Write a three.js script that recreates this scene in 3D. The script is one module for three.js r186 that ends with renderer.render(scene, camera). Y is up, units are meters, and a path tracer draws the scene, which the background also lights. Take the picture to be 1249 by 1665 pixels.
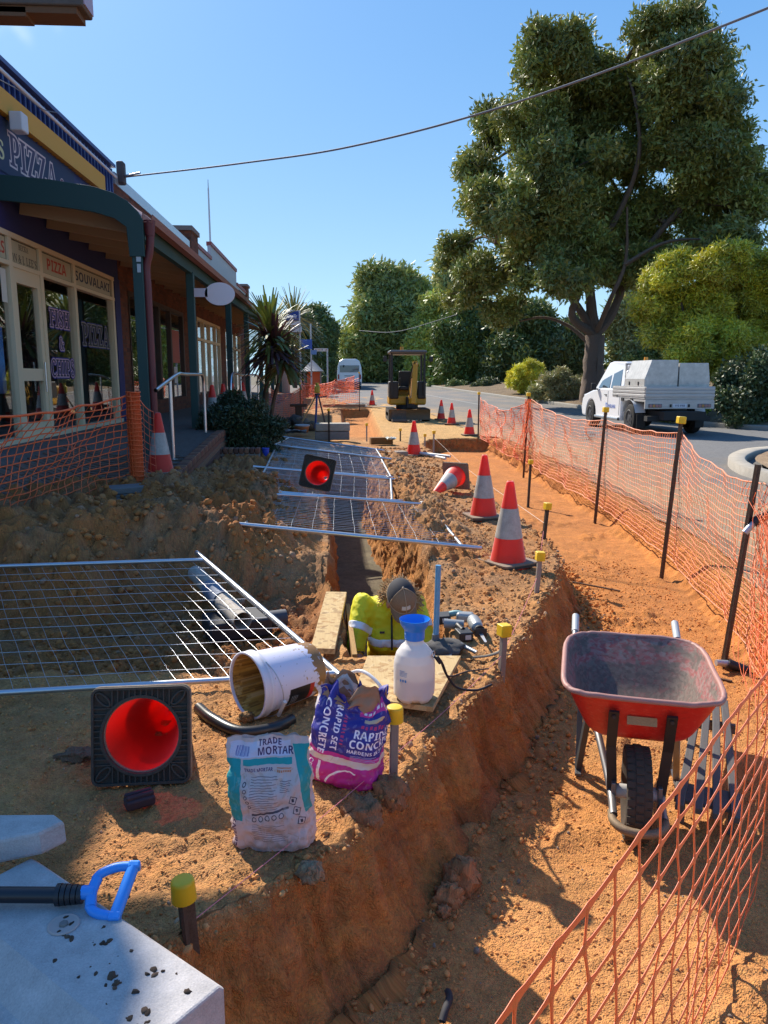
import * as THREE from 'three';
import { mergeGeometries, mergeVertices } from 'three/addons/utils/BufferGeometryUtils.js';
import { RoundedBoxGeometry } from 'three/addons/geometries/RoundedBoxGeometry.js';
import { MarchingCubes } from 'three/addons/objects/MarchingCubes.js';
import { createNoise3D, createNoise2D, createNoise4D } from 'simplex-noise';

// ---------- camera, sky, sun, exposure ----------
const scene = new THREE.Scene();
const camera = new THREE.PerspectiveCamera(67.33, 1249 / 1665, 0.05, 900);
const YAW = Math.atan(76.5 / 1269), PITCH = Math.atan(219.5 / 1250);
camera.position.set(0, 1.55, 0);
camera.rotation.order = 'YXZ';
camera.rotation.set(-PITCH, -YAW, 0);

const renderer = new THREE.WebGLRenderer();
renderer.toneMapping = THREE.LinearToneMapping;
renderer.toneMappingExposure = 1.62;
renderer.shadowMap.enabled = true;

const SUN = new THREE.Vector3(-0.50, 0.855, -0.866).normalize();
const sun = new THREE.DirectionalLight(new THREE.Color().setRGB(1, 0.92, 0.80), 5.0);
sun.position.copy(SUN).multiplyScalar(60); sun.castShadow = true; sun.shadow.radius = 1.3;
sun.shadow.mapSize.set(4096, 4096);
Object.assign(sun.shadow.camera, { left: -40, right: 40, top: 40, bottom: -40, near: 1, far: 160 });
scene.add(sun, sun.target);

{ // clear blue sky, paler towards the horizon and round the sun, one wisp of cloud
  const W = 1024, H = 512, d = new Float32Array(W * H * 4), v = new THREE.Vector3();
  const cn = createNoise3D((() => { let s = 9; return () => (s = (s * 16807) % 2147483647) / 2147483647; })());
  const wisp = new THREE.Vector3(-0.305, 0.356, -0.84).normalize();
  for (let j = 0; j < H; j++) for (let i = 0; i < W; i++) {
    const el = ((j + 0.5) / H - 0.5) * Math.PI, az = ((i + 0.5) / W - 0.5) * 2 * Math.PI;
    v.set(Math.cos(el) * Math.cos(az), Math.sin(el), Math.cos(el) * Math.sin(az));
    const e = Math.max(0, v.y), k = (j * W + i) * 4;
    const h = Math.exp(-e * 5.2), m = Math.exp(-e * 1.5), g = Math.max(0, v.dot(SUN)), gl = Math.pow(g, 7) * 0.28 + Math.pow(g, 40) * 0.6;
    let r = 0.025 + 0.07 * m + 0.37 * h + gl * 0.55, gg = 0.10 + 0.23 * m + 0.35 * h + gl * 0.62, b = 0.36 + 0.32 * m + 0.12 * h + gl * 0.66;
    const a = v.angleTo(wisp);
    if (a < 0.06) { const t = Math.max(0, (cn(v.x * 60, v.y * 150, v.z * 60) * 0.5 + 0.55 - a / 0.045)) * 0.55; r += t * (0.95 - r); gg += t * (0.97 - gg); b += t * (1 - b); }
    if (v.y < 0) { const t = Math.min(1, -v.y * 8); r += t * (0.2 - r); gg += t * (0.16 - gg); b += t * (0.12 - b); }
    d[k] = r; d[k + 1] = gg; d[k + 2] = b; d[k + 3] = 1;
  }
  const t = new THREE.DataTexture(d, W, H, THREE.RGBAFormat, THREE.FloatType);
  t.mapping = THREE.EquirectangularReflectionMapping; t.magFilter = THREE.LinearFilter; t.needsUpdate = true;
  scene.background = t; scene.environment = t;
}

// ---------- helpers ----------
const V = (x, y, z) => new THREE.Vector3(x, y, z);
const PI = Math.PI;
function RNG(seed) { let a = seed >>> 0; return () => { a = (a + 0x6d2b79f5) | 0; let t = Math.imul(a ^ (a >>> 15), 1 | a); t = (t + Math.imul(t ^ (t >>> 7), 61 | t)) ^ t; return ((t ^ (t >>> 14)) >>> 0) / 4294967296; }; }
const rnd = RNG(12345), rr = (a, b) => a + (b - a) * rnd();
const n3 = createNoise3D(RNG(7)), n2 = createNoise2D(RNG(8)), n4 = createNoise4D(RNG(11));
const clamp = (x, a = 0, b = 1) => Math.min(b, Math.max(a, x));
const ss = (a, b, x) => { const t = clamp((x - a) / (b - a)); return t * t * (3 - 2 * t); };
const lerp = (a, b, t) => a + (b - a) * t;
function fbm(x, y, z, o = 4) { let s = 0, a = 1, n = 0; for (let i = 0; i < o; i++) { s += a * n3(x, y, z); n += a; a *= 0.5; x *= 2.03; y *= 2.03; z *= 2.03; } return s / n; }
const lin = (r, g, b) => new THREE.Color().setRGB(r, g, b);
function M(col, rough = 0.8, o = {}) { return new THREE.MeshStandardMaterial({ color: Array.isArray(col) ? lin(...col) : new THREE.Color(col), roughness: rough, metalness: 0, ...o }); }
function piecewise(pts, x) { if (x <= pts[0][0]) return pts[0][1]; for (let i = 1; i < pts.length; i++) if (x <= pts[i][0]) return lerp(pts[i - 1][1], pts[i][1], (x - pts[i - 1][0]) / (pts[i][0] - pts[i - 1][0])); return pts[pts.length - 1][1]; }

// textures computed here
function noiseTex(size, fn, srgb) { // fn(u,v) -> [r,g,b] 0..1
  const d = new Uint8Array(size * size * 4);
  for (let j = 0; j < size; j++) for (let i = 0; i < size; i++) { const c = fn(i / size, j / size), k = (j * size + i) * 4; d[k] = clamp(c[0]) * 255; d[k + 1] = clamp(c[1]) * 255; d[k + 2] = clamp(c[2]) * 255; d[k + 3] = 255; }
  const t = new THREE.DataTexture(d, size, size); t.wrapS = t.wrapT = THREE.RepeatWrapping; t.magFilter = THREE.LinearFilter; t.minFilter = THREE.LinearMipmapLinearFilter; t.generateMipmaps = true;
  if (srgb) t.colorSpace = THREE.SRGBColorSpace; t.needsUpdate = true; return t;
}
// tiling noise: value on a torus
function tn(u, v, f, s = 0) { const a = u * 2 * PI, b = v * 2 * PI, r = f / (2 * PI); return n4(Math.cos(a) * r + s, Math.sin(a) * r, Math.cos(b) * r - s, Math.sin(b) * r + s * 0.7); }
function tfbm(u, v, f, o, s = 0) { let t = 0, a = 1, n = 0; for (let i = 0; i < o; i++) { t += a * tn(u, v, f, s + i * 7); n += a; a *= 0.6; f *= 2; } return t / n; }
function canvasTex(w, h, draw) { const c = document.createElement('canvas'); c.width = w; c.height = h; const g = c.getContext('2d'); draw(g, w, h); const t = new THREE.CanvasTexture(c); t.colorSpace = THREE.SRGBColorSpace; t.wrapS = t.wrapT = THREE.RepeatWrapping; return t; }
const rep = (t, x, y = x) => { const c = t.clone(); c.repeat.set(x, y); c.needsUpdate = true; return c; };

// geometry helpers: all return BufferGeometry with position, normal, uv
function norm(g) { if (!g.attributes.normal) g.computeVertexNormals(); if (!g.attributes.uv) g.setAttribute('uv', new THREE.BufferAttribute(new Float32Array(g.attributes.position.count * 2), 2)); for (const k of Object.keys(g.attributes)) if (!['position', 'normal', 'uv', 'color'].includes(k)) g.deleteAttribute(k); return g; }
function merge(list) { list = list.flat(9).map(norm); if (list.length === 1) return list[0]; const anyI = list.some((g) => !g.index); if (anyI) list = list.map((g) => (g.index ? g.toNonIndexed() : g)); if (list.some((g) => g.attributes.color) && !list.every((g) => g.attributes.color)) list.forEach((g) => { if (g.attributes.color) g.deleteAttribute('color'); }); return mergeGeometries(list); }
const _m = new THREE.Matrix4(), _q = new THREE.Quaternion(), _e = new THREE.Euler();
function place(g, x = 0, y = 0, z = 0, rx = 0, ry = 0, rz = 0) { _q.setFromEuler(_e.set(rx, ry, rz, 'YXZ')); g.applyMatrix4(_m.compose(V(x, y, z), _q, V(1, 1, 1))); return g; }
function box(w, h, d, x = 0, y = 0, z = 0, rx = 0, ry = 0, rz = 0) { return place(new THREE.BoxGeometry(w, h, d), x, y, z, rx, ry, rz); }
function rbox(w, h, d, r = 0.01, x = 0, y = 0, z = 0, rx = 0, ry = 0, rz = 0, s = 2) { return place(new RoundedBoxGeometry(w, h, d, s, Math.min(r, w / 2.01, h / 2.01, d / 2.01)), x, y, z, rx, ry, rz); }
function cyl(r1, r2, h, n = 16, x = 0, y = 0, z = 0, rx = 0, ry = 0, rz = 0, open = false) { return place(new THREE.CylinderGeometry(r1, r2, h, n, 1, open), x, y, z, rx, ry, rz); } // r1 top
function rod(a, b, r1, r2 = r1, n = 8) { // a, b: [x,y,z]
  const A = V(...a), B = V(...b), d = B.clone().sub(A), L = d.length(), g = new THREE.CylinderGeometry(r2, r1, L, n, 1); _q.setFromUnitVectors(V(0, 1, 0), d.normalize());
  g.applyMatrix4(_m.compose(A.add(B).multiplyScalar(0.5), _q, V(1, 1, 1))); return g;
}
function bar(a, b, w, h, up = V(0, 1, 0)) { // rectangular bar from a to b, w across, h along up
  const A = V(...a), B = V(...b), d = B.clone().sub(A), L = d.length(); d.normalize(); const x = new THREE.Vector3().crossVectors(up, d).normalize(), y = new THREE.Vector3().crossVectors(d, x);
  const g = new THREE.BoxGeometry(w, h, L); g.applyMatrix4(new THREE.Matrix4().makeBasis(x, y, d).setPosition(A.add(B).multiplyScalar(0.5))); return g;
}
function tube(pts, r, n = 6, seg = pts.length * 4, closed = false) { return new THREE.TubeGeometry(new THREE.CatmullRomCurve3(pts.map((p) => V(...p)), closed), seg, r, n, closed); }
function latheS(pts, n = 32, m = 48) { const c = new THREE.CurvePath(); for (let i = 1; i < pts.length; i++) c.add(new THREE.LineCurve(new THREE.Vector2(...pts[i - 1]), new THREE.Vector2(...pts[i]))); return new THREE.LatheGeometry(c.getSpacedPoints(m), n); }
function lathe(pts, n = 32) { return new THREE.LatheGeometry(pts.map((p) => new THREE.Vector2(...p)), n); }
function extr(pts, depth, bevel = 0, holes = []) { const s = new THREE.Shape(pts.map((p) => new THREE.Vector2(...p))); for (const h of holes) s.holes.push(new THREE.Path(h.map((p) => new THREE.Vector2(...p)))); return new THREE.ExtrudeGeometry(s, { depth, bevelEnabled: bevel > 0, bevelSize: bevel, bevelThickness: bevel, bevelSegments: 2, curveSegments: 8 }); }
function grid(nu, nv, fn, colfn) { // fn(u,v) -> [x,y,z,(u,v)]
  const P = [], T = [], I = [], Cc = [];
  for (let j = 0; j <= nv; j++) for (let i = 0; i <= nu; i++) { const p = fn(i / nu, j / nv, i, j); P.push(p[0], p[1], p[2]); T.push(p[3] ?? i / nu, p[4] ?? j / nv); if (colfn) { const c = colfn(i / nu, j / nv, p); Cc.push(...c); } }
  for (let j = 0; j < nv; j++) for (let i = 0; i < nu; i++) { const a = j * (nu + 1) + i, b = a + 1, c = a + nu + 1, d = c + 1; I.push(a, b, d, a, d, c); }
  const g = new THREE.BufferGeometry(); g.setAttribute('position', new THREE.Float32BufferAttribute(P, 3)); g.setAttribute('uv', new THREE.Float32BufferAttribute(T, 2)); if (colfn) g.setAttribute('color', new THREE.Float32BufferAttribute(Cc, 3)); g.setIndex(I); g.computeVertexNormals(); return g;
}
function jitterGeo(g, amp, f, seed = 0) { const p = g.attributes.position; for (let i = 0; i < p.count; i++) { const x = p.getX(i), y = p.getY(i), z = p.getZ(i); p.setXYZ(i, x + amp * fbm(x * f + seed, y * f, z * f, 3), y + amp * fbm(x * f, y * f + seed + 9, z * f, 3), z + amp * fbm(x * f, y * f, z * f + seed + 21, 3)); } g.computeVertexNormals(); return g; }
function rockGeo(rx, ry, rz, seed, det = 2) { const g = mergeVertices(norm(new THREE.IcosahedronGeometry(1, det)).deleteAttribute('uv').deleteAttribute('normal')); const p = g.attributes.position; for (let i = 0; i < p.count; i++) { const v = V(p.getX(i), p.getY(i), p.getZ(i)); const k = 1 + 0.28 * n3(v.x * 1.3 + seed, v.y * 1.3, v.z * 1.3) + 0.12 * n3(v.x * 3.4, v.y * 3.4 + seed, v.z * 3.4); v.multiplyScalar(k); v.y = Math.max(v.y, -0.75); p.setXYZ(i, v.x * rx, v.y * ry, v.z * rz); } g.setAttribute('uv', new THREE.BufferAttribute(new Float32Array(p.count * 2).map((_, i) => (i % 2 ? p.getZ(i >> 1) : p.getX(i >> 1))), 2)); g.computeVertexNormals(); return g; }
// a box whose uv are in metres
function mbox(w, h, d, x = 0, y = 0, z = 0, rx = 0, ry = 0, rz = 0) { const g = new THREE.BoxGeometry(w, h, d), p = g.attributes.position, n = g.attributes.normal, u = g.attributes.uv; for (let i = 0; i < p.count; i++) { const ax = Math.abs(n.getX(i)), ay = Math.abs(n.getY(i)); if (ax > 0.5) u.setXY(i, p.getZ(i), p.getY(i)); else if (ay > 0.5) u.setXY(i, p.getX(i), p.getZ(i)); else u.setXY(i, p.getX(i), p.getY(i)); } return place(g, x, y, z, rx, ry, rz); }

// scene bookkeeping
const taken = new Map();
function numbered(n) { const k = taken.get(n) ?? 0; taken.set(n, k + 1); return k ? `${n}_${String(k).padStart(3, '0')}` : n; }
function obj(name, geo, mat, parent = scene) { const m = new THREE.Mesh(Array.isArray(geo) ? merge(geo) : norm(geo), mat); m.name = parent === scene ? numbered(name) : name; m.castShadow = m.receiveShadow = true; parent.add(m); return m; }
function thing(name, label, category, [x, y, z] = [0, 0, 0], turn = 0, group) { const o = new THREE.Group(); o.name = numbered(name); scene.add(o); o.position.set(x, y, z); o.rotation.y = turn; o.userData = { label, category }; if (group) o.userData.group = group; return o; }
function tag(o, label, category, group) { o.userData = { ...o.userData, label, category }; if (group) o.userData.group = group; return o; }
function struct(name, geo, mat) { const o = obj(name, geo, mat); o.userData.kind = 'structure'; return o; }
function dup(root, [x, y, z], turn, label) { const r = root.clone(); r.name = numbered(root.name.replace(/_\d+$/, '')); r.userData = { ...root.userData, label }; r.position.set(x, y, z); r.rotation.set(0, turn, 0); scene.add(r); return r; }
function sdfMesh(fn, c, half, res) { // iso surface of fn(x,y,z) < 0
  const mc = new MarchingCubes(res, new THREE.MeshBasicMaterial(), false, false, 200000); mc.isolation = 0;
  const h2 = res / 2; for (let k = 0; k < res; k++) for (let j = 0; j < res; j++) for (let i = 0; i < res; i++) mc.field[k * res * res + j * res + i] = -fn(c[0] + ((i - h2) / h2) * half, c[1] + ((j - h2) / h2) * half, c[2] + ((k - h2) / h2) * half);
  mc.update(); const n = mc.count; const g0 = new THREE.BufferGeometry(); g0.setAttribute('position', new THREE.BufferAttribute(mc.positionArray.slice(0, n * 3), 3));
  const g = mergeVertices(g0, 1e-5); g.scale(half, half, half); g.translate(...c); g.computeVertexNormals(); return norm(g);
}
function cap(p, a, b, ra, rb) { // distance to a tapered capsule
  const bx = b[0] - a[0], by = b[1] - a[1], bz = b[2] - a[2], px = p[0] - a[0], py = p[1] - a[1], pz = p[2] - a[2]; const t = clamp((px * bx + py * by + pz * bz) / (bx * bx + by * by + bz * bz)); return Math.hypot(px - bx * t, py - by * t, pz - bz * t) - lerp(ra, rb, t);
}
const smin = (a, b, k) => { const h = clamp(0.5 + (0.5 * (b - a)) / k); return lerp(b, a, h) - k * h * (1 - h); };
// ---------- ground: terrace, pit, trench, road ----------
const rise = (z) => (z < -25 ? 0.6 * Math.pow((-z - 25) / 35, 1.15) : 0);
const dirtMap = noiseTex(1024, (u, v) => { // grain and small stones of loose sandy soil
  const c = tfbm(u, v, 10, 3), m = tfbm(u, v, 46, 2, 3), f = tfbm(u, v, 170, 2, 11), s = tn(u, v, 90, 31);
  let k = 0.80 + 0.10 * c + 0.10 * m + 0.16 * f; let r = k, g = k * (0.985 + 0.03 * m), b = k * (0.96 + 0.06 * c);
  if (s > 0.62) { const t = (s - 0.62) * 2.2; r += t * 0.12; g += t * 0.13; b += t * 0.15; }
  if (s < -0.66) { const t = (-0.66 - s) * 2.5; r -= t * 0.3; g -= t * 0.28; b -= t * 0.24; }
  return [r, g, b];
}, true);
const dirtBump = noiseTex(1024, (u, v) => { const f = 0.5 + 0.22 * tfbm(u, v, 60, 2, 5) + 0.30 * tfbm(u, v, 150, 2, 17); return [f, f, f]; });
const dirtMat = new THREE.MeshStandardMaterial({ color: 0xffffff, vertexColors: true, map: rep(dirtMap, 0.7), bumpMap: rep(dirtBump, 0.9), bumpScale: 0.016, roughness: 1 });

// soil colours (linear)
const TAN = [0.75, 0.40, 0.15], BROWN = [0.47, 0.18, 0.048], ORANGE = [0.84, 0.32, 0.07], YELLOW = [0.88, 0.53, 0.20], GREYSOIL = [0.42, 0.31, 0.20], RED = [0.50, 0.18, 0.05]; // multiplied by the grain map, which averages about 0.6
const mixc = (a, b, t) => [lerp(a[0], b[0], t), lerp(a[1], b[1], t), lerp(a[2], b[2], t)];

const edgePts = [[-0.40, -0.2], [-0.46, -1.0], [-0.52, -1.6], [-0.44, -1.98], [-0.17, -2.2], [0.08, -2.52], [0.38, -3.05], [0.78, -3.73], [1.30, -4.85], [1.80, -6.1], [1.95, -7.2], [1.97, -9], [1.95, -12], [1.95, -16.5], [2.1, -18.6], [2.45, -19.55], [4.2, -19.7]];
const trenchL = [[0.03, -4.0], [0.0, -5.2], [-0.10, -6], [-0.08, -7], [-0.15, -9], [-0.3, -12.5], [-0.35, -16.2]];
const trenchR = [[0.64, -4.0], [0.70, -5.2], [0.76, -6.6], [0.74, -9], [0.6, -12.5], [0.6, -16.2]];
const smooth2 = (pts, n) => new THREE.CatmullRomCurve3(pts.map((p) => V(p[0], 0, p[1])), false, 'centripetal').getSpacedPoints(n).map((p) => [p.x, p.z]);
const edgeLine = smooth2(edgePts, 1800).map(([x, z], i) => { const a = 0.035 * n2(x * 2.2 + 3, z * 2.2) + 0.014 * n2(x * 9, z * 9); return [x + a, z + a * 0.6]; });
const pitPoly = [...edgeLine, [6, -19.7], [6, 0.5], [-0.4, 0.5]];
const trenchPoly = [...trenchL, ...[...trenchR].reverse()];
function inside(poly, x, z) { let c = false; for (let i = 0, j = poly.length - 1; i < poly.length; j = i++) { const a = poly[i], b = poly[j]; if (a[1] > z !== b[1] > z && x < ((b[0] - a[0]) * (z - a[1])) / (b[1] - a[1]) + a[0]) c = !c; } return c; }
const pitLite = [...smooth2(edgePts, 120), [6, -19.7], [6, 0.5], [-0.4, 0.5]];
function clods(x, z, f, s) { // rounded lumps (cell noise)
  x *= f; z *= f; const ix = Math.floor(x), iz = Math.floor(z); let best = 0;
  for (let a = -1; a <= 1; a++) for (let b = -1; b <= 1; b++) { const h = Math.sin((ix + a) * 127.1 + (iz + b) * 311.7 + s) * 43758.5453, h2 = Math.sin((ix + a) * 269.5 + (iz + b) * 183.3 + s) * 43758.5453; const fx = h - Math.floor(h), fz = h2 - Math.floor(h2), r = 0.25 + 0.45 * ((fx * 7.3 + fz * 3.1) % 1); const d = Math.hypot(ix + a + fx - x, iz + b + fz - z) / r; if (d < 1) best = Math.max(best, r * Math.sqrt(1 - d * d)); }
  return best / f;
}
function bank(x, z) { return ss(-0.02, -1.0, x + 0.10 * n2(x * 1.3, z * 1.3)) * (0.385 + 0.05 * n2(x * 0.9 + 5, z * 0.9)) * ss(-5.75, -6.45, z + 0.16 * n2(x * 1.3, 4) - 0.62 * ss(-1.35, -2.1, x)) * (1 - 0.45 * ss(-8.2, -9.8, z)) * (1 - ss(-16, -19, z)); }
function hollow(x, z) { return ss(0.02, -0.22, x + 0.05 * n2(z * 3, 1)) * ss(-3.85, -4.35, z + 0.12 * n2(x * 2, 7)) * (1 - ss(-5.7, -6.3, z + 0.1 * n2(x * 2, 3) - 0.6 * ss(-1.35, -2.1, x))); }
function terrace(x, z) {
  const bk = bank(x, z), loose = clamp(bk * 5 + 0.5 * hollow(x, z) + 0.75 * ss(-5, -7, z) * ss(0.55, 0.75, x) * (1 - ss(1.0, 1.5, x)) * (1 - ss(-15, -17, z)));
  const near = 1 - ss(-12, -20, z), spoil = 0.09 * ss(-6, -7.2, z) * (1 - ss(-14, -16, z)) * ss(0.62, 0.85, x) * (1 - ss(1.0, 1.5, x));
  let h = 0.035 * fbm(x * 0.8, 3, z * 0.8, 3) - 0.24 * hollow(x, z) + near * 0.012 * fbm(x * 5, 1, z * 5, 3) + near * 0.008 * fbm(x * 17, 8, z * 17, 2) + bk + spoil;
  h += near * (clods(x, z, 5.5, 1) * 0.75 + clods(x, z, 9, 7) * 0.95 + clods(x, z, 17, 5) * 1.1) * clamp(loose) + near * clods(x, z, 11, 9) * 0.22 * ss(0.1, 0.5, n2(x * 1.7, z * 1.7)) + near * clods(x, z, 36, 3) * 0.45;
  // second excavation left of the machine's platform, far end of the works
  const e2 = ss(0.12, 0.3, x) * (1 - ss(1.02 + (-z - 20) * 0.02, 1.25 + (-z - 20) * 0.02, x)) * ss(-20.2, -20.8, z) * (1 - ss(-34.2, -34.6, z));
  h -= 0.34 * e2;
  h -= 0.03 * ss(-16.5, -17.5, z) * (1 - ss(-20, -20.4, z)) * ss(0.2, 0.5, x);
  return h + rise(z);
}
function terraceCol(x, z) {
  const bk = bank(x, z), n = fbm(x * 0.9, 2, z * 0.9, 3), m = fbm(x * 3.1, 5, z * 3.1, 2);
  let c = mixc(TAN, BROWN, clamp(0.25 + 0.5 * n));
  c = mixc(c, ORANGE, clamp(0.18 + 0.6 * m) * 0.45);
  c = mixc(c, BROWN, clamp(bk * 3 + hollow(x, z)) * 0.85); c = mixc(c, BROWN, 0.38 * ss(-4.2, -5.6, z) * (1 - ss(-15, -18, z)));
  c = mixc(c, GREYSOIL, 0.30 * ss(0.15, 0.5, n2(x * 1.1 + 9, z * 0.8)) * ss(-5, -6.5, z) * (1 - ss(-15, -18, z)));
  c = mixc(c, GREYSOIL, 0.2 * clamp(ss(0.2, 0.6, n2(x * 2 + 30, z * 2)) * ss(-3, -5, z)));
  const plat = ss(-17, -20, z) * ss(1.0, 1.3, x + (z + 20) * 0.02), e2 = ss(0.1, 0.3, x) * (1 - plat) * ss(-19, -21, z);
  c = mixc(c, YELLOW, plat * 0.9); c = mixc(c, ORANGE, e2 * 0.8);
  const k = 1 + 0.12 * m; return [c[0] * k, c[1] * k, c[2] * k];
}
{
  const xs = [], zs = []; for (let x = -3.3; x < -1.2; x += 0.03) xs.push(x); for (let x = -1.2; x < 2.05; x += 0.0145) xs.push(x); for (let x = 2.05; x <= 4.4; x += 0.09) xs.push(x);
  for (let z = -0.6; z > -47;) { zs.push(z); z -= Math.max(0.0135, -z * 0.0043); }
  const P = [], T = [], Cc = [], I = [], nx = xs.length, skip = new Uint8Array(nx * zs.length);
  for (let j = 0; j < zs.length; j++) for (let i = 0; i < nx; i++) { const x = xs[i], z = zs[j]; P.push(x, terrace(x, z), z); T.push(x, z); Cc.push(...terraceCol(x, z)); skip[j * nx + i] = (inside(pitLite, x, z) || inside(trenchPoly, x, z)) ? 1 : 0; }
  for (let j = 0; j < zs.length - 1; j++) for (let i = 0; i < nx - 1; i++) { const a = j * nx + i, b = a + 1, c = a + nx, d = c + 1; if (skip[a] && skip[b] && skip[c] && skip[d]) continue; if (skip[a] + skip[b] + skip[c] + skip[d] > 1) continue; I.push(a, b, d, a, d, c); }
  const g = new THREE.BufferGeometry(); g.setAttribute('position', new THREE.Float32BufferAttribute(P, 3)); g.setAttribute('uv', new THREE.Float32BufferAttribute(T, 2)); g.setAttribute('color', new THREE.Float32BufferAttribute(Cc, 3)); g.setIndex(I); g.computeVertexNormals();
  struct('dirt_ground', g, dirtMat);
}
// cut earth walls: a lip over the edge, a rough face, a toe of crumbs
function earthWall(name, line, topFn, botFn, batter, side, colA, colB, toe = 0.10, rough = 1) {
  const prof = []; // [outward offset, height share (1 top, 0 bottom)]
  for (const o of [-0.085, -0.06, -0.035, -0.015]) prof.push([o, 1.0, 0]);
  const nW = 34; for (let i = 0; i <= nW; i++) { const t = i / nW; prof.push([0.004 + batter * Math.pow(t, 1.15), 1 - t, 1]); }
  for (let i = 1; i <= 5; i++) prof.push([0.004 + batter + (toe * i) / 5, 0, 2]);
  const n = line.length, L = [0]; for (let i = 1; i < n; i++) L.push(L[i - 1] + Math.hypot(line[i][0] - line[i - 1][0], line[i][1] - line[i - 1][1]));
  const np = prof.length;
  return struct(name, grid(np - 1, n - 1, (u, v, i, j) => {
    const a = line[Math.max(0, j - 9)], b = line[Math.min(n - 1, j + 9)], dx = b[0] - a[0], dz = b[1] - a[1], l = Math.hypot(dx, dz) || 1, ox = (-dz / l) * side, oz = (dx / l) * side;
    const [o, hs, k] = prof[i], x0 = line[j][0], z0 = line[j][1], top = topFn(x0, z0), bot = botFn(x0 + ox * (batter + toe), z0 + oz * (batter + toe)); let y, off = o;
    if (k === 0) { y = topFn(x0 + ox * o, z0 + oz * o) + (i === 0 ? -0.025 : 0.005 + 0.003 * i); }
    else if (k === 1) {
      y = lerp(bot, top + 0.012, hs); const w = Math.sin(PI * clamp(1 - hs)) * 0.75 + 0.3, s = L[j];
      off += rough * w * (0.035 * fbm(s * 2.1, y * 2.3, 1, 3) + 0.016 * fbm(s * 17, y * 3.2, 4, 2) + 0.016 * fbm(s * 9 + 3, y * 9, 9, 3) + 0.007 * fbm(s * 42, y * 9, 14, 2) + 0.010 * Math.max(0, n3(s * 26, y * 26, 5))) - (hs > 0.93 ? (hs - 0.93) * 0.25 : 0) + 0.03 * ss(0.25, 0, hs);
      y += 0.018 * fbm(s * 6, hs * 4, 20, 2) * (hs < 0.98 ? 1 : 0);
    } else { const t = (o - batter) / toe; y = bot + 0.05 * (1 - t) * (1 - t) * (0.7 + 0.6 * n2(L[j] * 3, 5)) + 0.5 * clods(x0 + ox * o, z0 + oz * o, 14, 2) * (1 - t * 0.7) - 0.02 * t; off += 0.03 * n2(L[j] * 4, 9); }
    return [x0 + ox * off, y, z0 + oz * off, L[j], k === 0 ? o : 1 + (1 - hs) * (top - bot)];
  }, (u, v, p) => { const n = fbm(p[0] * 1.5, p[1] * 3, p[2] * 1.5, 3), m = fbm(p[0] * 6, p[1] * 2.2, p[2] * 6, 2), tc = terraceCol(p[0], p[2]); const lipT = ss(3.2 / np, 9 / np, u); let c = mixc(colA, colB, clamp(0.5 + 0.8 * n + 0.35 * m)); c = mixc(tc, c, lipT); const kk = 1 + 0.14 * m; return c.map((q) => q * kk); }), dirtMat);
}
const pitFloorY = (x, z) => lerp(-0.42, -0.34, ss(-6, -19, z));
const bankX = (z) => piecewise([[-20, 3.8], [-19.6, 3.78], [-14, 3.72], [-10, 3.58], [-7.5, 3.36], [-5.2, 2.92], [-4, 2.58], [-3, 2.25], [-1.5, 1.75], [0, 1.3]], z);
const shoulderY = (z) => lerp(-0.17, 0.0, ss(-5, -18, z));
function pitY(x, z) {
  const xb = bankX(z) + 0.05 * n2(z * 1.1, 3) + 0.02 * n2(z * 5, 8), t = ss(-0.04, 0.22, x - xb + 0.03 * n3(x * 6, 1, z * 6)); const near = 1 - ss(-9, -15, z);
  let f = pitFloorY(x, z) + 0.02 * fbm(x * 0.9, 7, z * 0.9, 3) + 0.006 * fbm(x * 7, 2, z * 7, 3) + near * (clods(x, z, 30, 4) * 0.3 * ss(-0.1, 0.5, n2(x * 1.5, z * 1.2)) + 0.012 * Math.max(0, fbm(x * 3 + 40, 3, z * 9, 2)) + 0.5 * clods(x, z, 9, 6) * ss(0.35, 0.7, n2(x * 0.9 + 4, z * 0.9)));
  return lerp(f, shoulderY(z) + 0.02 * fbm(x * 3, 1, z * 3, 2), t);
}
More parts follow.
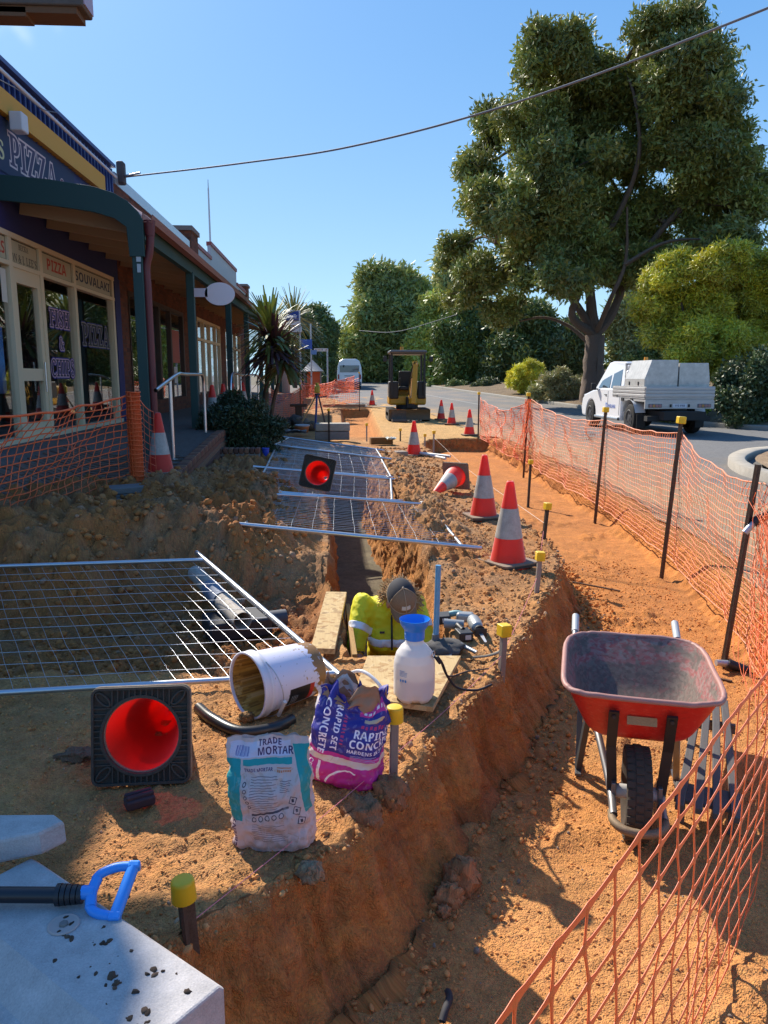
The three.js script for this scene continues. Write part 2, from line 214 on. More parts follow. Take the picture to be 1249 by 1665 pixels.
{
  const xs = [], zs = []; for (let x = -0.55; x < 3.1; x += 0.0165) xs.push(x); for (let x = 3.1; x < 4.1; x += 0.03) xs.push(x); for (let x = 4.1; x <= 5.2; x += 0.2) xs.push(x);
  for (let z = 0.3; z > -19.9;) { zs.push(z); z -= Math.max(0.0145, -z * 0.005); }
  const lite = smooth2(edgePts, 120).map(([x, z]) => [x - 0.12, z + 0.0]); const poly = [...lite, [9, -19.9], [9, 1], [-0.6, 1]];
  const P = [], T = [], Cc = [], I = [], nx = xs.length, ok = [];
  for (let j = 0; j < zs.length; j++) for (let i = 0; i < nx; i++) {
    const x = xs[i], z = zs[j]; P.push(x, pitY(x, z), z); T.push(x, z); ok.push(inside(poly, x, z));
    const n = fbm(x * 0.8 + 3, 2, z * 0.8, 3), m = fbm(x * 4, 5, z * 4, 2), far = ss(-3.4, -5.0, z + 0.5 * n); let c = mixc(mixc(TAN, ORANGE, 0.42 + 0.4 * n), mixc(ORANGE, RED, clamp(0.15 + 0.4 * n)), far); const xb = bankX(z); c = mixc(c, mixc(YELLOW, ORANGE, 0.5), ss(0.1, 0.3, x - xb) * 0.6); const k = 1 + 0.12 * m; Cc.push(c[0] * k, c[1] * k, c[2] * k);
  }
  for (let j = 0; j < zs.length - 1; j++) for (let i = 0; i < nx - 1; i++) { const a = j * nx + i, b = a + 1, c = a + nx, d = c + 1; if (ok[a] && ok[d]) I.push(a, b, d, a, d, c); }
  const g = new THREE.BufferGeometry(); g.setAttribute('position', new THREE.Float32BufferAttribute(P, 3)); g.setAttribute('uv', new THREE.Float32BufferAttribute(T, 2)); g.setAttribute('color', new THREE.Float32BufferAttribute(Cc, 3)); g.setIndex(I); g.computeVertexNormals();
  struct('pit_floor', g, dirtMat);
}
earthWall('pit_wall', edgeLine, terrace, pitFloorY, 0.17, 1, ORANGE, RED, 0.16);
const TFLOOR = -1.03, tFloor = () => TFLOOR;
const dense = (pts, n, s = 0) => smooth2(pts, n).map(([x, z]) => { const a = 0.03 * n2(x * 3 + s, z * 1.6) + 0.012 * n2(x * 9, z * 9 + s); return [x + a, z]; });
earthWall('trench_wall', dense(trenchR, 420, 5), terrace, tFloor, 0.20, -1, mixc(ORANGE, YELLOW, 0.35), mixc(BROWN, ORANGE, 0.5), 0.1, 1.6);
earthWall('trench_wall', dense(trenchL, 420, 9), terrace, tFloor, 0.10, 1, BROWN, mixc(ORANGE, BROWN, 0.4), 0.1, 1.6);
earthWall('trench_wall', dense([[0.72, -3.98], [0.35, -3.98], [-0.06, -3.98]], 60, 2), terrace, tFloor, 0.03, -1, BROWN, RED, 0.05, 0.5);
earthWall('trench_wall', dense([[-0.45, -16.15], [0.1, -16.2], [0.7, -16.15]], 60, 2), terrace, tFloor, 0.08, -1, BROWN, ORANGE, 0.05, 1);
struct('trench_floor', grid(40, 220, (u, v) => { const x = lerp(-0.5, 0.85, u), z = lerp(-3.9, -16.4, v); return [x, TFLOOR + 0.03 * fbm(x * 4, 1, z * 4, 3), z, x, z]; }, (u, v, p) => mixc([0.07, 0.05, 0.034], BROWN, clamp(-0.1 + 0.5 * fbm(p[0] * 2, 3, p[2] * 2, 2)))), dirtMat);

// asphalt street with drifted orange dust
const asphMap = noiseTex(1024, (u, v) => { const f = tfbm(u, v, 200, 2, 2), m = tfbm(u, v, 12, 3, 5), k = 0.74 + 0.2 * f + 0.09 * m; return [k, k, k]; }, true);
const asphMat = new THREE.MeshStandardMaterial({ vertexColors: true, map: rep(asphMap, 0.6), bumpMap: rep(dirtBump, 1.4), bumpScale: 0.004, roughness: 0.92 });
const kerbFarX = (z) => piecewise([[-130, 5.2], [-90, 6.2], [-60, 8.2], [-44, 9.8], [-32, 11.0], [-24, 11.2], [-21, 12.5], [-19.5, 15], [-18.6, 40], [0, 40]], z);
const roadY = (x, z) => shoulderY(z) + rise(z) + 0.012 + 0.02 * ss(4, 7, x);
function roadLeft(z) { return z > -19.9 ? bankX(z) + 0.42 + 0.12 * n2(z * 0.8, 11) : piecewise([[-130, 1.0], [-70, -0.5], [-47, -0.6], [-46.9, -0.6], [-36, 1.0], [-35.9, 3.7], [-20, 3.9]], z) + 0.1 * n2(z * 0.7, 3); }
struct('road', grid(90, 260, (u, v) => { const z = 0.5 - 130 * Math.pow(v, 1.9), l = roadLeft(z), r = kerbFarX(z); const x = l + (r - l) * Math.pow(u, 1.5); return [x, roadY(x, z), z, x, z]; }, (u, v, p) => {
  const [x, , z] = p, n = fbm(x * 0.5, 1, z * 0.25, 3), m = fbm(x * 2.2, 4, z * 2.2, 3), d = x - roadLeft(z); const dust = clamp(0.95 - d * 0.30 + 0.5 * m + 0.3 * n) * (1 - ss(-26, -40, z)) + 0.35 * clamp(0.2 + n) * ss(-20, -40, z); return mixc([0.27, 0.262, 0.25].map((q) => q * (1 + 0.1 * n)), mixc([0.66, 0.42, 0.22], YELLOW, 0.3), clamp(dust, 0, 0.85)); }), asphMat);
// painted edge line on the far side of the street
struct('road_marking', grid(1, 40, (u, v) => { const z = lerp(-27, -60, v), x = lerp(8.0, 4.6, v) + u * 0.12; return [x, roadY(x, z) + 0.005, z, x, z]; }), M([0.55, 0.54, 0.5], 0.85, { map: rep(asphMap, 0.8) }));
// wide land to the horizon
const landMap = rep(dirtMap, 0.12);
struct('land', grid(60, 60, (u, v) => { const x = lerp(-260, 260, u), z = lerp(60, -460, v); return [x, -0.9 + rise(Math.max(z, -90)) + (Math.hypot(x, z) > 90 ? 1.5 : 0) * ss(90, 250, Math.hypot(x, z)), z, x, z]; }, () => [0.20, 0.165, 0.10]), new THREE.MeshStandardMaterial({ vertexColors: true, map: landMap, roughness: 1 }));
// garden beds beyond the far kerb, with a concrete kerb
const litter = new THREE.MeshStandardMaterial({ vertexColors: true, map: rep(dirtMap, 0.4), bumpMap: rep(dirtBump, 0.5), bumpScale: 0.03, roughness: 1 });
const bedPts = [[15.5, -19.6], [12.7, -21], [11.35, -24], [11.1, -32], [9.9, -44], [8.3, -60], [6.3, -90], [5.3, -130]];
const bedLine = smooth2(bedPts, 160);
struct('garden_bed', grid(40, 159, (u, v, i, j) => { const [x0, z0] = bedLine[j], o = u * u * 45; const x = x0 + 0.16 + o, z = z0 + Math.min(0, -o * 0.15) + (j < 30 ? -o * (1 - j / 30) * 0.5 : 0); return [x, roadY(8, z0) + 0.13 + Math.min(0.75, o * 0.11) + 0.05 * fbm(x, 1, z, 3), z, x, z]; }, (u, v, p) => mixc([0.22, 0.15, 0.09], [0.34, 0.24, 0.13], clamp(0.5 + 0.7 * fbm(p[0] * 0.9, 2, p[2] * 0.9, 3)))), litter);
const concMap = noiseTex(512, (u, v) => { const k = 0.82 + 0.1 * tfbm(u, v, 6, 3) + 0.09 * tfbm(u, v, 90, 2, 4); return [k, k * 0.99, k * 0.97]; }, true);
const conc = M([0.46, 0.43, 0.38], 0.9, { map: concMap });
function sweepKerb(name, line, yFn, w, h) { const prof = [[0, -0.2], [0, h * 0.75], [0.04, h], [w, h], [w, -0.2]]; return struct(name, grid(prof.length - 1, line.length - 1, (u, v, i, j) => { const a = line[Math.max(0, j - 1)], b = line[Math.min(line.length - 1, j + 1)], dx = b[0] - a[0], dz = b[1] - a[1], l = Math.hypot(dx, dz), ox = -dz / l, oz = dx / l; const [o, y] = prof[i]; return [line[j][0] + ox * o, yFn(line[j][0], line[j][1]) + y, line[j][1] + oz * o, j * 0.3, i * 0.2]; }), conc); }
sweepKerb('kerb', bedLine, (x, z) => roadY(8, z), 0.17, 0.14);
sweepKerb('kerb', smooth2([[30, -16.4], [12, -15.7], [8.57, -14.83], [7.94, -14.24], [7.34, -13.38], [7.0, -12.5], [6.9, -11.9], [7.2, -10], [8.2, -7]], 90), (x, z) => roadY(8, z), 0.3, 0.14);
{ const vl = smooth2([[30, -16.4], [12, -15.7], [8.57, -14.83], [7.94, -14.24], [7.34, -13.38], [7.0, -12.5], [6.9, -11.9], [7.2, -10], [8.2, -7]], 90); struct('verge', grid(90, 8, (u, v, i) => { const [x0, z0] = vl[i], x = lerp(x0 + 0.15, 26, v), z = lerp(z0 + 0.1 * (1 - u), -10, v * v); return [x, roadY(8, z) + 0.12 + 0.02 * n2(x, z), z, x, z]; }, (u, v, p) => mixc([0.45, 0.3, 0.18], [0.62, 0.44, 0.26], 0.5 + 0.5 * n2(p[0], p[2]))), litter); }
// ---------- shop row on the left ----------
const WX = -4.0;
const paveY = (x, z) => { const e = piecewise([[-30, 0.74], [-14, 0.71], [-12, 0.66], [-9.7, 0.52], [-8.8, 0.45], [-6.2, 0.31], [-5, 0.24], [0, 0.1]], z); return lerp(e, Math.max(e, 0.735), ss(-2.7, -3.7, x)); };
const paveMap = noiseTex(512, (u, v) => { const k = 0.8 + 0.12 * tfbm(u, v, 8, 3, 2) + 0.08 * tfbm(u, v, 80, 2, 6); return [k, k * 0.98, k * 0.96]; }, true);
const brickRed = M([0.30, 0.125, 0.075], 0.9, { map: rep(paveMap, 2) }), brickDark = M([0.20, 0.09, 0.065], 0.9, { map: rep(paveMap, 2.3) }), brickTan = M([0.36, 0.19, 0.11], 0.9, { map: rep(paveMap, 1.7) });
const paveEdge = (z) => piecewise([[-40, -1.9], [-12, -1.93], [-8, -1.9], [-6.5, -2.22], [-5.6, -2.7], [-5, -2.9], [0, -3.4]], z);
struct('footpath', grid(24, 160, (u, v) => { const z = lerp(0, -46, Math.pow(v, 1.3)), x = lerp(-9, paveEdge(z), Math.pow(u, 0.4)); return [x, paveY(x, z) + rise(z), z, x, z]; }), M([0.20, 0.165, 0.145], 0.9, { map: paveMap, bumpMap: rep(dirtBump, 1), bumpScale: 0.006 }));
// paving bricks of the nearer footpath, one mesh each where they can be told apart
{
  const fp = scene.getObjectByName('footpath'), mats = [M([0.22, 0.14, 0.10], 0.9, { map: paveMap }), M([0.26, 0.165, 0.12], 0.9, { map: rep(paveMap, 1.4) }), M([0.19, 0.13, 0.10], 0.9, { map: rep(paveMap, 0.7) })], g = rbox(0.226, 0.05, 0.112, 0.006, 0, 0, 0, 0, 0, 0, 1);
  let k = 0; for (let j = 0; j < 40; j++) for (let i = 0; i < 6; i++) { const z = -5.5 - j * 0.117, x = paveEdge(z) - 0.12 - i * 0.231 - (j % 2) * 0.115; const b = new THREE.Mesh(g, mats[(k++ * 7 + (j % 3)) % 3]); b.name = 'brick'; b.position.set(x, paveY(x, z) - 0.013 + rr(0, 0.004), z); b.rotation.set((paveY(x, z + 0.1) - paveY(x, z - 0.1)) / -0.2 * -1, 0, Math.atan((paveY(x + 0.1, z) - paveY(x - 0.1, z)) / 0.2)); b.castShadow = b.receiveShadow = true; fp.add(b); }
}
// retaining edge of the footpath: bricks on edge over courses, down to the dug ground
{
  const w = new THREE.Group(); w.name = 'footpath_brick_edge'; w.userData.kind = 'structure'; scene.add(w);
  const N = 160; const core = obj('mortar', grid(3, N, (u, v, i) => { const z = lerp(-4.8, -45, Math.pow(v, 1.2)), x = paveEdge(z) + 0.005; return [x + [0, 0.1, 0.1, 0.1][i], paveY(-2, z) + rise(z) + [-0.02, -0.03, -0.4, -1.2][i], z, z, i]; }), M([0.27, 0.24, 0.2], 0.95, { map: paveMap }), w);
  const g1 = rbox(0.13, 0.10, 0.072, 0.02, 0, 0, 0, 0, 0, 0, 2), g2 = rbox(0.04, 0.068, 0.226, 0.006, 0, 0, 0, 0, 0, 0, 1), mm = [brickRed, brickDark, brickTan];
  for (let i = 0; i < 72; i++) { const z = -6.9 - i * 0.079, sl = Math.atan((paveY(-2, z - 0.1) - paveY(-2, z + 0.1)) / 0.2), b = new THREE.Mesh(g1, mm[(i * 5 + (i >> 2)) % 3]); b.name = 'brick'; b.position.set(paveEdge(z) + 0.06, paveY(-2, z) - 0.01 + rr(-0.003, 0.003), z); b.rotation.x = sl; w.add(b); }
  for (let c = 0; c < 5; c++) for (let i = 0; i < 24; i++) { const z = -7.0 - i * 0.236 - (c % 2) * 0.118, b = new THREE.Mesh(g2, mm[(i * 3 + c * 2) % 3]); b.name = 'brick'; b.position.set(paveEdge(z) + 0.092, paveY(-2, z) - 0.1 - c * 0.077, z); b.rotation.x = Math.atan((paveY(-2, z - 0.1) - paveY(-2, z + 0.1)) / 0.2); w.add(b); }
}
const GREEN = M([0.018, 0.06, 0.055], 0.55), MAROON = M([0.13, 0.018, 0.02], 0.45), NAVY = M([0.012, 0.018, 0.10], 0.6), CREAM = M([0.68, 0.54, 0.34], 0.55), CEIL = M([0.42, 0.30, 0.19], 0.85), GLASS = new THREE.MeshPhysicalMaterial({ color: 0xffffff, roughness: 0.01, transmission: 1, thickness: 0, ior: 1.5 }), DARK = M([0.03, 0.025, 0.02], 0.9), BROWNF = M([0.06, 0.03, 0.018], 0.5), WHITE = M([0.72, 0.72, 0.7], 0.5), STEEL = M([0.55, 0.56, 0.58], 0.3, { metalness: 1 }), GALV = M([0.52, 0.54, 0.57], 0.38, { metalness: 0.9 }), ZINC = M([0.45, 0.47, 0.5], 0.45, { metalness: 0.7 });
const brickWallMap = canvasTex(512, 512, (g, w, h) => { g.fillStyle = '#6b5a4b'; g.fillRect(0, 0, w, h); const R = RNG(4); for (let j = 0; j < 24; j++) for (let i = -1; i < 9; i++) { const t = R(); g.fillStyle = `rgb(${110 + t * 50},${62 + t * 30},${42 + t * 18})`; g.fillRect(i * 64 + (j % 2) * 32, j * 21.33, 60, 18.5); } });
brickWallMap.repeat.set(0.55, 0.55);
const BRICKW = M([0.55, 0.5, 0.48], 0.95, { map: brickWallMap });
function letters(w, h, text, font, fill, opt = {}) { return canvasTex(w, h, (g) => { if (opt.bg) { g.fillStyle = opt.bg; g.fillRect(0, 0, w, h); } g.textAlign = 'center'; g.textBaseline = 'middle'; const lines = Array.isArray(text) ? text : [text]; lines.forEach((t, i) => { g.font = Array.isArray(font) ? font[i] : font; const y = (h * (i + 0.5)) / lines.length; if (opt.outer) { g.lineWidth = opt.ow ?? 14; g.lineJoin = 'round'; g.strokeStyle = opt.outer; g.strokeText(t, w / 2, y, w * 0.95); } if (opt.stroke) { g.lineWidth = opt.sw ?? 6; g.strokeStyle = opt.stroke; g.strokeText(t, w / 2, y, w * 0.95); } g.fillStyle = fill; g.fillText(t, w / 2, y, w * 0.95); }); if (opt.border) { g.lineWidth = 8; g.strokeStyle = opt.border; g.strokeRect(4, 4, w - 8, h - 8); } }); }
// a flat sheet on a plane x = X that is read from the street: left edge at z0 (nearer), right edge at z1 (farther)
function wallSheet(X, z0, z1, y0, y1) { const g = new THREE.BufferGeometry(); g.setAttribute('position', new THREE.Float32BufferAttribute([X, y0, z0, X, y0, z1, X, y1, z1, X, y1, z0], 3)); g.setAttribute('uv', new THREE.Float32BufferAttribute([0, 0, 1, 0, 1, 1, 0, 1], 2)); g.setIndex([0, 1, 2, 0, 2, 3]); g.computeVertexNormals(); return g; }
const wb = (z0, z1, y0, y1, x0 = -0.12, x1 = 0) => mbox(x1 - x0, y1 - y0, Math.abs(z1 - z0), WX + (x0 + x1) / 2, (y0 + y1) / 2, (z0 + z1) / 2);

// takeaway shop
{
  const s = thing('takeaway_shop', 'blue fronted takeaway shop with cream framed windows and yellow striped sign parapet', 'shop');
  // body
  obj('wall', [wb(-5.5, -14.6, 0.2, 0.735), wb(-5.5, -14.93, 3.31, 4.62), wb(-14.6, -14.93, 0.4, 3.31, -0.1, 0.02), wb(-5.5, -9.2, 0.735, 3.31)], NAVY, s);
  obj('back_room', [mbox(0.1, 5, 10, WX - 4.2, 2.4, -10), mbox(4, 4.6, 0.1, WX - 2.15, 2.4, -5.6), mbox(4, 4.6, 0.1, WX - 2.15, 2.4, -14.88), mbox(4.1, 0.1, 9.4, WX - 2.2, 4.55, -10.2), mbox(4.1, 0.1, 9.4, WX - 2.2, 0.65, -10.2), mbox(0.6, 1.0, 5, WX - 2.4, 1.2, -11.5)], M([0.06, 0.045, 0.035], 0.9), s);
  const par = obj('parapet', [wb(-5.5, -14.94, 4.62, 5.26, -0.1, -0.02)], NAVY, s);
  // ribbed blue sheeting of the parapet, capping, yellow band, white conduit
  const rib = []; for (let z = -8.6; z > -14.9; z -= 0.17) rib.push(bar([WX + 0.0, 4.66, z], [WX + 0.0, 5.22, z], 0.05, 0.03, V(1, 0, 0))); obj('rib', rib, M([0.03, 0.06, 0.22], 0.5), par);
  obj('capping', wb(-5.5, -14.98, 5.255, 5.31, -0.14, 0.06), M([0.05, 0.085, 0.24], 0.5), s);
  obj('pediment', wb(-5.5, -7.66, 5.31, 6.32, -0.14, 0.05), NAVY, s); obj('yellow_band', wb(-5.5, -14.2, 4.66, 4.93, -0.02, 0.075), M([0.62, 0.30, 0.02], 0.6), s);
  obj('conduit', rod([WX + 0.09, 5.12, -8.5], [WX + 0.09, 5.07, -14.85], 0.025, 0.025, 8), M([0.62, 0.6, 0.62], 0.5), s);
  obj('sign_lettering', wallSheet(WX + 0.012, -9.55, -12.75, 3.99, 4.64), M(0xffffff, 0.6, { map: canvasTex(1024, 208, (g, w, h) => { g.fillStyle = '#1a2145'; g.fillRect(0, 0, w, h); g.textBaseline = 'middle'; g.font = 'bold 130px serif'; g.fillStyle = '#cfc08a'; g.fillText("o's", 20, 118); g.font = 'bold 170px serif'; g.lineWidth = 16; g.strokeStyle = '#d9b7ae'; g.strokeText('PIZZA', 245, 104); g.fillStyle = '#3f2b4d'; g.fillText('PIZZA', 245, 104); g.font = 'bold 110px serif'; g.lineWidth = 8; g.strokeText('&', 810, 118); g.fillStyle = '#70303c'; g.fillText('&', 810, 118); }) }), s);
  obj('flood_light', [rbox(0.16, 0.22, 0.2, 0.02, WX + 0.16, 4.6, -10.3)], M([0.6, 0.6, 0.62], 0.5), s);
  // window frames
  const zs = [-9.0, -10.11, -11.11, -12.47, -14.52];
  obj('window_frame', [wb(-9, -14.6, 3.245, 3.31, -0.09, 0.015), wb(-9, -14.6, 2.9, 2.955, -0.09, 0.012), wb(-9, -14.6, 0.735, 0.80, -0.1, 0.05), ...zs.map((z, i) => wb(z + 0.055, z - 0.055, 0.8, 3.245, -0.09, 0.01))], CREAM, s);
  const signs = [['BURGERS', '#b03018', 'bold 110px sans-serif'], [['BECKA', "ON & J. LEE'S"], '#3a3028', ['bold 52px serif', 'bold 76px serif']], ['PIZZA', '#b4331c', 'bold 120px sans-serif'], ['SOUVALAKI', '#1c1f3a', 'bold 110px sans-serif']];
  for (let i = 0; i < 4; i++) {
    const z0 = zs[i] - 0.055, z1 = zs[i + 1] + 0.055;
    const wl = obj('sign_panel', wallSheet(WX - 0.02, z0 - 0.0, z1 + 0.0, 2.955, 3.245), M(0xffffff, 0.6, { map: letters(512, 160, signs[i][0], signs[i][2], signs[i][1], { bg: '#b7ab8c', border: '#3c3526' }) }), s);
    if (i !== 1) obj('pane', wb(z0, z1, 0.8, 2.9, -0.05, -0.044), GLASS, s);
  }
  // glazed door
  const d = obj('door', [wb(-10.165, -10.265, 0.76, 2.9, -0.07, -0.005), wb(-10.955, -11.055, 0.76, 2.9, -0.07, -0.005), wb(-10.265, -10.955, 2.72, 2.9, -0.07, -0.005), wb(-10.265, -10.955, 1.5, 1.66, -0.07, -0.005), wb(-10.265, -10.955, 0.76, 0.95, -0.07, -0.005)], CREAM, s);
  obj('pane', [wb(-10.265, -10.955, 1.66, 2.72, -0.045, -0.04), wb(-10.265, -10.955, 0.95, 1.5, -0.045, -0.04)], GLASS, d); obj('handle', rod([WX + 0.03, 1.35, -10.93], [WX + 0.03, 1.75, -10.93], 0.012), STEEL, d);
  const film = (tex, z0, z1, y0, y1) => obj('window_lettering', wallSheet(WX - 0.035, z0, z1, y0, y1), new THREE.MeshStandardMaterial({ map: tex, transparent: true, roughness: 0.7 }), s);
  film(letters(512, 512, ['FISH', '&', 'CHIPS'], ['bold 165px serif', 'bold 120px serif', 'bold 165px serif'], '#14163a', { outer: '#2a2f7a', ow: 30, stroke: '#c9a3a8', sw: 14 }), -11.3, -12.35, 1.5, 2.55);
  film(letters(512, 256, 'PIZZA', 'bold 190px serif', '#20222a', { outer: '#26306a', ow: 24, stroke: '#9a8a70', sw: 10 }), -12.75, -14.3, 1.9, 2.55);
  // posters behind the glass
  obj('poster', wallSheet(WX - 0.10, -9.2, -9.95, 1.35, 2.15), M(0xffffff, 0.5, { map: canvasTex(128, 256, (g) => { const a = g.createLinearGradient(0, 0, 0, 256); a.addColorStop(0, '#1d4f8f'); a.addColorStop(0.5, '#4b8fc4'); a.addColorStop(1, '#2a3f66'); g.fillStyle = a; g.fillRect(0, 0, 128, 256); g.fillStyle = '#7d6a58'; g.fillRect(30, 180, 60, 60); }) }), s);
  obj('notice', wallSheet(WX - 0.03, -9.86, -10.02, 2.45, 2.85), M([0.6, 0.55, 0.45], 0.7), s);
}
// veranda
{
  const prof = [[-4.0, 3.93], [-3.4, 3.88], [-2.9, 3.81], [-2.66, 3.74], [-2.5, 3.65], [-2.38, 3.53], [-2.33, 3.44]];
  const v = thing('veranda', 'long veranda with dark green posts, bullnose roof and red brown gutter', 'veranda');
  const zEnd = -34, z0 = -9.95;
  obj('roof', grid(24, 140, (a, b) => { const t = a * (prof.length - 1), i = Math.min(prof.length - 2, Math.floor(t)), f = t - i, z = lerp(z0, zEnd, b); return [lerp(prof[i][0], prof[i + 1][0], f), lerp(prof[i][1], prof[i + 1][1], f) + 0.012 * Math.sin(z * 2 * PI / 0.19), z]; }), M([0.30, 0.16, 0.14], 0.55, { side: THREE.DoubleSide }), v);
  const low = prof.map(([x, y], i) => [x, y - (i < 4 ? 0.30 : i < 5 ? 0.30 : 0.28)]).reverse(); low[0] = [-2.33, 3.0]; low[1] = [-2.50, 3.0]; low[2] = [-2.52, 3.34];
  obj('end_fascia', place(extr([...prof.map(([x, y]) => [x, y - 0.015]), ...low], 0.05, 0.004), 0, 0, z0 - 0.02), GREEN, v);
  for (const z of [-9.98, -13.4, -17.95, -21.4, -25.2, -29.5, -33.6]) { const p = obj('post', rbox(0.125, 3.25 - paveY(-2.4, z) + 0.02, 0.125, 0.008, -2.42, (3.25 + paveY(-2.4, z)) / 2, z - 0.02), GREEN, v); if (z === -9.98) { obj('bracket', [box(0.055, 0.09, 0.004, -2.40, 2.98, z + 0.051), box(0.045, 0.1, 0.004, -2.40, 2.86, z + 0.0525)], ZINC, p); } }
  obj('beam', box(0.09, 0.24, z0 - zEnd - 0.3, -2.42, 3.36, (z0 + zEnd) / 2 - 0.1), GREEN, v);
  for (let z = -10.5; z > zEnd; z -= 0.92) obj('rafter', bar([-3.97, 3.68, z], [-2.47, 3.44, z], 0.05, 0.2), CEIL, v);
  obj('ceiling', grid(1, 1, (a, b) => [lerp(-3.98, -2.47, a), lerp(3.80, 3.555, a), lerp(z0 - 0.05, zEnd, b)]), M([0.46, 0.33, 0.21], 0.85, { side: THREE.DoubleSide }), v);
  obj('gutter', place(extr([[0, 0], [0.0, 0.11], [0.008, 0.11], [0.008, 0.01], [0.10, 0.01], [0.115, 0.09], [0.125, 0.09], [0.11, 0]], z0 - zEnd, 0), -2.335, 3.40, zEnd), M([0.27, 0.10, 0.07], 0.45), v);
  obj('downpipe', [tube([[-2.27, 3.40, -10.02], [-2.27, 3.2, -10.02], [-2.29, 3.05, -10.02], [-2.33, 2.9, -10.02], [-2.33, 2.6, -10.02], [-2.33, 0.48, -10.02]], 0.05, 12, 60), cyl(0.075, 0.06, 0.18, 12, -2.27, 3.34, -10.02)], MAROON, v);
}
// the shops farther along
{
  const s = thing('brick_shop', 'brown brick shop with dark framed windows behind the second veranda post', 'shop');
  obj('wall', [wb(-14.95, -15.6, 0.4, 5.0), wb(-15.6, -21.0, 0.4, 1.05), wb(-15.6, -21.0, 3.2, 5.0), wb(-21.0, -22.2, 0.4, 5.0)], BRICKW, s);
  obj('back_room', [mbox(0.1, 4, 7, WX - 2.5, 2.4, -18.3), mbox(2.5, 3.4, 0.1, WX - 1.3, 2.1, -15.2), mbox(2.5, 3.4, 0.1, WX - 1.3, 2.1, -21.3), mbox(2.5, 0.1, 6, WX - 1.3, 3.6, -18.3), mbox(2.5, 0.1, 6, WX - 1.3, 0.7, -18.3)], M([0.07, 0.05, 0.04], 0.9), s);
  const zz = [-15.6, -16.9, -18.2, -19.4, -20.95];
  for (const z of zz) obj('mullion', wb(z + 0.07, z - 0.07, 1.05, 3.2, -0.11, 0.0), BROWNF, s);
  obj('head', wb(-15.6, -21, 3.1, 3.2, -0.11, -0.002), BROWNF, s);
  for (let i = 0; i < 4; i++) obj('pane', wb(zz[i] - 0.07, zz[i + 1] + 0.07, 1.05, 3.1, -0.06, -0.054), GLASS, s);
  obj('poster', wallSheet(WX - 0.04, -19.6, -20.5, 1.9, 2.7), M([0.4, 0.09, 0.06], 0.6), s); obj('notice', wallSheet(WX - 0.035, -19.7, -20.1, 1.4, 1.8), M([0.6, 0.58, 0.55], 0.7), s);
  obj('flashing', [bar([WX + 0.2, 4.5, -14.98], [WX + 0.2, 4.5, -22.2], 0.6, 0.02, V(0.5, 0.8, 0)), wb(-14.98, -22.2, 5.0, 5.2, -0.1, 0.03)], M([0.55, 0.57, 0.6], 0.35, { metalness: 0.7 }), s);
  const pier = obj('pier', [wb(-22.3, -23.4, 4.4, 5.5, -0.5, 0.05)], BRICKW, s); obj('pier_cap', wb(-22.25, -23.45, 5.5, 5.62, -0.55, 0.1), M([0.2, 0.16, 0.14], 0.9), pier);
}
{
  const s = thing('corner_shop', 'white framed shop with stepped grey parapet and red trim at the row end', 'shop');
  obj('wall', [wb(-22.2, -22.9, 0.4, 4.4), wb(-22.9, -27.4, 3.25, 5.0), wb(-22.9, -25.2, 0.4, 1.1), wb(-27.4, -28.6, 0.4, 5.0), wb(-28.6, -33, 0.4, 1.0), wb(-28.6, -33, 3.2, 5.0), wb(-33, -35.6, 0.4, 5.1)], BRICKW, s);
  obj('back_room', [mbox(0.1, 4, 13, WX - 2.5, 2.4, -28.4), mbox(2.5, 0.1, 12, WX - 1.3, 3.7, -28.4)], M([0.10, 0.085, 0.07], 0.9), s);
  for (const z of [-22.95, -24.1, -25.2, -26.4, -27.35, -28.65, -30.1, -31.5, -32.95]) obj('window_frame', wb(z + 0.05, z - 0.05, z < -25 && z > -27.5 ? 0.74 : 1.05, 3.25, -0.1, 0.01), CREAM, s);
  obj('transom', [wb(-22.9, -27.4, 2.6, 2.68, -0.1, 0.008), wb(-22.9, -27.4, 3.17, 3.25, -0.1, 0.008), wb(-28.6, -33, 2.6, 2.68, -0.1, 0.008)], CREAM, s);
  for (const [a, b] of [[-23, -24.05], [-24.15, -25.15], [-25.25, -26.35], [-26.45, -27.3], [-28.7, -30.05], [-30.15, -31.45], [-31.55, -32.9]]) obj('pane', wb(a, b, a < -25 && a > -27 ? 0.76 : 1.1, 3.17, -0.05, -0.045), GLASS, s);
  const grey = M([0.42, 0.44, 0.46], 0.5, { metalness: 0.4 }), redT = M([0.28, 0.06, 0.05], 0.5);
  obj('parapet', [wb(-23.4, -26.0, 4.6, 5.25, -0.1, 0.0), wb(-26.0, -32.4, 4.6, 5.7, -0.1, 0.0), wb(-32.4, -35.5, 4.6, 5.2, -0.1, 0)], grey, s);
  obj('trim', [wb(-23.4, -26, 5.25, 5.36, -0.13, 0.04), wb(-26, -32.4, 5.7, 5.82, -0.13, 0.04), wb(-32.4, -35.5, 5.2, 5.3, -0.13, 0.04)], redT, s);
  const e = obj('pier', wb(-35.5, -36.4, 4.4, 5.5, -0.5, 0.05), BRICKW, s); obj('pier_cap', wb(-35.45, -36.45, 5.5, 5.6, -0.55, 0.1), M([0.2, 0.16, 0.14], 0.9), e);
}
// oval hanging sign
{ const s = thing('oval_sign', 'plain white oval sign hanging from second veranda post', 'sign', [-1.93, 2.91, -13.36]); const g = new THREE.CylinderGeometry(0.22, 0.22, 0.03, 40); g.rotateX(PI / 2); g.scale(1.12, 0.84, 1); obj('board', g, M([0.78, 0.74, 0.76], 0.5), s); obj('bracket', [bar([-0.42, 0.02, 0], [-0.2, 0.02, 0], 0.03, 0.14)], M([0.62, 0.58, 0.64], 0.5), s); }
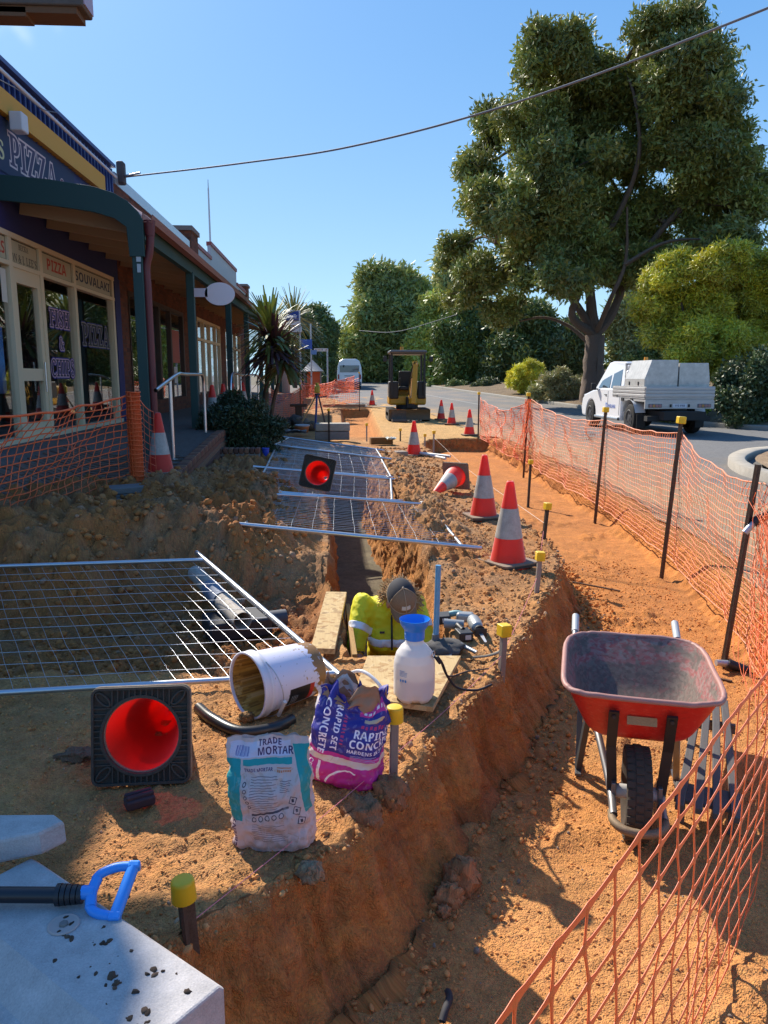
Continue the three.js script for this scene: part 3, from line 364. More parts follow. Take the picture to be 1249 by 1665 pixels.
// handrails
{
  const h = thing('handrail', 'stainless handrail on ramp beside maroon downpipe', 'handrail', [0, 0, 0], 0, 'ramp handrails'); obj('rail', tube([[-2.05, 1.40, -8.95], [-2.05, 1.50, -9.6], [-2.05, 1.59, -10.3], [-2.05, 1.585, -10.6], [-2.05, 1.585, -11.6], [-2.05, 1.58, -12.0], [-2.05, 1.52, -12.12], [-2.05, 1.35, -12.15], [-2.05, 0.7, -12.15]], 0.024, 10, 80), STEEL, h); const P = obj('post', rod([-2.05, 0.52, -9.72], [-2.05, 1.51, -9.72], 0.024, 0.024, 12), STEEL, h); obj('base_plate', cyl(0.055, 0.06, 0.02, 16, -2.05, 0.53, -9.72), STEEL, P);
  const h2 = thing('handrail', 'stainless handrail farther along veranda behind the spiky palms', 'handrail', [0, 0, 0], 0, 'ramp handrails'); obj('rail', tube([[-2.05, 0.75, -15.2], [-2.05, 1.4, -15.2], [-2.05, 1.58, -15.4], [-2.05, 1.585, -17], [-2.05, 1.58, -20.4], [-2.05, 1.45, -21.4], [-2.05, 1.2, -22.8]], 0.024, 10, 70), STEEL, h2); for (const z of [-16.8, -18.6, -20.4]) obj('post', rod([-2.05, 0.7, z], [-2.05, 1.57, z], 0.02), STEEL, h2);
}
{ const p = thing('flagpole', 'thin white flagpole rising above the shop roofs', 'flagpole', [-5, 4, -32.5]); obj('pole', rod([0, 0, 0], [0, 4.9, 0], 0.05, 0.03, 10), M([0.6, 0.62, 0.66], 0.4), p); obj('finial', cyl(0.012, 0.02, 0.35, 8, 0, 5.05, 0), ZINC, p); }
// rusty underside of a sign box high at the left
{ const b = thing('rusty_sign_box', 'rusty underside of a lightbox sign overhanging the street corner', 'sign', [-2.46, 4.08, -6.15]); obj('casing', [rbox(1.42, 0.34, 0.24, 0.015, 0, 0.2, 0)], M([0.17, 0.13, 0.11], 0.7, { map: paveMap }), b); obj('bottom_tray', [box(1.36, 0.05, 0.2, -0.02, 0.012, 0), box(0.42, 0.06, 0.16, 0.1, -0.008, 0.02)], M([0.24, 0.12, 0.06], 0.85, { map: rep(dirtMap, 1.5) }), b); obj('face', box(0.012, 0.3, 0.2, 0.714, 0.2, 0), M([0.45, 0.35, 0.42], 0.5), b); obj('mount', rod([-0.5, 0.36, 0], [-1.6, 0.5, -0.2], 0.03), ZINC, b); }
{ const w = tag(obj('loose_cable', tube([[-2.62, 4.14, -6.0], [-2.9, 4.1, -7], [-3.4, 4.6, -9.2], [-3.75, 4.95, -10.9], [-3.93, 5.25, -12.0]], 0.006, 5, 40), M([0.12, 0.12, 0.14], 0.7)), 'thin loose cable from rusty sign box to blue parapet', 'cable'); }
{ const w = tag(obj('overhead_cable', tube([[-3.95, 5.2, -15.4], [-1.5, 5.0, -13.5], [0.2, 4.86, -12.0], [2.2, 4.9, -10.2], [4.5, 5.2, -8.0], [8.5, 6.0, -4.2]], 0.014, 6, 80), M([0.22, 0.21, 0.22], 0.7)), 'overhead power cable crossing the sky from shop parapet', 'cable'); const k = thing('cable_bracket', 'dark service bracket where overhead cable meets blue parapet', 'bracket', [-3.93, 5.15, -15.3]); obj('insulator', [rbox(0.14, 0.4, 0.2, 0.04, 0, 0.1, 0)], M([0.06, 0.045, 0.045], 0.6), k); obj('clamp', rod([0.05, 0.05, 0], [0.4, 0.05, 0.25], 0.02), ZINC, k); }
// ---------- traffic cones ----------
const CONE_O = new THREE.MeshPhysicalMaterial({ color: lin(0.92, 0.055, 0.015), roughness: 0.6, transmission: 0.6, thickness: 0 }), CONE_W = M([0.66, 0.62, 0.56], 0.5, { map: rep(paveMap, 0.5) }), RUBBER = M([0.035, 0.033, 0.032], 0.8, { map: rep(dirtMap, 2) }), RUBBERDUST = M([0.11, 0.088, 0.07], 0.95, { map: rep(dirtMap, 2) }), DUSTTOP = M([0.40, 0.30, 0.22], 0.95, { map: rep(dirtMap, 2) });
const coneR = (y) => lerp(0.148, 0.03, (y - 0.035) / 0.665);
function rsq(h, r, n = 6) { const p = []; for (const [cx, cy, a0] of [[h - r, h - r, 0], [-h + r, h - r, PI / 2], [-h + r, -h + r, PI], [h - r, -h + r, 1.5 * PI]]) for (let i = 0; i <= n; i++) { const a = a0 + (PI / 2) * (i / n); p.push([cx + r * Math.cos(a), cy + r * Math.sin(a)]); } return p; }
function makeCone(label) {
  const c = thing('traffic_cone', label, 'traffic cone', [0, 0, 0], 0, 'orange traffic cones with white bands on the works'); const H = 0.185, circ = (r, n = 40) => Array.from({ length: n }, (_, i) => [r * Math.cos((-i / n) * 2 * PI), r * Math.sin((-i / n) * 2 * PI)]);
  const plate = place(extr(rsq(H, 0.03), 0.010, 0.003, [circ(0.142)]), 0, 0.026, 0, -PI / 2), skirt = place(extr(rsq(H, 0.03), 0.026, 0, [rsq(H - 0.009, 0.024).reverse()]), 0, 0.002, 0, -PI / 2), ring = place(extr(circ(0.155).reverse(), 0.022, 0, [circ(0.144)]), 0, 0.006, 0, -PI / 2);
  const b = obj('base', [place(extr(rsq(H - 0.006, 0.026), 0.003, 0, [circ(0.143)]), 0, 0.0185, 0, -PI / 2), skirt, ring], RUBBERDUST, c); obj('base_top', plate, DUSTTOP, c);
  const ribs = []; for (let k = 0; k < 4; k++) { const a = (k * PI) / 2; for (let i = -5; i <= 5; i++) { const t = i * 0.0215, inner = Math.sqrt(Math.max(0, 0.155 * 0.155 - t * t)); if (H - 0.01 - inner < 0.012) continue; const x0 = inner, x1 = H - 0.008; ribs.push(place(box(x1 - x0, 0.018, 0.005, (x0 + x1) / 2, 0.016, t), 0, 0, 0, 0, a)); } const q = a + PI / 4, sl = []; for (let i = 0; i < 20; i++) { const w = (i / 20) * 2 * PI; sl.push([0.2 + 0.034 * Math.cos(w) * 1.0, 0.008, 0.014 * Math.sin(w)]); } obj('slot_rim', place(tube(sl, 0.0045, 5, 40, true), 0, 0, 0, 0, q), RUBBERDUST, b); }
  obj('rib', ribs, RUBBERDUST, b).userData.kind = 'stuff';
  obj('body', lathe([[0.149, 0.036], [coneR(0.2), 0.2], [coneR(0.45), 0.45], [coneR(0.68), 0.68], [0.027, 0.697], [0.020, 0.70], [0.018, 0.695], [coneR(0.65) - 0.004, 0.65], [coneR(0.2) - 0.004, 0.2], [0.143, 0.03]], 40), CONE_O, c);
  obj('reflective_band', lathe([[coneR(0.232) + 0.0004, 0.232], [coneR(0.234) + 0.002, 0.234], [coneR(0.35) + 0.002, 0.35], [coneR(0.475) + 0.002, 0.475], [coneR(0.477) + 0.0004, 0.477]], 40), CONE_W, c);
  return c;
}
const cone0 = makeCone('upright traffic cone nearest the camera on the terrace edge');
cone0.position.set(1.406, terrace(1.406, -6.16) + 0.005, -6.16); cone0.rotation.y = 0.5;
const gy = (x, z) => terrace(x, z) + 0.004;
for (const [x, z, t, l, y] of [
  [1.602, -8.293, 0.2, 'upright traffic cone second along the terrace edge behind the nearest upright one'], [1.518, -15.27, 0.4, 'traffic cone beside white pipes and timber offcuts before the platform'],
  [3.539, -20.57, 0.1, 'rightmost traffic cone on the tan platform beside orange mesh'], [3.697, -24.9, 0.7, 'middle traffic cone of the three on the platform beside the digger', 0.03], [3.664, -27.2, 0.3, 'farthest traffic cone of the three right of the digger', 0.06], [1.60, -35.6, 0.2, 'small distant traffic cone on the road left of digger', 0.26], [2.45, -31, 0.5, 'traffic cone half hidden behind the digger', 0.12],
  [-2.02, -8.86, 0.15, 'traffic cone at the foot of maroon downpipe', 0.455], [-2.22, -14.0, 0.3, 'traffic cone on the veranda behind the shrub, nearest of that row', 0.715], [-2.27, -15.7, 0.9, 'traffic cone on the veranda behind the shrub, second of that row', 0.72], [-2.25, -16.9, 0.4, 'traffic cone on the veranda third along, partly hidden by a post', 0.725], [-2.3, -19.2, 0.2, 'farthest traffic cone on the veranda beside the handrail', 0.73]])
  dup(cone0, [x, y ?? gy(x, z), z], t, l);
// a cone lying down: base plate at p facing direction -axis; axis = horizontal heading of the tip
function lyingCone(p, hx, hz, label, roll = 0, tilt = 0.215) {
  const c = dup(cone0, p, 0, label), l = Math.hypot(hx, hz), up = V(hx / l * Math.cos(tilt), -Math.sin(tilt), hz / l * Math.cos(tilt)), side = new THREE.Vector3().crossVectors(V(0, 1, 0), up).normalize(), f = new THREE.Vector3().crossVectors(side, up).normalize();
  c.quaternion.setFromRotationMatrix(new THREE.Matrix4().makeBasis(side, up, f)); c.quaternion.multiply(new THREE.Quaternion().setFromAxisAngle(V(0, 1, 0), roll)); return c;
}
lyingCone([-0.765, 0.196, -2.80], -0.03, -1, 'traffic cone lying with its open red underside and black base facing camera');
lyingCone([-0.235, 0.475, -8.75], 0.12, -0.99, 'traffic cone lying on the fence panels showing red hollow underside', 0.2);
lyingCone([1.62, 0.23, -10.35], -0.55, 0.84, 'toppled traffic cone with its tip pointing at the ground beside fence panels', 0.0, 0.22);

// ---------- pegs with yellow caps ----------
const YEL = new THREE.MeshPhysicalMaterial({ color: lin(0.92, 0.62, 0.012), roughness: 0.5, transmission: 0.3, thickness: 0 }), PEGM = M([0.20, 0.17, 0.15], 0.5, { metalness: 0.6, map: rep(dirtMap, 2) }), PEGG = M([0.45, 0.42, 0.40], 0.55, { metalness: 0.4, map: rep(paveMap, 2) }), PEGB = M([0.05, 0.035, 0.025], 0.7, { metalness: 0.3 });
function starBar(len, w) { const p = []; for (let k = 0; k < 3; k++) { const a = (k * 2 * PI) / 3, b = a + PI / 3; p.push([w * Math.cos(a - 0.14), w * Math.sin(a - 0.14)], [w * Math.cos(a + 0.14), w * Math.sin(a + 0.14)], [w * 0.2 * Math.cos(b), w * 0.2 * Math.sin(b)]); } return place(extr(p, len, 0.0008), 0, 0, 0, -PI / 2); }
function peg(x, y, z, h, label, m, round, lx = 0, lz = 0) {
  const t = thing('survey_peg', label, 'peg', [x, y, z], rr(0, 2), 'yellow capped survey pegs'); t.rotation.set(lz, t.rotation.y * 0.2, lx);
  obj('stake', round === 2 ? place(starBar(h + 0.18, 0.026), 0, -0.2, 0) : rbox(0.032, h + 0.16, 0.032, 0.004, 0, (h - 0.2) / 2, 0), m, t);
  const c = obj('cap', round ? [lathe([[0.0, 0.062], [0.026, 0.062], [0.031, 0.058], [0.033, 0.05], [0.035, 0.0], [0.031, 0.0], [0.029, 0.045]], 24).translate(0, h - 0.05, 0)] : rbox(0.062, 0.066, 0.062, 0.006, 0, h - 0.03, 0), YEL, t);
  return t;
}
peg(-0.428, -0.12, -1.955, 0.29, 'yellow round capped peg at the near corner of the terrace edge', PEGM, 2, 0.05);
peg(0.205, -0.02, -2.80, 0.30, 'yellow round capped peg behind the blue and pink cement bag', PEGG, 1, -0.02);
peg(0.875, -0.01, -3.91, 0.25, 'yellow square capped peg beside the power saw', PEGG, 0, -0.04);
peg(1.43, -0.01, -5.32, 0.32, 'yellow square capped peg in front of the nearest upright cone', PEGG, 0, -0.06);
peg(1.955, -0.05, -7.1, 0.42, 'dark peg with yellow cap right of the nearest upright cone', PEGB, 0, -0.09);
peg(2.86, -0.39, -11.3, 0.72, 'tall brown yellow capped peg standing in the pit by the mesh', PEGB, 0, -0.03);
peg(0.725, 0, -19.2, 0.42, 'thin far yellow capped peg at the edge of the second excavation', PEGG, 0);
peg(1.55, 0, -19.0, 0.30, 'dark yellow capped peg directly behind the cone by white pipes', PEGB, 0);
peg(1.98, 0, -17.4, 0.28, 'small yellow capped peg just right of the cone by white pipes', PEGG, 0);
peg(2.02, -0.02, -16.1, 0.46, 'pale yellow capped peg where the white string ends', PEGG, 0);
peg(-0.21, 0.05, -18.6, 0.75, 'dark peg with yellow cap standing before the stacked concrete blocks', PEGB, 2);
const PINK = M([0.75, 0.22, 0.25], 0.7), STR = M([0.7, 0.6, 0.52], 0.7);
const sag = (a, b, s) => [a, [(a[0] + b[0]) / 2, (a[1] + b[1]) / 2 - s, (a[2] + b[2]) / 2], b];
tag(obj('string_line', [[[-0.428, 0.04, -1.955], [0.19, 0.06, -2.82], 0.01], [[0.19, 0.06, -2.82], [0.875, 0.07, -3.91], 0.015], [[0.875, 0.07, -3.91], [1.43, 0.12, -5.32], 0.01], [[1.43, 0.12, -5.32], [1.955, 0.1, -7.1], 0.02]].map(([a, b, s]) => tube(sag(a, b, s), 0.0016, 4, 16)), PINK), 'pink string line strung between the pegs of the terrace edge', 'string');
tag(obj('string_line', tube(sag([1.955, 0.18, -7.1], [2.02, 0.3, -16.1], 0.08), 0.0022, 4, 20), STR), 'pale string line running back from dark peg to platform', 'string');

// ---------- cement bags ----------
function sack(w, h, d, o = {}) { // front is +z; u = 0.5 at the front centre
  const N = 96, Mv = 48, s = o.seed ?? 0, K = 720, arc = [0], xy = (q) => { const a = (q / K - 0.5) * 2 * PI, x = Math.sin(a), z = Math.cos(a); return [Math.sign(x) * Math.pow(Math.abs(x), 0.55) * w / 2, Math.sign(z) * Math.pow(Math.abs(z), 0.55) * d / 2]; }; for (let q = 1; q <= K; q++) { const p = xy(q), p0 = xy(q - 1); arc.push(arc[q - 1] + Math.hypot(p[0] - p0[0], p[1] - p0[1])); } const inv = (f) => { const L = f * arc[K]; let lo = 0, hi = K; while (hi - lo > 1) { const m = (lo + hi) >> 1; if (arc[m] < L) lo = m; else hi = m; } return (lo + (L - arc[lo]) / (arc[hi] - arc[lo] || 1)) / K; }; const geo = grid(N, Mv, (u, v) => {
    const a = (inv(u) - 0.5) * 2 * PI, sx = Math.sin(a), cz = Math.cos(a), e = 0.55; let X = Math.sign(sx) * Math.pow(Math.abs(sx), e), Z = Math.sign(cz) * Math.pow(Math.abs(cz), e);
    const belly = 0.78 + 0.30 * Math.sin(PI * clamp(v * 0.9 + 0.12)), flat = o.open ? lerp(1, 0.55, ss(0.55, 1, v)) : 1 - 0.93 * ss(0.5, 1.0, v); let hw = (w / 2) * (o.open ? 1 - 0.05 * v : lerp(0.97, 1.0 - 0.06 * ss(0.6, 1, v), v)), hd = (d / 2) * belly * flat;
    const bot = ss(0, 0.07, v); hw *= 0.93 + 0.07 * bot; hd *= 0.86 + 0.14 * bot; let y = h * v;
    const wr = 0.012 * fbm(u * 7 + s, v * 5, s, 3) + 0.008 * Math.abs(n2(u * 15 + s, v * 4 + s)) + (o.open ? 0.03 * ss(0.62, 1, v) * fbm(u * 6, v * 4, s + 4, 2) : 0.01 * ss(0.7, 1, v) * n2(u * 9, s));
    if (o.open) y += ss(0.7, 1, v) * h * (0.10 * n2(Math.cos(u * 6.283) * 0.9 + s, Math.sin(u * 6.283) * 0.9) + 0.05 * n2(u * 13, s)); else y += ss(0.8, 1, v) * h * (0.03 * n2(X * 1.6 + s, 2) - 0.035 * X * X);
    return [X * hw + Math.sin(a) * wr, y, Z * hd + Math.cos(a) * wr + (o.lean ?? 0) * v * v, u, v];
  });
  const bottom = grid(24, 1, (u, v) => { const a = (u - 0.5) * 2 * PI, sx = Math.sin(a), cz = Math.cos(a); return [v * Math.sign(sx) * Math.pow(Math.abs(sx), 0.55) * (w / 2) * 0.9, 0.003, v * Math.sign(cz) * Math.pow(Math.abs(cz), 0.55) * (d / 2) * 0.7, 0.9, 0.02]; });
  return [geo, bottom];
}
const bagTex1 = canvasTex(1024, 512, (g, w, h) => {
  g.fillStyle = '#cdb4ac'; g.fillRect(0, 0, w, h); const L = 392, R = 640, Rn = RNG(3);
  g.fillStyle = '#1a938f'; g.fillRect(290, 90, L - 296, 260); g.beginPath(); g.moveTo(R, 40); g.lineTo(760, 30); g.lineTo(760, 330); g.lineTo(702, 330); g.fill(); g.fillRect(L + 6, 92, R - L - 10, 24);
  g.fillStyle = '#cfc3d0'; g.fillRect(L - 70, 20, R - L + 60, 66); g.fillStyle = '#3b2552'; g.font = 'bold 38px sans-serif'; g.fillText('TRADE', L + 76, 40); g.font = 'bold 44px sans-serif'; g.fillText('MORTAR', L + 70, 80); g.font = 'bold 19px sans-serif'; g.fillText('TRADE MORTAR', L + 8, 142);
  g.fillStyle = '#4a4f8a'; for (let i = 0; i < 14; i++) g.fillRect(L - 40 + i * 5, 40, 1 + Rn() * 3, 40);
  g.fillStyle = '#6a5c60'; for (let i = 0; i < 15; i++) g.fillRect(L + 44, 160 + i * 10, 90 + Rn() * 50, 2.4); for (let i = 0; i < 10; i++) g.fillRect(L + 40, 366 + i * 9, 110 + Rn() * 70, 2); for (let i = 0; i < 6; i++) g.fillRect(R - 60, 178 + i * 8, 30 + Rn() * 30, 2.4);
  g.fillStyle = '#c46f3c'; g.fillRect(R - 78, 128, 70, 4); for (let i = 0; i < 7; i++) g.fillRect(R - 76 + i * 10, 138, 5 + Rn() * 3, 9);
  g.fillStyle = '#4a4048'; g.save(); g.translate(L + 40, 318); g.rotate(-0.16); g.fillRect(0, 0, 190, 9); g.restore(); g.lineWidth = 3.5; g.strokeStyle = '#3a3038'; for (let i = 0; i < 5; i++) { g.beginPath(); g.arc(L + 54 + i * 34, 342 - i * 5, 10, 0, 7); g.stroke(); g.beginPath(); g.arc(L + 16 + i * 5, 186 + i * 24, 7, 0, 7); g.stroke(); }
  for (let i = 0; i < 3; i++) { const x = R + 2 + i * 16, y = 262 + i * 48; g.save(); g.translate(x, y); g.rotate(0.35); g.strokeRect(-15, -15, 30, 30); g.restore(); g.fillStyle = '#3a3038'; g.fillRect(x - 6, y - 7, 12, 13); }
  g.save(); g.translate(L - 44, 506); g.rotate(-PI / 2); g.fillStyle = '#4a2a4a'; g.font = 'bold 40px sans-serif'; g.fillText('CEMENT', 0, 0); g.font = 'bold 22px sans-serif'; g.fillText('AUSTRALIA', 0, -36); g.restore();
  g.globalAlpha = 0.22; for (let i = 0; i < 700; i++) { g.fillStyle = Rn() < 0.6 ? '#a9815f' : '#d8c6ba'; g.beginPath(); g.ellipse(Rn() * w, h * (0.25 + 0.75 * Rn()), 3 + Rn() * 22, 2 + Rn() * 7, Rn() * 3, 0, 7); g.fill(); }
});
const bagTex2 = canvasTex(1024, 512, (g, w, h) => {
  const Rn = RNG(5); g.fillStyle = '#cfc6c6'; g.fillRect(0, 0, w, h); g.fillStyle = '#2c2a86'; g.fillRect(330, 0, 700, 330); g.fillStyle = '#d8cfc9'; g.fillRect(300, 322, 724, 40); g.fillStyle = '#c02a8c'; g.fillRect(270, 362, 754, 150); g.fillStyle = '#c02a8c'; g.fillRect(330, 300, 700, 22); g.fillRect(570, 30, 300, 44);
  g.fillStyle = '#e8e0ea'; for (let i = 0; i < 12; i++) g.fillRect(590 + i * 20, 44 + (i % 3) * 2, 8 + Rn() * 8, 14); g.fillStyle = '#c8b090'; g.fillRect(600, 92, 92, 18); g.fillStyle = '#b8336e'; for (let i = 0; i < 8; i++) g.fillRect(590 + i * 20, 126 + (i % 2) * 3, 10 + Rn() * 6, 18); g.fillStyle = '#f0ecf4'; g.font = 'bold 54px sans-serif'; g.fillText('RAPID SET', 560, 198); g.fillText('CONCRETE', 546, 246); g.font = 'bold 26px sans-serif'; g.fillText('HARDENS IN 30 MIN', 540, 278); g.fillStyle = '#a7a3d4'; for (let i = 0; i < 4; i++) g.fillRect(560, 290 + i * 8, 100 + Rn() * 90, 3);
  const vert = (t, x, y, s, c) => { g.save(); g.translate(x, y); g.rotate(PI / 2); g.fillStyle = c; g.font = `bold ${s}px sans-serif`; g.fillText(t, 0, 0); g.restore(); };
  vert('RAPID SET', 455, 60, 46, '#eee8f2'); vert('CONCRETE', 395, 60, 50, '#eee8f2'); vert('CEMENT', 350, 372, 36, '#eee6ea'); vert('AUSTRALIA', 316, 372, 24, '#eee6ea'); g.fillStyle = '#b8336e'; for (let i = 0; i < 9; i++) g.fillRect(500, 90 + i * 18, 16, 6 + Rn() * 6); g.fillStyle = '#eee6ea'; g.fillRect(400, 368, 16, 130); g.beginPath(); g.lineWidth = 10; g.strokeStyle = '#eee6ea'; g.arc(560, 500, 110, PI, 1.6 * PI); g.stroke();
  g.fillStyle = '#b9b1b4'; for (let i = 0; i < 90; i++) g.fillRect(60 + Rn() * 250, Rn() * 300, 20 + Rn() * 60, 3);
  g.globalAlpha = 0.28; for (let i = 0; i < 420; i++) { g.fillStyle = Rn() < 0.5 ? '#a98c72' : '#d8c8bc'; g.beginPath(); g.ellipse(Rn() * w, Rn() * h, 2 + Rn() * 20, 2 + Rn() * 6, Rn() * 3, 0, 7); g.fill(); }
});
{
  const a = thing('cement_bag', 'closed white and teal mortar bag standing at the terrace edge', 'cement bag', [-0.222, -0.006, -2.40], -0.16); a.rotation.z = 0.09; obj('sack', sack(0.275, 0.365, 0.135, { seed: 3, lean: -0.05 }), M(0xffffff, 0.62, { map: bagTex1, bumpMap: rep(dirtBump, 1), bumpScale: 0.002, side: THREE.DoubleSide }), a);
  const b = thing('cement_bag', 'torn open blue and pink rapid set concrete bag', 'cement bag', [0.01, 0.0, -2.80], -0.30); b.rotation.z = -0.13; obj('sack', sack(0.28, 0.37, 0.19, { seed: 8, open: true }), M(0xffffff, 0.6, { map: bagTex2, side: THREE.DoubleSide }), b);
  obj('powder', grid(20, 20, (u, v) => { const a2 = u * 2 * PI, r = v; return [0.125 * r * Math.cos(a2), 0.26 + 0.02 * fbm(Math.cos(a2) * r * 2, 3, Math.sin(a2) * r * 2, 2), 0.07 * r * Math.sin(a2)]; }), M([0.38, 0.35, 0.31], 1, { map: rep(dirtMap, 3) }), b);
  obj('paper_liner', grid(40, 8, (u, v) => { const a2 = u * 2 * PI; return [0.13 * Math.sin(a2) * (1 - 0.06 * v), 0.31 + 0.075 * v + 0.03 * n2(Math.cos(a2) * 1.1, Math.sin(a2) * 1.1 + 4) * v * 2, 0.06 * Math.cos(a2) + 0.015 * n2(u * 8, v * 3)]; }), M([0.36, 0.2, 0.12], 0.8, { side: THREE.DoubleSide }), b);
}
// ---------- bucket ----------
{
  const bt = canvasTex(1024, 512, (g, w, h) => { g.fillStyle = '#d3cfdb'; g.fillRect(0, 0, w, h); const Rn = RNG(6); // v = 0 bottom
    g.fillStyle = '#8a6334'; g.beginPath(); g.moveTo(0, h); for (let x = 0; x <= w; x += 6) g.lineTo(x, h - 118 - 70 * fbm(x * 0.012, 2, 5, 4) - 26 * fbm(x * 0.05, 4, 1, 2)); g.lineTo(w, h); g.fill(); for (let i = 0; i < 160; i++) { g.globalAlpha = 0.7; g.fillStyle = Rn() < 0.5 ? '#9a7444' : '#b9b2bd'; g.beginPath(); const y = Rn(); g.ellipse(Rn() * w, h * (0.55 + 0.45 * y), 2 + Rn() * 12, 1 + Rn() * 6, Rn() * 3, 0, 7); g.fill(); } for (let i = 0; i < 70; i++) { g.globalAlpha = 0.5; g.fillStyle = '#6b5648'; g.beginPath(); g.ellipse(Rn() * w, Rn() * h * 0.6, 1 + Rn() * 5, 1 + Rn() * 3, Rn() * 3, 0, 7); g.fill(); }
    g.globalAlpha = 1; g.fillStyle = '#17151a'; g.fillRect(110, 150, 130, 190); g.fillStyle = '#b32020'; g.fillRect(110, 340, 130, 40); g.fillStyle = '#d8d8d8'; g.font = 'bold 26px sans-serif'; for (let i = 0; i < 4; i++) g.fillRect(130, 180 + i * 16, 40 + Rn() * 50, 3); });
  const it = canvasTex(512, 256, (g, w, h) => { g.fillStyle = '#b98a3a'; g.fillRect(0, 0, w, h); const Rn = RNG(16); for (let i = 0; i < 900; i++) { g.globalAlpha = 0.5; g.fillStyle = ['#d8a84a', '#8a6026', '#e6c684', '#6f4a1e'][i % 4]; g.fillRect(Rn() * w, Rn() * h, 2 + Rn() * 6, 12 + Rn() * 60); } });
  const b = thing('paint_bucket', 'white plastic pail lying on its side with dried brown residue inside', 'bucket'); // axis along local +y
  const ax = V(-0.78, 0.02, 0.62).normalize(), sd = new THREE.Vector3().crossVectors(V(0, 1, 0), ax).normalize(), f = new THREE.Vector3().crossVectors(sd, ax); b.quaternion.setFromRotationMatrix(new THREE.Matrix4().makeBasis(sd, ax, f)); b.position.set(-0.14, 0.145, -3.60);
  obj('wall', latheS([[0.118, 0.0], [0.128, 0.008], [0.131, 0.03], [0.146, 0.30], [0.149, 0.302], [0.149, 0.316]], 48, 60), M(0xffffff, 0.42, { map: bt }), b);
  obj('inside', lathe([[0.147, 0.36], [0.146, 0.35], [0.143, 0.31], [0.128, 0.03], [0.12, 0.006], [0, 0.006]], 48), M(0xffffff, 0.6, { map: it, side: THREE.DoubleSide }), b);
  obj('rim', [lathe([[0.149, 0.314], [0.157, 0.316], [0.157, 0.33], [0.151, 0.331], [0.151, 0.352], [0.157, 0.353], [0.157, 0.366], [0.147, 0.367], [0.146, 0.355]], 48)], M([0.62, 0.6, 0.64], 0.4), b);
  const hp = []; for (let i = 0; i <= 16; i++) { const a = PI * (i / 16); hp.push([0.158 * Math.cos(a), 0.322 - 0.05 * Math.sin(a), 0.16 * Math.sin(a)]); } obj('handle', place(tube(hp.map(([x, y, z]) => [x, y, Math.abs(z) + 0.005]), 0.0026, 6, 40), 0, 0, 0, 0, 1.0), ZINC, b); obj('grip', place(rod([0.05, 0.272, 0.166], [-0.05, 0.272, 0.166], 0.009, 0.009, 10), 0, 0, 0, 0, 1.0), M([0.6, 0.55, 0.5], 0.6), b);
}
tag(obj('rubber_hose_offcut', tube([[-0.66, 0.03, -3.42], [-0.57, 0.04, -3.27], [-0.43, 0.035, -3.15], [-0.29, 0.03, -3.19], [-0.22, 0.02, -3.29]], 0.026, 10, 40), M([0.012, 0.012, 0.013], 0.35)), 'black rubber hose offcut lying under the white bucket', 'hose');
{ const t = thing('rubber_chock', 'small dark ribbed rubber offcut in front of the black cone base', 'rubber offcut', [-0.735, 0.01, -2.63], 0.5); obj('body', [rbox(0.105, 0.04, 0.06, 0.012, 0, 0.018, 0), rbox(0.1, 0.02, 0.018, 0.008, 0, 0.042, 0.012), rbox(0.1, 0.018, 0.018, 0.008, 0, 0.041, -0.016)], M([0.055, 0.028, 0.04], 0.7, { map: rep(dirtMap, 2) }), t); }

// ---------- timber forms, jug, tools ----------
const plyMap = canvasTex(512, 512, (g, w, h) => { const R = RNG(21); g.fillStyle = '#b79a6a'; g.fillRect(0, 0, w, h); for (let i = 0; i < 500; i++) { g.globalAlpha = 0.18; g.fillStyle = R() < 0.5 ? '#8f7345' : '#d9c596'; g.fillRect(R() * w, R() * h, 1.5, 40 + R() * 200); } for (let i = 0; i < 420; i++) { g.globalAlpha = 0.33; g.fillStyle = ['#8a5a2c', '#7a4f2a', '#c9b78f', '#5f432a'][i % 4]; const x = R() * w, y = R() * h; g.beginPath(); g.ellipse(x, y, 3 + R() * R() * 44, 2 + R() * R() * 20, R() * 3, 0, 7); g.fill(); } });
const PLY = M(0xffffff, 0.85, { map: plyMap }), PLYE = M([0.34, 0.24, 0.14], 0.9, { map: rep(dirtMap, 2) });
function board(name, pts, y, th, label) { const c = pts.reduce((a, p) => [a[0] + p[0] / 4, a[1] + p[1] / 4], [0, 0]); const t = thing(name, label, 'board', [c[0], y, c[1]]); const g = place(extr(pts.map((p) => [p[0] - c[0], -(p[1] - c[1])]), th, 0.002), 0, 0, 0, -PI / 2); const u = g.attributes.uv; for (let i = 0; i < u.count; i++) u.setXY(i, u.getX(i) * 1.4, u.getY(i) * 1.4); obj('sheet', g, PLY, t); return t; }
board('plywood_sheet', [[0.06, -3.42], [0.42, -3.28], [0.65, -3.92], [0.15, -3.95]], 0.045, 0.022, 'stained plywood sheet lying under the plastic jug');
board('form_board', [[-0.16, -4.10], [-0.03, -4.08], [0.05, -5.22], [-0.09, -5.24]], 0.035, 0.028, 'muddy timber form board along the left side of worker\'s hole');
{ const t = thing('form_board', 'timber form board on edge across the near side of worker\'s hole', 'board', [0.22, -0.10, -3.985], -0.02); obj('plank', rbox(0.62, 0.16, 0.035, 0.004, 0, 0.02, 0), PLY, t); }
{ const t = thing('form_board', 'timber form board on edge inside the left wall of the hole', 'board', [0.07, -0.10, -4.66], 0.03); obj('plank', rbox(0.03, 0.2, 1.0, 0.004, 0, 0, 0), M(0xffffff, 0.85, { map: plyMap, color: lin(0.75, 0.62, 0.4) }), t); }
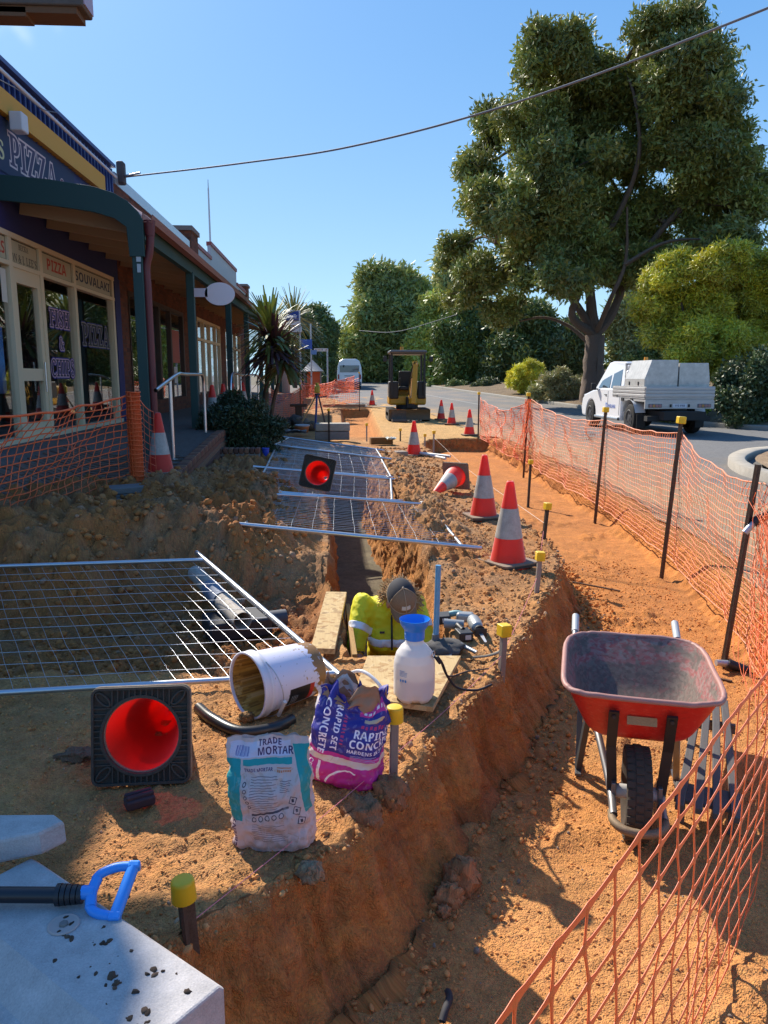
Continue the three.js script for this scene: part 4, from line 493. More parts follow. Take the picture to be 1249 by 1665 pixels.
{
  const j = thing('plastic_jug', 'translucent white plastic jug with blue funnel cap standing on plywood', 'jug', [0.345, 0.071, -3.38], 0.3); const milk = new THREE.MeshPhysicalMaterial({ color: lin(0.82, 0.78, 0.74), roughness: 0.5, transmission: 0.35, thickness: 0 });
  const N = 48, pr = [[0.06, 0.0], [0.083, 0.004], [0.094, 0.02], [0.096, 0.05], [0.096, 0.16], [0.094, 0.19], [0.084, 0.225], [0.064, 0.253], [0.046, 0.27], [0.039, 0.285], [0.039, 0.31]];
  obj('body', grid(N, 60, (u, v) => { const t = v * (pr.length - 1), i = Math.min(pr.length - 2, Math.floor(t)), r = lerp(pr[i][0], pr[i + 1][0], t - i), y = lerp(pr[i][1], pr[i + 1][1], t - i), a = u * 2 * PI, lob = 1 + 0.035 * Math.cos(a * 5) * (1 - ss(0.01, 0.06, y)) + 0.015 * ss(0.05, 0.2, y) * (1 - ss(0.22, 0.26, y)) * Math.cos(a * 4); return [r * lob * Math.cos(-a), y + (y < 0.05 ? 0.012 * Math.max(0, -Math.cos(a * 5)) * (1 - y / 0.05) : 0), r * lob * Math.sin(-a)]; }), milk, j);
  obj('liquid', lathe([[0, 0.006], [0.082, 0.008], [0.091, 0.024], [0.092, 0.118], [0, 0.118]], 40), M([0.55, 0.48, 0.38], 0.4), j);
  obj('funnel_cap', lathe([[0.043, 0.288], [0.046, 0.292], [0.047, 0.33], [0.05, 0.336], [0.066, 0.362], [0.071, 0.385], [0.069, 0.386], [0.062, 0.364], [0.044, 0.338], [0.02, 0.332], [0, 0.33]], 40), M([0.012, 0.20, 0.66], 0.35, { side: THREE.DoubleSide }), j);
  obj('print', grid(8, 1, (u, v) => { const a = PI * 0.72 + u * 0.5; return [0.0975 * Math.cos(a), lerp(0.10, 0.17, v), 0.0975 * Math.sin(a), 1 - u, v]; }), new THREE.MeshStandardMaterial({ transparent: true, map: canvasTex(128, 128, (g) => { g.clearRect(0, 0, 128, 128); g.fillStyle = '#3c7fc0'; for (let i = 0; i < 5; i++) g.fillRect(10, 14 + i * 11, 70 + ((i * 37) % 40), 4); for (let i = 0; i < 3; i++) { g.beginPath(); g.arc(26 + i * 34, 100, 12, 0, 7); g.fill(); } }), side: THREE.DoubleSide, roughness: 0.6 }), j);
  obj('strap', [tube([[0.07, 0.215, 0.06], [0.105, 0.19, 0.06], [0.15, 0.10, 0.045], [0.21, 0.03, 0.03], [0.30, 0.008, 0.04], [0.42, -0.005, -0.02]], 0.006, 6, 40), rbox(0.022, 0.04, 0.012, 0.004, 0.095, 0.195, 0.062, 0, 0, 0.6), tube([[0.105, 0.19, 0.055], [0.2, 0.06, -0.05], [0.36, 0.02, -0.16], [0.5, 0.0, -0.2]], 0.004, 5, 30)], M([0.015, 0.014, 0.018], 0.75), j);
  obj('ring', place(new THREE.TorusGeometry(0.014, 0.0025, 6, 20), 0.066, 0.228, 0.064, 0, 0.6), STEEL, j);
  tag(obj('clear_hose', tube([[0.05, 0.10, -3.42], [0.03, 0.22, -3.30], [0.10, 0.27, -3.22], [0.18, 0.22, -3.14], [0.2, 0.06, -3.12]], 0.008, 8, 40), new THREE.MeshPhysicalMaterial({ color: lin(0.85, 0.83, 0.8), roughness: 0.35, transmission: 0.3, thickness: 0 })), 'clear plastic hose looping out beside the torn bag', 'hose');
}
{ // shovel standing in mortar
  const s = thing('mortar_shovel', 'blue handled shovel standing upright with mortar caked blade', 'shovel', [0.545, 0.0, -4.16]); obj('handle', rod([0, 0.0, 0], [0.012, 0.51, -0.01], 0.017, 0.016, 12), M([0.16, 0.48, 0.82], 0.45, { map: paveMap }), s); obj('socket', cyl(0.02, 0.028, 0.12, 12, 0, 0.05, 0), M([0.12, 0.12, 0.13], 0.7), s);
  obj('blade', grid(12, 12, (u, v) => { const x = (u - 0.5) * 0.22 * (1 - 0.25 * v), z = 0.02 + v * 0.2; return [x - 0.02, 0.03 - 0.02 * v + 0.02 * Math.abs(u - 0.5) * 2, z]; }), M([0.10, 0.10, 0.105], 0.7, { side: THREE.DoubleSide }), s); obj('mortar', jitterGeo(rockGeo(0.11, 0.045, 0.09, 5, 3), 0.012, 22).translate(0.05, 0.04, 0.03), M([0.13, 0.125, 0.12], 0.95, { map: rep(dirtMap, 3) }), s);
}
const TEAL = M([0.16, 0.30, 0.30], 0.45, { metalness: 0.15 }), BLK = M([0.018, 0.018, 0.02], 0.5), ALU = M([0.5, 0.5, 0.5], 0.35, { metalness: 0.9 });
function battery(p) { const b = obj('battery', [rbox(0.085, 0.055, 0.11, 0.008, 0, 0.03, 0)], BLK, p); obj('label_plate', box(0.035, 0.028, 0.002, 0.01, 0.03, 0.0565), M([0.5, 0.48, 0.46], 0.5), b); return b; }
{
  const t = thing('reciprocating_saw', 'grey and black cordless saw lying with its blade towards camera', 'power saw', [0.80, 0.03, -4.52], -0.25);
  obj('housing', [place(lathe([[0, 0], [0.034, 0.0], [0.04, 0.02], [0.042, 0.10], [0.036, 0.15], [0.03, 0.17], [0, 0.172]], 20), 0.02, 0.04, -0.02, PI / 2, 0.25), rbox(0.11, 0.06, 0.07, 0.02, -0.03, 0.045, -0.05)], M([0.32, 0.33, 0.33], 0.4, { metalness: 0.3 }), t); obj('grip', tube([[-0.03, 0.05, -0.05], [-0.08, 0.06, -0.07], [-0.13, 0.05, -0.07]], 0.02, 10, 20), TEAL, t); const b = battery(t); b.position.set(-0.16, 0.0, -0.05); b.rotation.set(0, 0.1, 0.1);
  obj('nose', [place(cyl(0.034, 0.026, 0.06, 16), 0.07, 0.035, 0.15, PI / 2, 0.25)], BLK, t); obj('shoe', rbox(0.07, 0.05, 0.006, 0.002, 0.085, 0.03, 0.19, 0, 0.25), BLK, t); obj('blade', place(extr([[0, -0.011], [0.14, -0.006], [0.15, 0.0], [0.14, 0.008], [0, 0.011]], 0.0015, 0), 0.085, 0.022, 0.19, -PI / 2 + 0.1, -PI / 2 + 0.25), M([0.62, 0.6, 0.58], 0.35, { metalness: 0.6 }), t);
  const d = thing('cordless_driver', 'small black cordless tool with battery beside the saw blade', 'power tool', [0.735, 0.015, -4.33], 0.15); const b2 = battery(d); b2.position.set(0, 0, 0); obj('grip', tube([[0, 0.05, -0.02], [-0.01, 0.06, -0.08], [0.0, 0.05, -0.12]], 0.018, 10, 16), BLK, d); obj('body', place(cyl(0.026, 0.03, 0.12, 14), -0.02, 0.055, -0.13, PI / 2, 1.2), M([0.25, 0.26, 0.26], 0.45), d);
  const h = thing('hand_tool', 'steel hand tool with pale round handle by the plywood sheet', 'hand tool', [0.72, 0.02, -4.06], 0.0); obj('handle', rod([-0.045, 0.035, -0.09], [0.04, 0.022, 0.03], 0.013, 0.012, 12), ALU, h); obj('blade', tube([[0.01, 0.014, 0.06], [0.09, 0.014, 0.045], [0.15, 0.02, 0.015], [0.19, 0.026, -0.02]], 0.012, 6, 20).scale(1, 0.55, 1), M([0.42, 0.36, 0.27], 0.5, { metalness: 0.4, map: dirtMap }), h);
}
// ---------- precast blocks and the shovel on them ----------
{
  const PRE = M([0.66, 0.63, 0.63], 0.85, { map: rep(concMap, 2), bumpMap: rep(dirtBump, 1), bumpScale: 0.002 }); const a = Math.atan2(0.45, 0.46);
  const b = thing('concrete_lintel', 'big white precast concrete block littered with dirt crumbs', 'concrete block', [-0.598, 0, -1.551], 0); // long axis from far left to near right
  b.rotation.y = -0.695; // local x -> (+,+)
  const prof = [[-0.16, -0.06], [0.30, -0.06], [0.30, 0.10], [0.21, 0.185], [0.12, 0.195], [0.05, 0.25], [-0.15, 0.25], [-0.16, 0.24]];
  const g = place(extr(prof, 0.75, 0.006), 0.30, 0, 0, 0, -PI / 2); obj('block', g, PRE, b);
  obj('lifting_recess', [place(lathe([[0.0, -0.0], [0.03, 0.001], [0.033, 0.004], [0.036, 0.0035], [0.037, 0.0]], 24), -0.14, 0.257, -0.06)], M([0.45, 0.36, 0.32], 0.9), b); obj('lifting_bolt', cyl(0.010, 0.012, 0.008, 6, -0.14, 0.259, -0.06), M([0.2, 0.19, 0.18], 0.6, { metalness: 0.4 }), b);
  const s = thing('concrete_offcut', 'white concrete slab offcut resting across the big block', 'concrete block', [-1.08, 0.275, -1.92], 0.0); obj('slab', place(extr([[-0.55, -0.16], [0.26, 0.04], [0.30, 0.08], [0.27, 0.11], [-0.55, 0.22]], 0.05, 0.01), 0, -0.01, 0, -PI / 2), PRE, s); s.rotation.z = 0.05;
  const sh = thing('shovel', 'shovel with black shaft and blue D handle on the concrete block', 'shovel', [0, 0, 0]);
  obj('shaft', [rod([-1.6, 0.30, -1.80], [-0.655, 0.285, -1.755], 0.019, 0.019, 14)], M([0.012, 0.013, 0.018], 0.4), sh);
  obj('collar', [0, 1, 2, 3, 4].map((i) => cyl(0.0265 - 0.001 * i, 0.0265 - 0.001 * i, 0.011, 16, -0.70 + i * 0.013, 0.287 - i * 0.0003, -1.757, 0, 0, PI / 2)), M([0.014, 0.014, 0.018], 0.45), sh);
  const BL = M([0.04, 0.27, 0.75], 0.4); const q = (x, y) => [x, y, 0]; const D = [rod([0, 0, 0], [0.03, 0, 0], 0.017, 0.017, 10), tube([[0.025, 0.03, 0], [0.035, 0.045, 0], [0.07, 0.062, 0], [0.115, 0.066, 0]], 0.0125, 8, 24), tube([[0.025, -0.03, 0], [0.04, -0.046, 0], [0.07, -0.055, 0], [0.095, -0.058, 0]], 0.0125, 8, 24), tube([[0.03, 0.035, 0], [0.024, 0.0, 0], [0.03, -0.035, 0]], 0.014, 8, 16), rod([0.113, 0.066, 0], [0.092, -0.058, 0], 0.0155, 0.0155, 12), rbox(0.03, 0.02, 0.03, 0.006, 0.115, 0.066, 0), rbox(0.03, 0.022, 0.03, 0.006, 0.092, -0.06, 0)];
  const hd = obj('handle', D, BL, sh); hd.position.set(-0.645, 0.292, -1.755); hd.rotation.set(-1.05, 0.08, 0.0);
}
// ---------- wheelbarrow ----------
{
  const w = thing('wheelbarrow', 'red wheelbarrow with mortar stained tray standing in the pit', 'wheelbarrow', [1.275, -0.42, -3.0], -0.30); const redMap = canvasTex(512, 512, (g, W, H) => { const R = RNG(31); g.fillStyle = '#cc2a20'; g.fillRect(0, 0, W, H); for (let i = 0; i < 700; i++) { g.globalAlpha = 0.16; g.fillStyle = ['#d85a48', '#8f1a14', '#c98a70', '#e07a66'][i % 4]; g.beginPath(); g.ellipse(R() * W, R() * H, 2 + R() * 14, 1 + R() * 8, R() * 3, 0, 7); g.fill(); } for (let i = 0; i < 120; i++) { g.globalAlpha = 0.45; g.strokeStyle = '#d9a596'; g.lineWidth = 0.8; const x = R() * W, y = R() * H; g.beginPath(); g.moveTo(x, y); g.lineTo(x + (R() - 0.5) * 50, y + (R() - 0.5) * 50); g.stroke(); } });
  const inMap = canvasTex(512, 512, (g, W, H) => { const R = RNG(32); g.fillStyle = '#74534e'; g.fillRect(0, 0, W, H); for (let i = 0; i < 2600; i++) { const x = R() * W, y = R() * H, k = fbm(x * 0.008, y * 0.008, 3, 4) + (y > H * 0.36 ? 0.55 : -0.08); g.globalAlpha = 0.5; g.fillStyle = k > 0.1 ? ['#665a52', '#574d46', '#74685e'][i % 3] : ['#8a5a54', '#94706a', '#8c4242', '#84766e'][i % 4]; g.beginPath(); g.ellipse(x, y, 3 + R() * 16, 3 + R() * 12, R() * 3, 0, 7); g.fill(); } });
  const section = (t) => { // t 0 rim .. 1 floor: half sizes and heights
    return { hw: lerp(0.335, 0.22, Math.pow(t, 1.1)), z0: lerp(0.10, -0.03, t), z1: lerp(-0.62, -0.40, t), y: lerp(0.665, 0.42, t), r: lerp(0.13, 0.12, t) };
  };
  function ringPt(s, a, grow = 0) { // rounded rectangle, a 0..1
    const hw = s.hw + grow, cz = (s.z0 + s.z1) / 2, hz = (s.z0 - s.z1) / 2 + grow, e = 0.36, q = a * 2 * PI, c = Math.cos(q), n = Math.sin(q); const taper = 1 - 0.10 * ((-n + 1) / 2); return [Math.sign(c) * Math.pow(Math.abs(c), e) * hw * taper, s.y + 0.03 * ((-n + 1) / 2), cz + Math.sign(n) * Math.pow(Math.abs(n), e) * hz]; }
  const cum = [0]; for (let i = 1; i <= 96; i++) { const p = ringPt(section(0), i / 96), q = ringPt(section(0), (i - 1) / 96); cum.push(cum[i - 1] + Math.hypot(p[0] - q[0], p[2] - q[2])); }
  const shell = (grow, dy) => { const gg = grid(96, 20, (u, v) => { const t = Math.min(1, v * 1.25), s = section(t); if (v > 0.8) { const k = (1 - v) / 0.2; const c = [0, s.y + 0.015, (s.z0 + s.z1) / 2], p = ringPt(s, u, grow); return [lerp(c[0], p[0], k), lerp(c[1], p[1], k) + dy - 0.012 * (1 - k), lerp(c[2], p[2], k), u * 3, v]; } const p = ringPt(s, u, grow); if (t > 0.8) { const k = (t - 0.8) / 0.2; const s2 = section(1), q = ringPt(s2, u, grow - 0.02 * k * k); return [lerp(p[0], q[0], k * k), p[1] + dy, lerp(p[2], q[2], k * k), u * 3, v]; } return [p[0], p[1] + dy, p[2], u * 3, v]; }); const U = gg.attributes.uv; for (let i = 0; i < U.count; i++) U.setXY(i, cum[i % 97] * 1.6, U.getY(i)); return gg; };
  const tub = obj('tray', shell(0.0, 0), M(0xffffff, 0.45, { map: redMap, side: THREE.DoubleSide }), w); const ins = shell(-0.004, 0.004); { const U = ins.attributes.uv; for (let i = 0; i < U.count; i++) U.setXY(i, U.getX(i), 1 - U.getY(i)); } obj('tray_lining', ins, M(0xffffff, 0.85, { map: inMap, side: THREE.DoubleSide }), tub);
  obj('mortar_residue', grid(30, 30, (u, v) => { const a = u * 2 * PI, r = v; return [0.21 * r * Math.cos(a), 0.44 + 0.03 * (1 - r) * 0.5 + 0.016 * fbm(Math.cos(a) * r * 5, 1, Math.sin(a) * r * 5, 3), -0.22 + 0.17 * r * Math.sin(a)]; }), M([0.22, 0.19, 0.165], 0.95, { map: rep(dirtMap, 3) }), tub);
  const rim = []; for (let i = 0; i < 64; i++) { const p = ringPt(section(0), i / 64, 0.006); rim.push([p[0], p[1] + 0.004 * n2(i, 2), p[2]]); } obj('rim', tube(rim, 0.0125, 8, 200, true), M([0.62, 0.32, 0.27], 0.55, { map: rep(paveMap, 6) }), tub);
  obj('label_sticker', place(box(0.12, 0.035, 0.001), 0.0, 0.555, 0.066, -0.42), M([0.55, 0.40, 0.18], 0.7, { map: paveMap }), tub);
  const FR = M([0.40, 0.40, 0.41], 0.45, { metalness: 0.75, map: paveMap }), BK = M([0.035, 0.03, 0.03], 0.55, { map: dirtMap });
  for (const s of [-1, 1]) {
    obj('stay', [bar([s * 0.115, 0.60, 0.093], [s * 0.115, 0.40, 0.015], 0.042, 0.012, V(0, 0, 1)), bar([s * 0.115, 0.41, 0.02], [s * 0.10, 0.19, 0.0], 0.042, 0.012, V(0, 0, 1)), cyl(0.009, 0.009, 0.02, 8, s * 0.115, 0.575, 0.09, PI / 2)], BK, w);
    const f = obj('frame_tube', tube([[s * 0.10, 0.17, 0.16], [s * 0.105, 0.19, 0.0], [s * 0.16, 0.33, -0.28], [s * 0.23, 0.42, -0.62], [s * 0.27, 0.53, -0.95], [s * 0.27, 0.57, -1.06]], 0.017, 10, 60), FR, w); obj('grip', rod([s * 0.27, 0.56, -1.03], [s * 0.27, 0.61, -1.17], 0.02, 0.02, 12), s < 0 ? M([0.4, 0.42, 0.42], 0.5) : M([0.4, 0.42, 0.42], 0.5), f);
    const l = obj('leg', [bar([s * 0.20, 0.39, -0.36], [s * 0.235, 0.015, -0.50], 0.028, 0.028), bar([s * 0.235, 0.41, -0.62], [s * 0.235, 0.015, -0.52], 0.028, 0.028), bar([s * 0.235, 0.012, -0.44], [s * 0.235, 0.012, -0.60], 0.03, 0.014)], s < 0 ? M([0.10, 0.10, 0.10], 0.5, { metalness: 0.5 }) : FR, w);
    obj('axle_bracket', [rbox(0.02, 0.10, 0.07, 0.004, s * 0.095, 0.195, 0.0)], FR, w);
  }
  obj('nose_guard', tube([[-0.105, 0.165, 0.12], [-0.10, 0.16, 0.19], [-0.06, 0.155, 0.235], [0, 0.152, 0.245], [0.06, 0.155, 0.235], [0.10, 0.16, 0.19], [0.105, 0.165, 0.12]], 0.018, 8, 40).scale(1, 1, 1), M([0.36, 0.26, 0.16], 0.7, { metalness: 0.3, map: dirtMap }), w);
  obj('cross_brace', bar([-0.16, 0.34, -0.30], [0.16, 0.34, -0.30], 0.03, 0.02), BK, w);
  const wh = new THREE.Group(); wh.name = 'wheel'; wh.position.set(0, 0.197, 0); w.add(wh); const ty = place(lathe([[0.115, -0.03], [0.145, -0.05], [0.172, -0.052], [0.189, -0.043], [0.1965, -0.022], [0.198, 0], [0.1965, 0.022], [0.189, 0.043], [0.172, 0.052], [0.145, 0.05], [0.115, 0.03]], 60), 0, 0, 0, 0, 0, PI / 2); obj('tyre', ty, M([0.09, 0.068, 0.05], 0.95, { map: rep(dirtMap, 2) }), wh);
  const lug = []; for (let i = 0; i < 34; i++) for (const k of [-1, 0, 1]) { const a = ((i + (k === 0 ? 0.5 : 0)) / 34) * 2 * PI, r = k === 0 ? 0.199 : 0.1935; lug.push(place(rbox(0.032, 0.007, 0.027, 0.002, 0, 0, 0, 0, 0, 0, 1), k * 0.034, r * Math.cos(a), r * Math.sin(a), a + 0, 0, 0)); } obj('tread_block', lug, M([0.10, 0.075, 0.052], 0.95, { map: rep(dirtMap, 2) }), wh);
  obj('rim', [cyl(0.118, 0.118, 0.05, 32, 0, 0, 0, 0, 0, PI / 2), cyl(0.03, 0.03, 0.18, 16, 0, 0, 0, 0, 0, PI / 2)], M([0.4, 0.38, 0.35], 0.6), wh);
}
{ // slatted steel rack beside the barrow
  const t = thing('folded_trestle', 'grey steel trestle with four bars lying right of the wheelbarrow', 'trestle', [1.80, -0.40, -3.40], -0.47); const m = M([0.16, 0.155, 0.15], 0.6, { metalness: 0.2, map: paveMap });
  for (let i = 0; i < 4; i++) obj('bar', [rbox(0.036, 0.03, 1.12, 0.004, -0.085 + i * 0.058, 0.15 + 0.004 * (i % 2), 0.0, 0.04 + 0.006 * i, (i - 1.5) * 0.03)], m, t); obj('cross_plate', rbox(0.27, 0.02, 0.16, 0.004, 0.0, 0.115, 0.40), m, t); obj('cross_rail', rbox(0.25, 0.05, 0.03, 0.004, 0, 0.1, -0.42), m, t); for (const [x, z] of [[-0.1, 0.44], [0.1, 0.44], [-0.1, -0.42], [0.1, -0.42]]) obj('leg', rbox(0.026, 0.12, 0.026, 0.003, x, 0.05, z), m, t);
}
// ---------- steel mesh fence panels ----------
function panel(label, A, B, Cc, Dd, over = 0.12, pitchU = 0.075, pitchR = 0.175, wob = 0.006) { // upright A->B, opposite upright C->D (A,C same end)
  const t = thing('fence_panel', label, 'fence panel', [0, 0, 0], 0, 'galvanised mesh fence panels laid flat'), a = V(...A), b = V(...B), c = V(...Cc), d = V(...Dd); const P = (u, v) => a.clone().lerp(b, u).lerp(c.clone().lerp(d, u), v), L = (p) => [p.x, p.y, p.z], lu = a.distanceTo(b), lv = a.distanceTo(c), o = over / lu;
  for (const v of [0, 1]) obj('upright', rod(L(P(-o * 0.4, v)), L(P(1 + o * 0.4, v)), 0.0185, 0.0185, 12), GALV, t); for (const u of [o, 1 - o]) obj('rail', rod(L(P(u, 0)), L(P(u, 1)), 0.015, 0.015, 10), GALV, t);
  const wu = [], wr = [], nu = Math.round(lv / pitchU), nr = Math.round((lu - 2 * over) / pitchR); const wire = (f, n) => { const pts = []; for (let i = 0; i <= n; i++) { const p = f(i / n); p.y += wob * n2(p.x * 3, p.z * 3) - 0.012; p.x += wob * n2(p.z * 5, p.x); pts.push(L(p)); } return new THREE.TubeGeometry(new THREE.CatmullRomCurve3(pts.map((q) => V(...q))), n * 2, 0.0017, 4); };
  for (let i = 1; i < nu; i++) wu.push(wire((k) => P(lerp(o, 1 - o, k), i / nu), 10)); for (let i = 1; i < nr; i++) wr.push(wire((k) => P(lerp(o, 1 - o, i / nr), k).add(V(0, 0.004, 0)), 10));
  const m = obj('wire_mesh', [...wu, ...wr], GALV, t); m.userData.kind = 'stuff'; return t;
}
panel('mesh fence panel in the left foreground sloping up onto the dirt mound', [-1.03, 0.26, -5.60], [0.045, 0.055, -3.60], [-3.35, 0.26, -5.42], [-2.28, 0.04, -3.42], 0.13, 0.085, 0.17, 0.007);
panel('nearest of the mesh fence panels laid across the trench', [-0.885, 0.37, -6.25], [1.165, 0.12, -6.33], [-0.85, 0.38, -8.02], [1.12, 0.12, -8.50]);
panel('second mesh fence panel across the trench, under the lying cone', [-0.98, 0.40, -7.75], [0.715, 0.15, -8.66], [-1.07, 0.38, -10.18], [0.85, 0.14, -10.60]);
panel('third mesh fence panel back across the trench', [-1.08, 0.36, -10.3], [0.86, 0.15, -10.72], [-1.2, 0.37, -13.57], [0.875, 0.14, -13.34]);
panel('farthest mesh fence panel across the trench, before the concrete blocks', [-1.2, 0.41, -13.35], [0.87, 0.17, -13.1], [-1.07, 0.38, -15.34], [0.864, 0.14, -15.0]);
for (const [x, y, z, l] of [[0.95, 0.15, -8.46, 'steel clamp joining the first two trench panels at right'], [-0.62, 0.36, -8.0, 'steel clamp joining the first two trench panels at left'], [0.70, 0.17, -10.6, 'steel clamp between the second and third trench panels']]) { const t = thing('panel_clamp', l, 'clamp', [x, y, z], 0.2); obj('jaw', [rbox(0.05, 0.05, 0.09, 0.006), cyl(0.008, 0.008, 0.08, 6, 0, 0.02, 0)], ALU, t); }
// grey drain pipe and its black connector under the left panel
{ const p = thing('drain_pipe', 'grey plastic drain pipe end sticking out beneath the left fence panel', 'pipe', [0, 0, 0]); const g = (a, b, r) => { const A = V(...a), B = V(...b), d = B.clone().sub(A), L = d.length(); _q.setFromUnitVectors(V(0, 1, 0), d.normalize()); const q = lathe([[r - 0.006, 0], [r, 0], [r, L], [r - 0.006, L], [r - 0.006, 0]], 28); q.applyMatrix4(_m.compose(A, _q, V(1, 1, 1))); return q; }; obj('pipe', g([-1.107, 0.056, -5.85], [-0.615, 0.02, -4.74], 0.06), M([0.62, 0.57, 0.52], 0.8, { map: rep(dirtMap, 1.4), side: THREE.DoubleSide }), p); obj('coupling', g([-0.93, 0.043, -5.45], [-0.80, 0.034, -5.15], 0.066), M([0.16, 0.20, 0.28], 0.7), p); }
{ const p = thing('pit_cover', 'dark blue grey plastic pit box half buried beneath the drain pipe', 'pit box', [-0.70, -0.16, -5.08], 0.35); obj('box', [rbox(0.42, 0.13, 0.3, 0.02, 0, 0.05, 0)], M([0.03, 0.035, 0.05], 0.6, { map: rep(dirtMap, 1.5) }), p); obj('socket', place(cyl(0.06, 0.06, 0.16, 20), 0.26, 0.06, 0.02, 0, 0, PI / 2), M([0.05, 0.055, 0.07], 0.6), p); }
// ---------- orange barrier mesh and star pickets ----------
const NET = new THREE.MeshPhysicalMaterial({ color: lin(0.92, 0.17, 0.035), roughness: 0.55, transmission: 0.2, thickness: 0 }), NETP = new THREE.MeshPhysicalMaterial({ color: lin(0.92, 0.30, 0.12), roughness: 0.5, transmission: 0.2, thickness: 0 });
function triTube(lines, r) { // lines: arrays of Vector3; three-sided strands
  const P = [], I = []; for (const L of lines) { const base = P.length / 3; for (let i = 0; i < L.length; i++) { const d = L[Math.min(L.length - 1, i + 1)].clone().sub(L[Math.max(0, i - 1)]).normalize(), a = Math.abs(d.y) > 0.8 ? V(1, 0, 0) : V(0, 1, 0), s = new THREE.Vector3().crossVectors(d, a).normalize(), t = new THREE.Vector3().crossVectors(d, s); for (let k = 0; k < 3; k++) { const q = (k * 2 * PI) / 3; P.push(L[i].x + r * (s.x * Math.cos(q) + t.x * Math.sin(q)), L[i].y + r * (s.y * Math.cos(q) + t.y * Math.sin(q)), L[i].z + r * (s.z * Math.cos(q) + t.z * Math.sin(q))); } if (i) for (let k = 0; k < 3; k++) { const a0 = base + (i - 1) * 3 + k, a1 = base + (i - 1) * 3 + ((k + 1) % 3), b0 = a0 + 3, b1 = a1 + 3; I.push(a0, a1, b1, a0, b1, b0); } } }
  const g = new THREE.BufferGeometry(); g.setAttribute('position', new THREE.Float32BufferAttribute(P, 3)); g.setIndex(I); g.computeVertexNormals(); return norm(g);
}
function netSpan(parent, A, B, o = {}) { // A,B: [x, z, yTop, yBottom]
  const { pu = 0.05, pv = 0.05, sagT = 0.06, sagB = 0.0, r = 0.0021, wob = 0.03, seed = 1, skew = 0, mat = NET, bulge = 0 } = o, len = Math.hypot(B[0] - A[0], B[1] - A[1]), nx = -(B[1] - A[1]) / len, nz = (B[0] - A[0]) / len;
  const P = (s, t) => { const sk = s + skew * t * (1 - s) * s, e = 4 * sk * (1 - sk), yt = lerp(A[2], B[2], sk) - sagT * e, yb = lerp(A[3], B[3], sk) - sagB * e, w = (wob * fbm(sk * len * 1.1 + seed, t * 2.2, seed, 3) + bulge * e * t) * Math.min(1, 6 * Math.min(sk, 1 - sk) + 0.25), dy = 0.012 * n2(sk * len * 2 + seed, t * 3); return V(lerp(A[0], B[0], sk) + nx * w, lerp(yt, yb, t) + dy, lerp(A[1], B[1], sk) + nz * w); };
  const nu = Math.max(2, Math.round(len / pu)), H = (A[2] + B[2] - A[3] - B[3]) / 2, nv = Math.round(H / pv), hor = [], ver = [];
  for (let j = 0; j <= nv; j++) { const L = [], n = Math.max(6, Math.round(len / 0.09)); for (let i = 0; i <= n; i++) L.push(P(i / n, j / nv)); hor.push(L); } for (let i = 0; i <= nu; i++) { const L = []; for (let j = 0; j <= 12; j++) L.push(P(i / nu, j / 12)); ver.push(L); }
  const m = obj('span', [triTube(hor, r), triTube([hor[0], hor[nv]], r * 1.9), triTube(ver, r * 0.75)], mat, parent); m.userData.kind = 'stuff'; return m;
}
const PICK = M([0.16, 0.095, 0.06], 0.6, { metalness: 0.3, map: dirtMap });
function picket(x, z, y0, dx, dz, h, label, cap = true) { const t = thing('star_picket', label, 'picket', [x, y0, z], 0, 'dark steel star pickets holding the orange mesh'); t.quaternion.setFromUnitVectors(V(0, 1, 0), V(dx, h, dz).normalize()); obj('post', place(starBar(h + 0.2, 0.021), 0, -0.2, 0), PICK, t); if (cap) obj('cap', rbox(0.072, 0.068, 0.072, 0.008, 0, h - 0.01, 0), YEL, t); return t; }
const run = [[3.62, -19.7, 1.06, 0.02], [3.60, -14.4, 1.15, -0.08], [3.50, -9.98, 1.0, -0.18], [3.24, -7.16, 1.03, -0.22], [2.74, -4.85, 0.86, -0.25], [1.95, -2.75, 0.70, -0.36]];
picket(3.62, -19.7, -0.3, 0.0, 0, 1.45, 'farthest star picket with yellow cap at the platform corner'); picket(3.56, -14.5, -0.36, 0.04, 0.05, 1.6, 'star picket wrapped in bunched orange mesh, second from platform'); picket(3.444, -9.98, -0.4, 0.075, 0, 1.54, 'star picket with yellow cap in front of the truck\'s door'); picket(3.164, -7.16, -0.42, 0.097, 0, 1.58, 'star picket with yellow cap in front of the truck\'s tray'); picket(2.615, -4.85, -0.44, 0.13, 0.0, 1.43, 'bare leaning star picket nearest the camera with black grips', false);
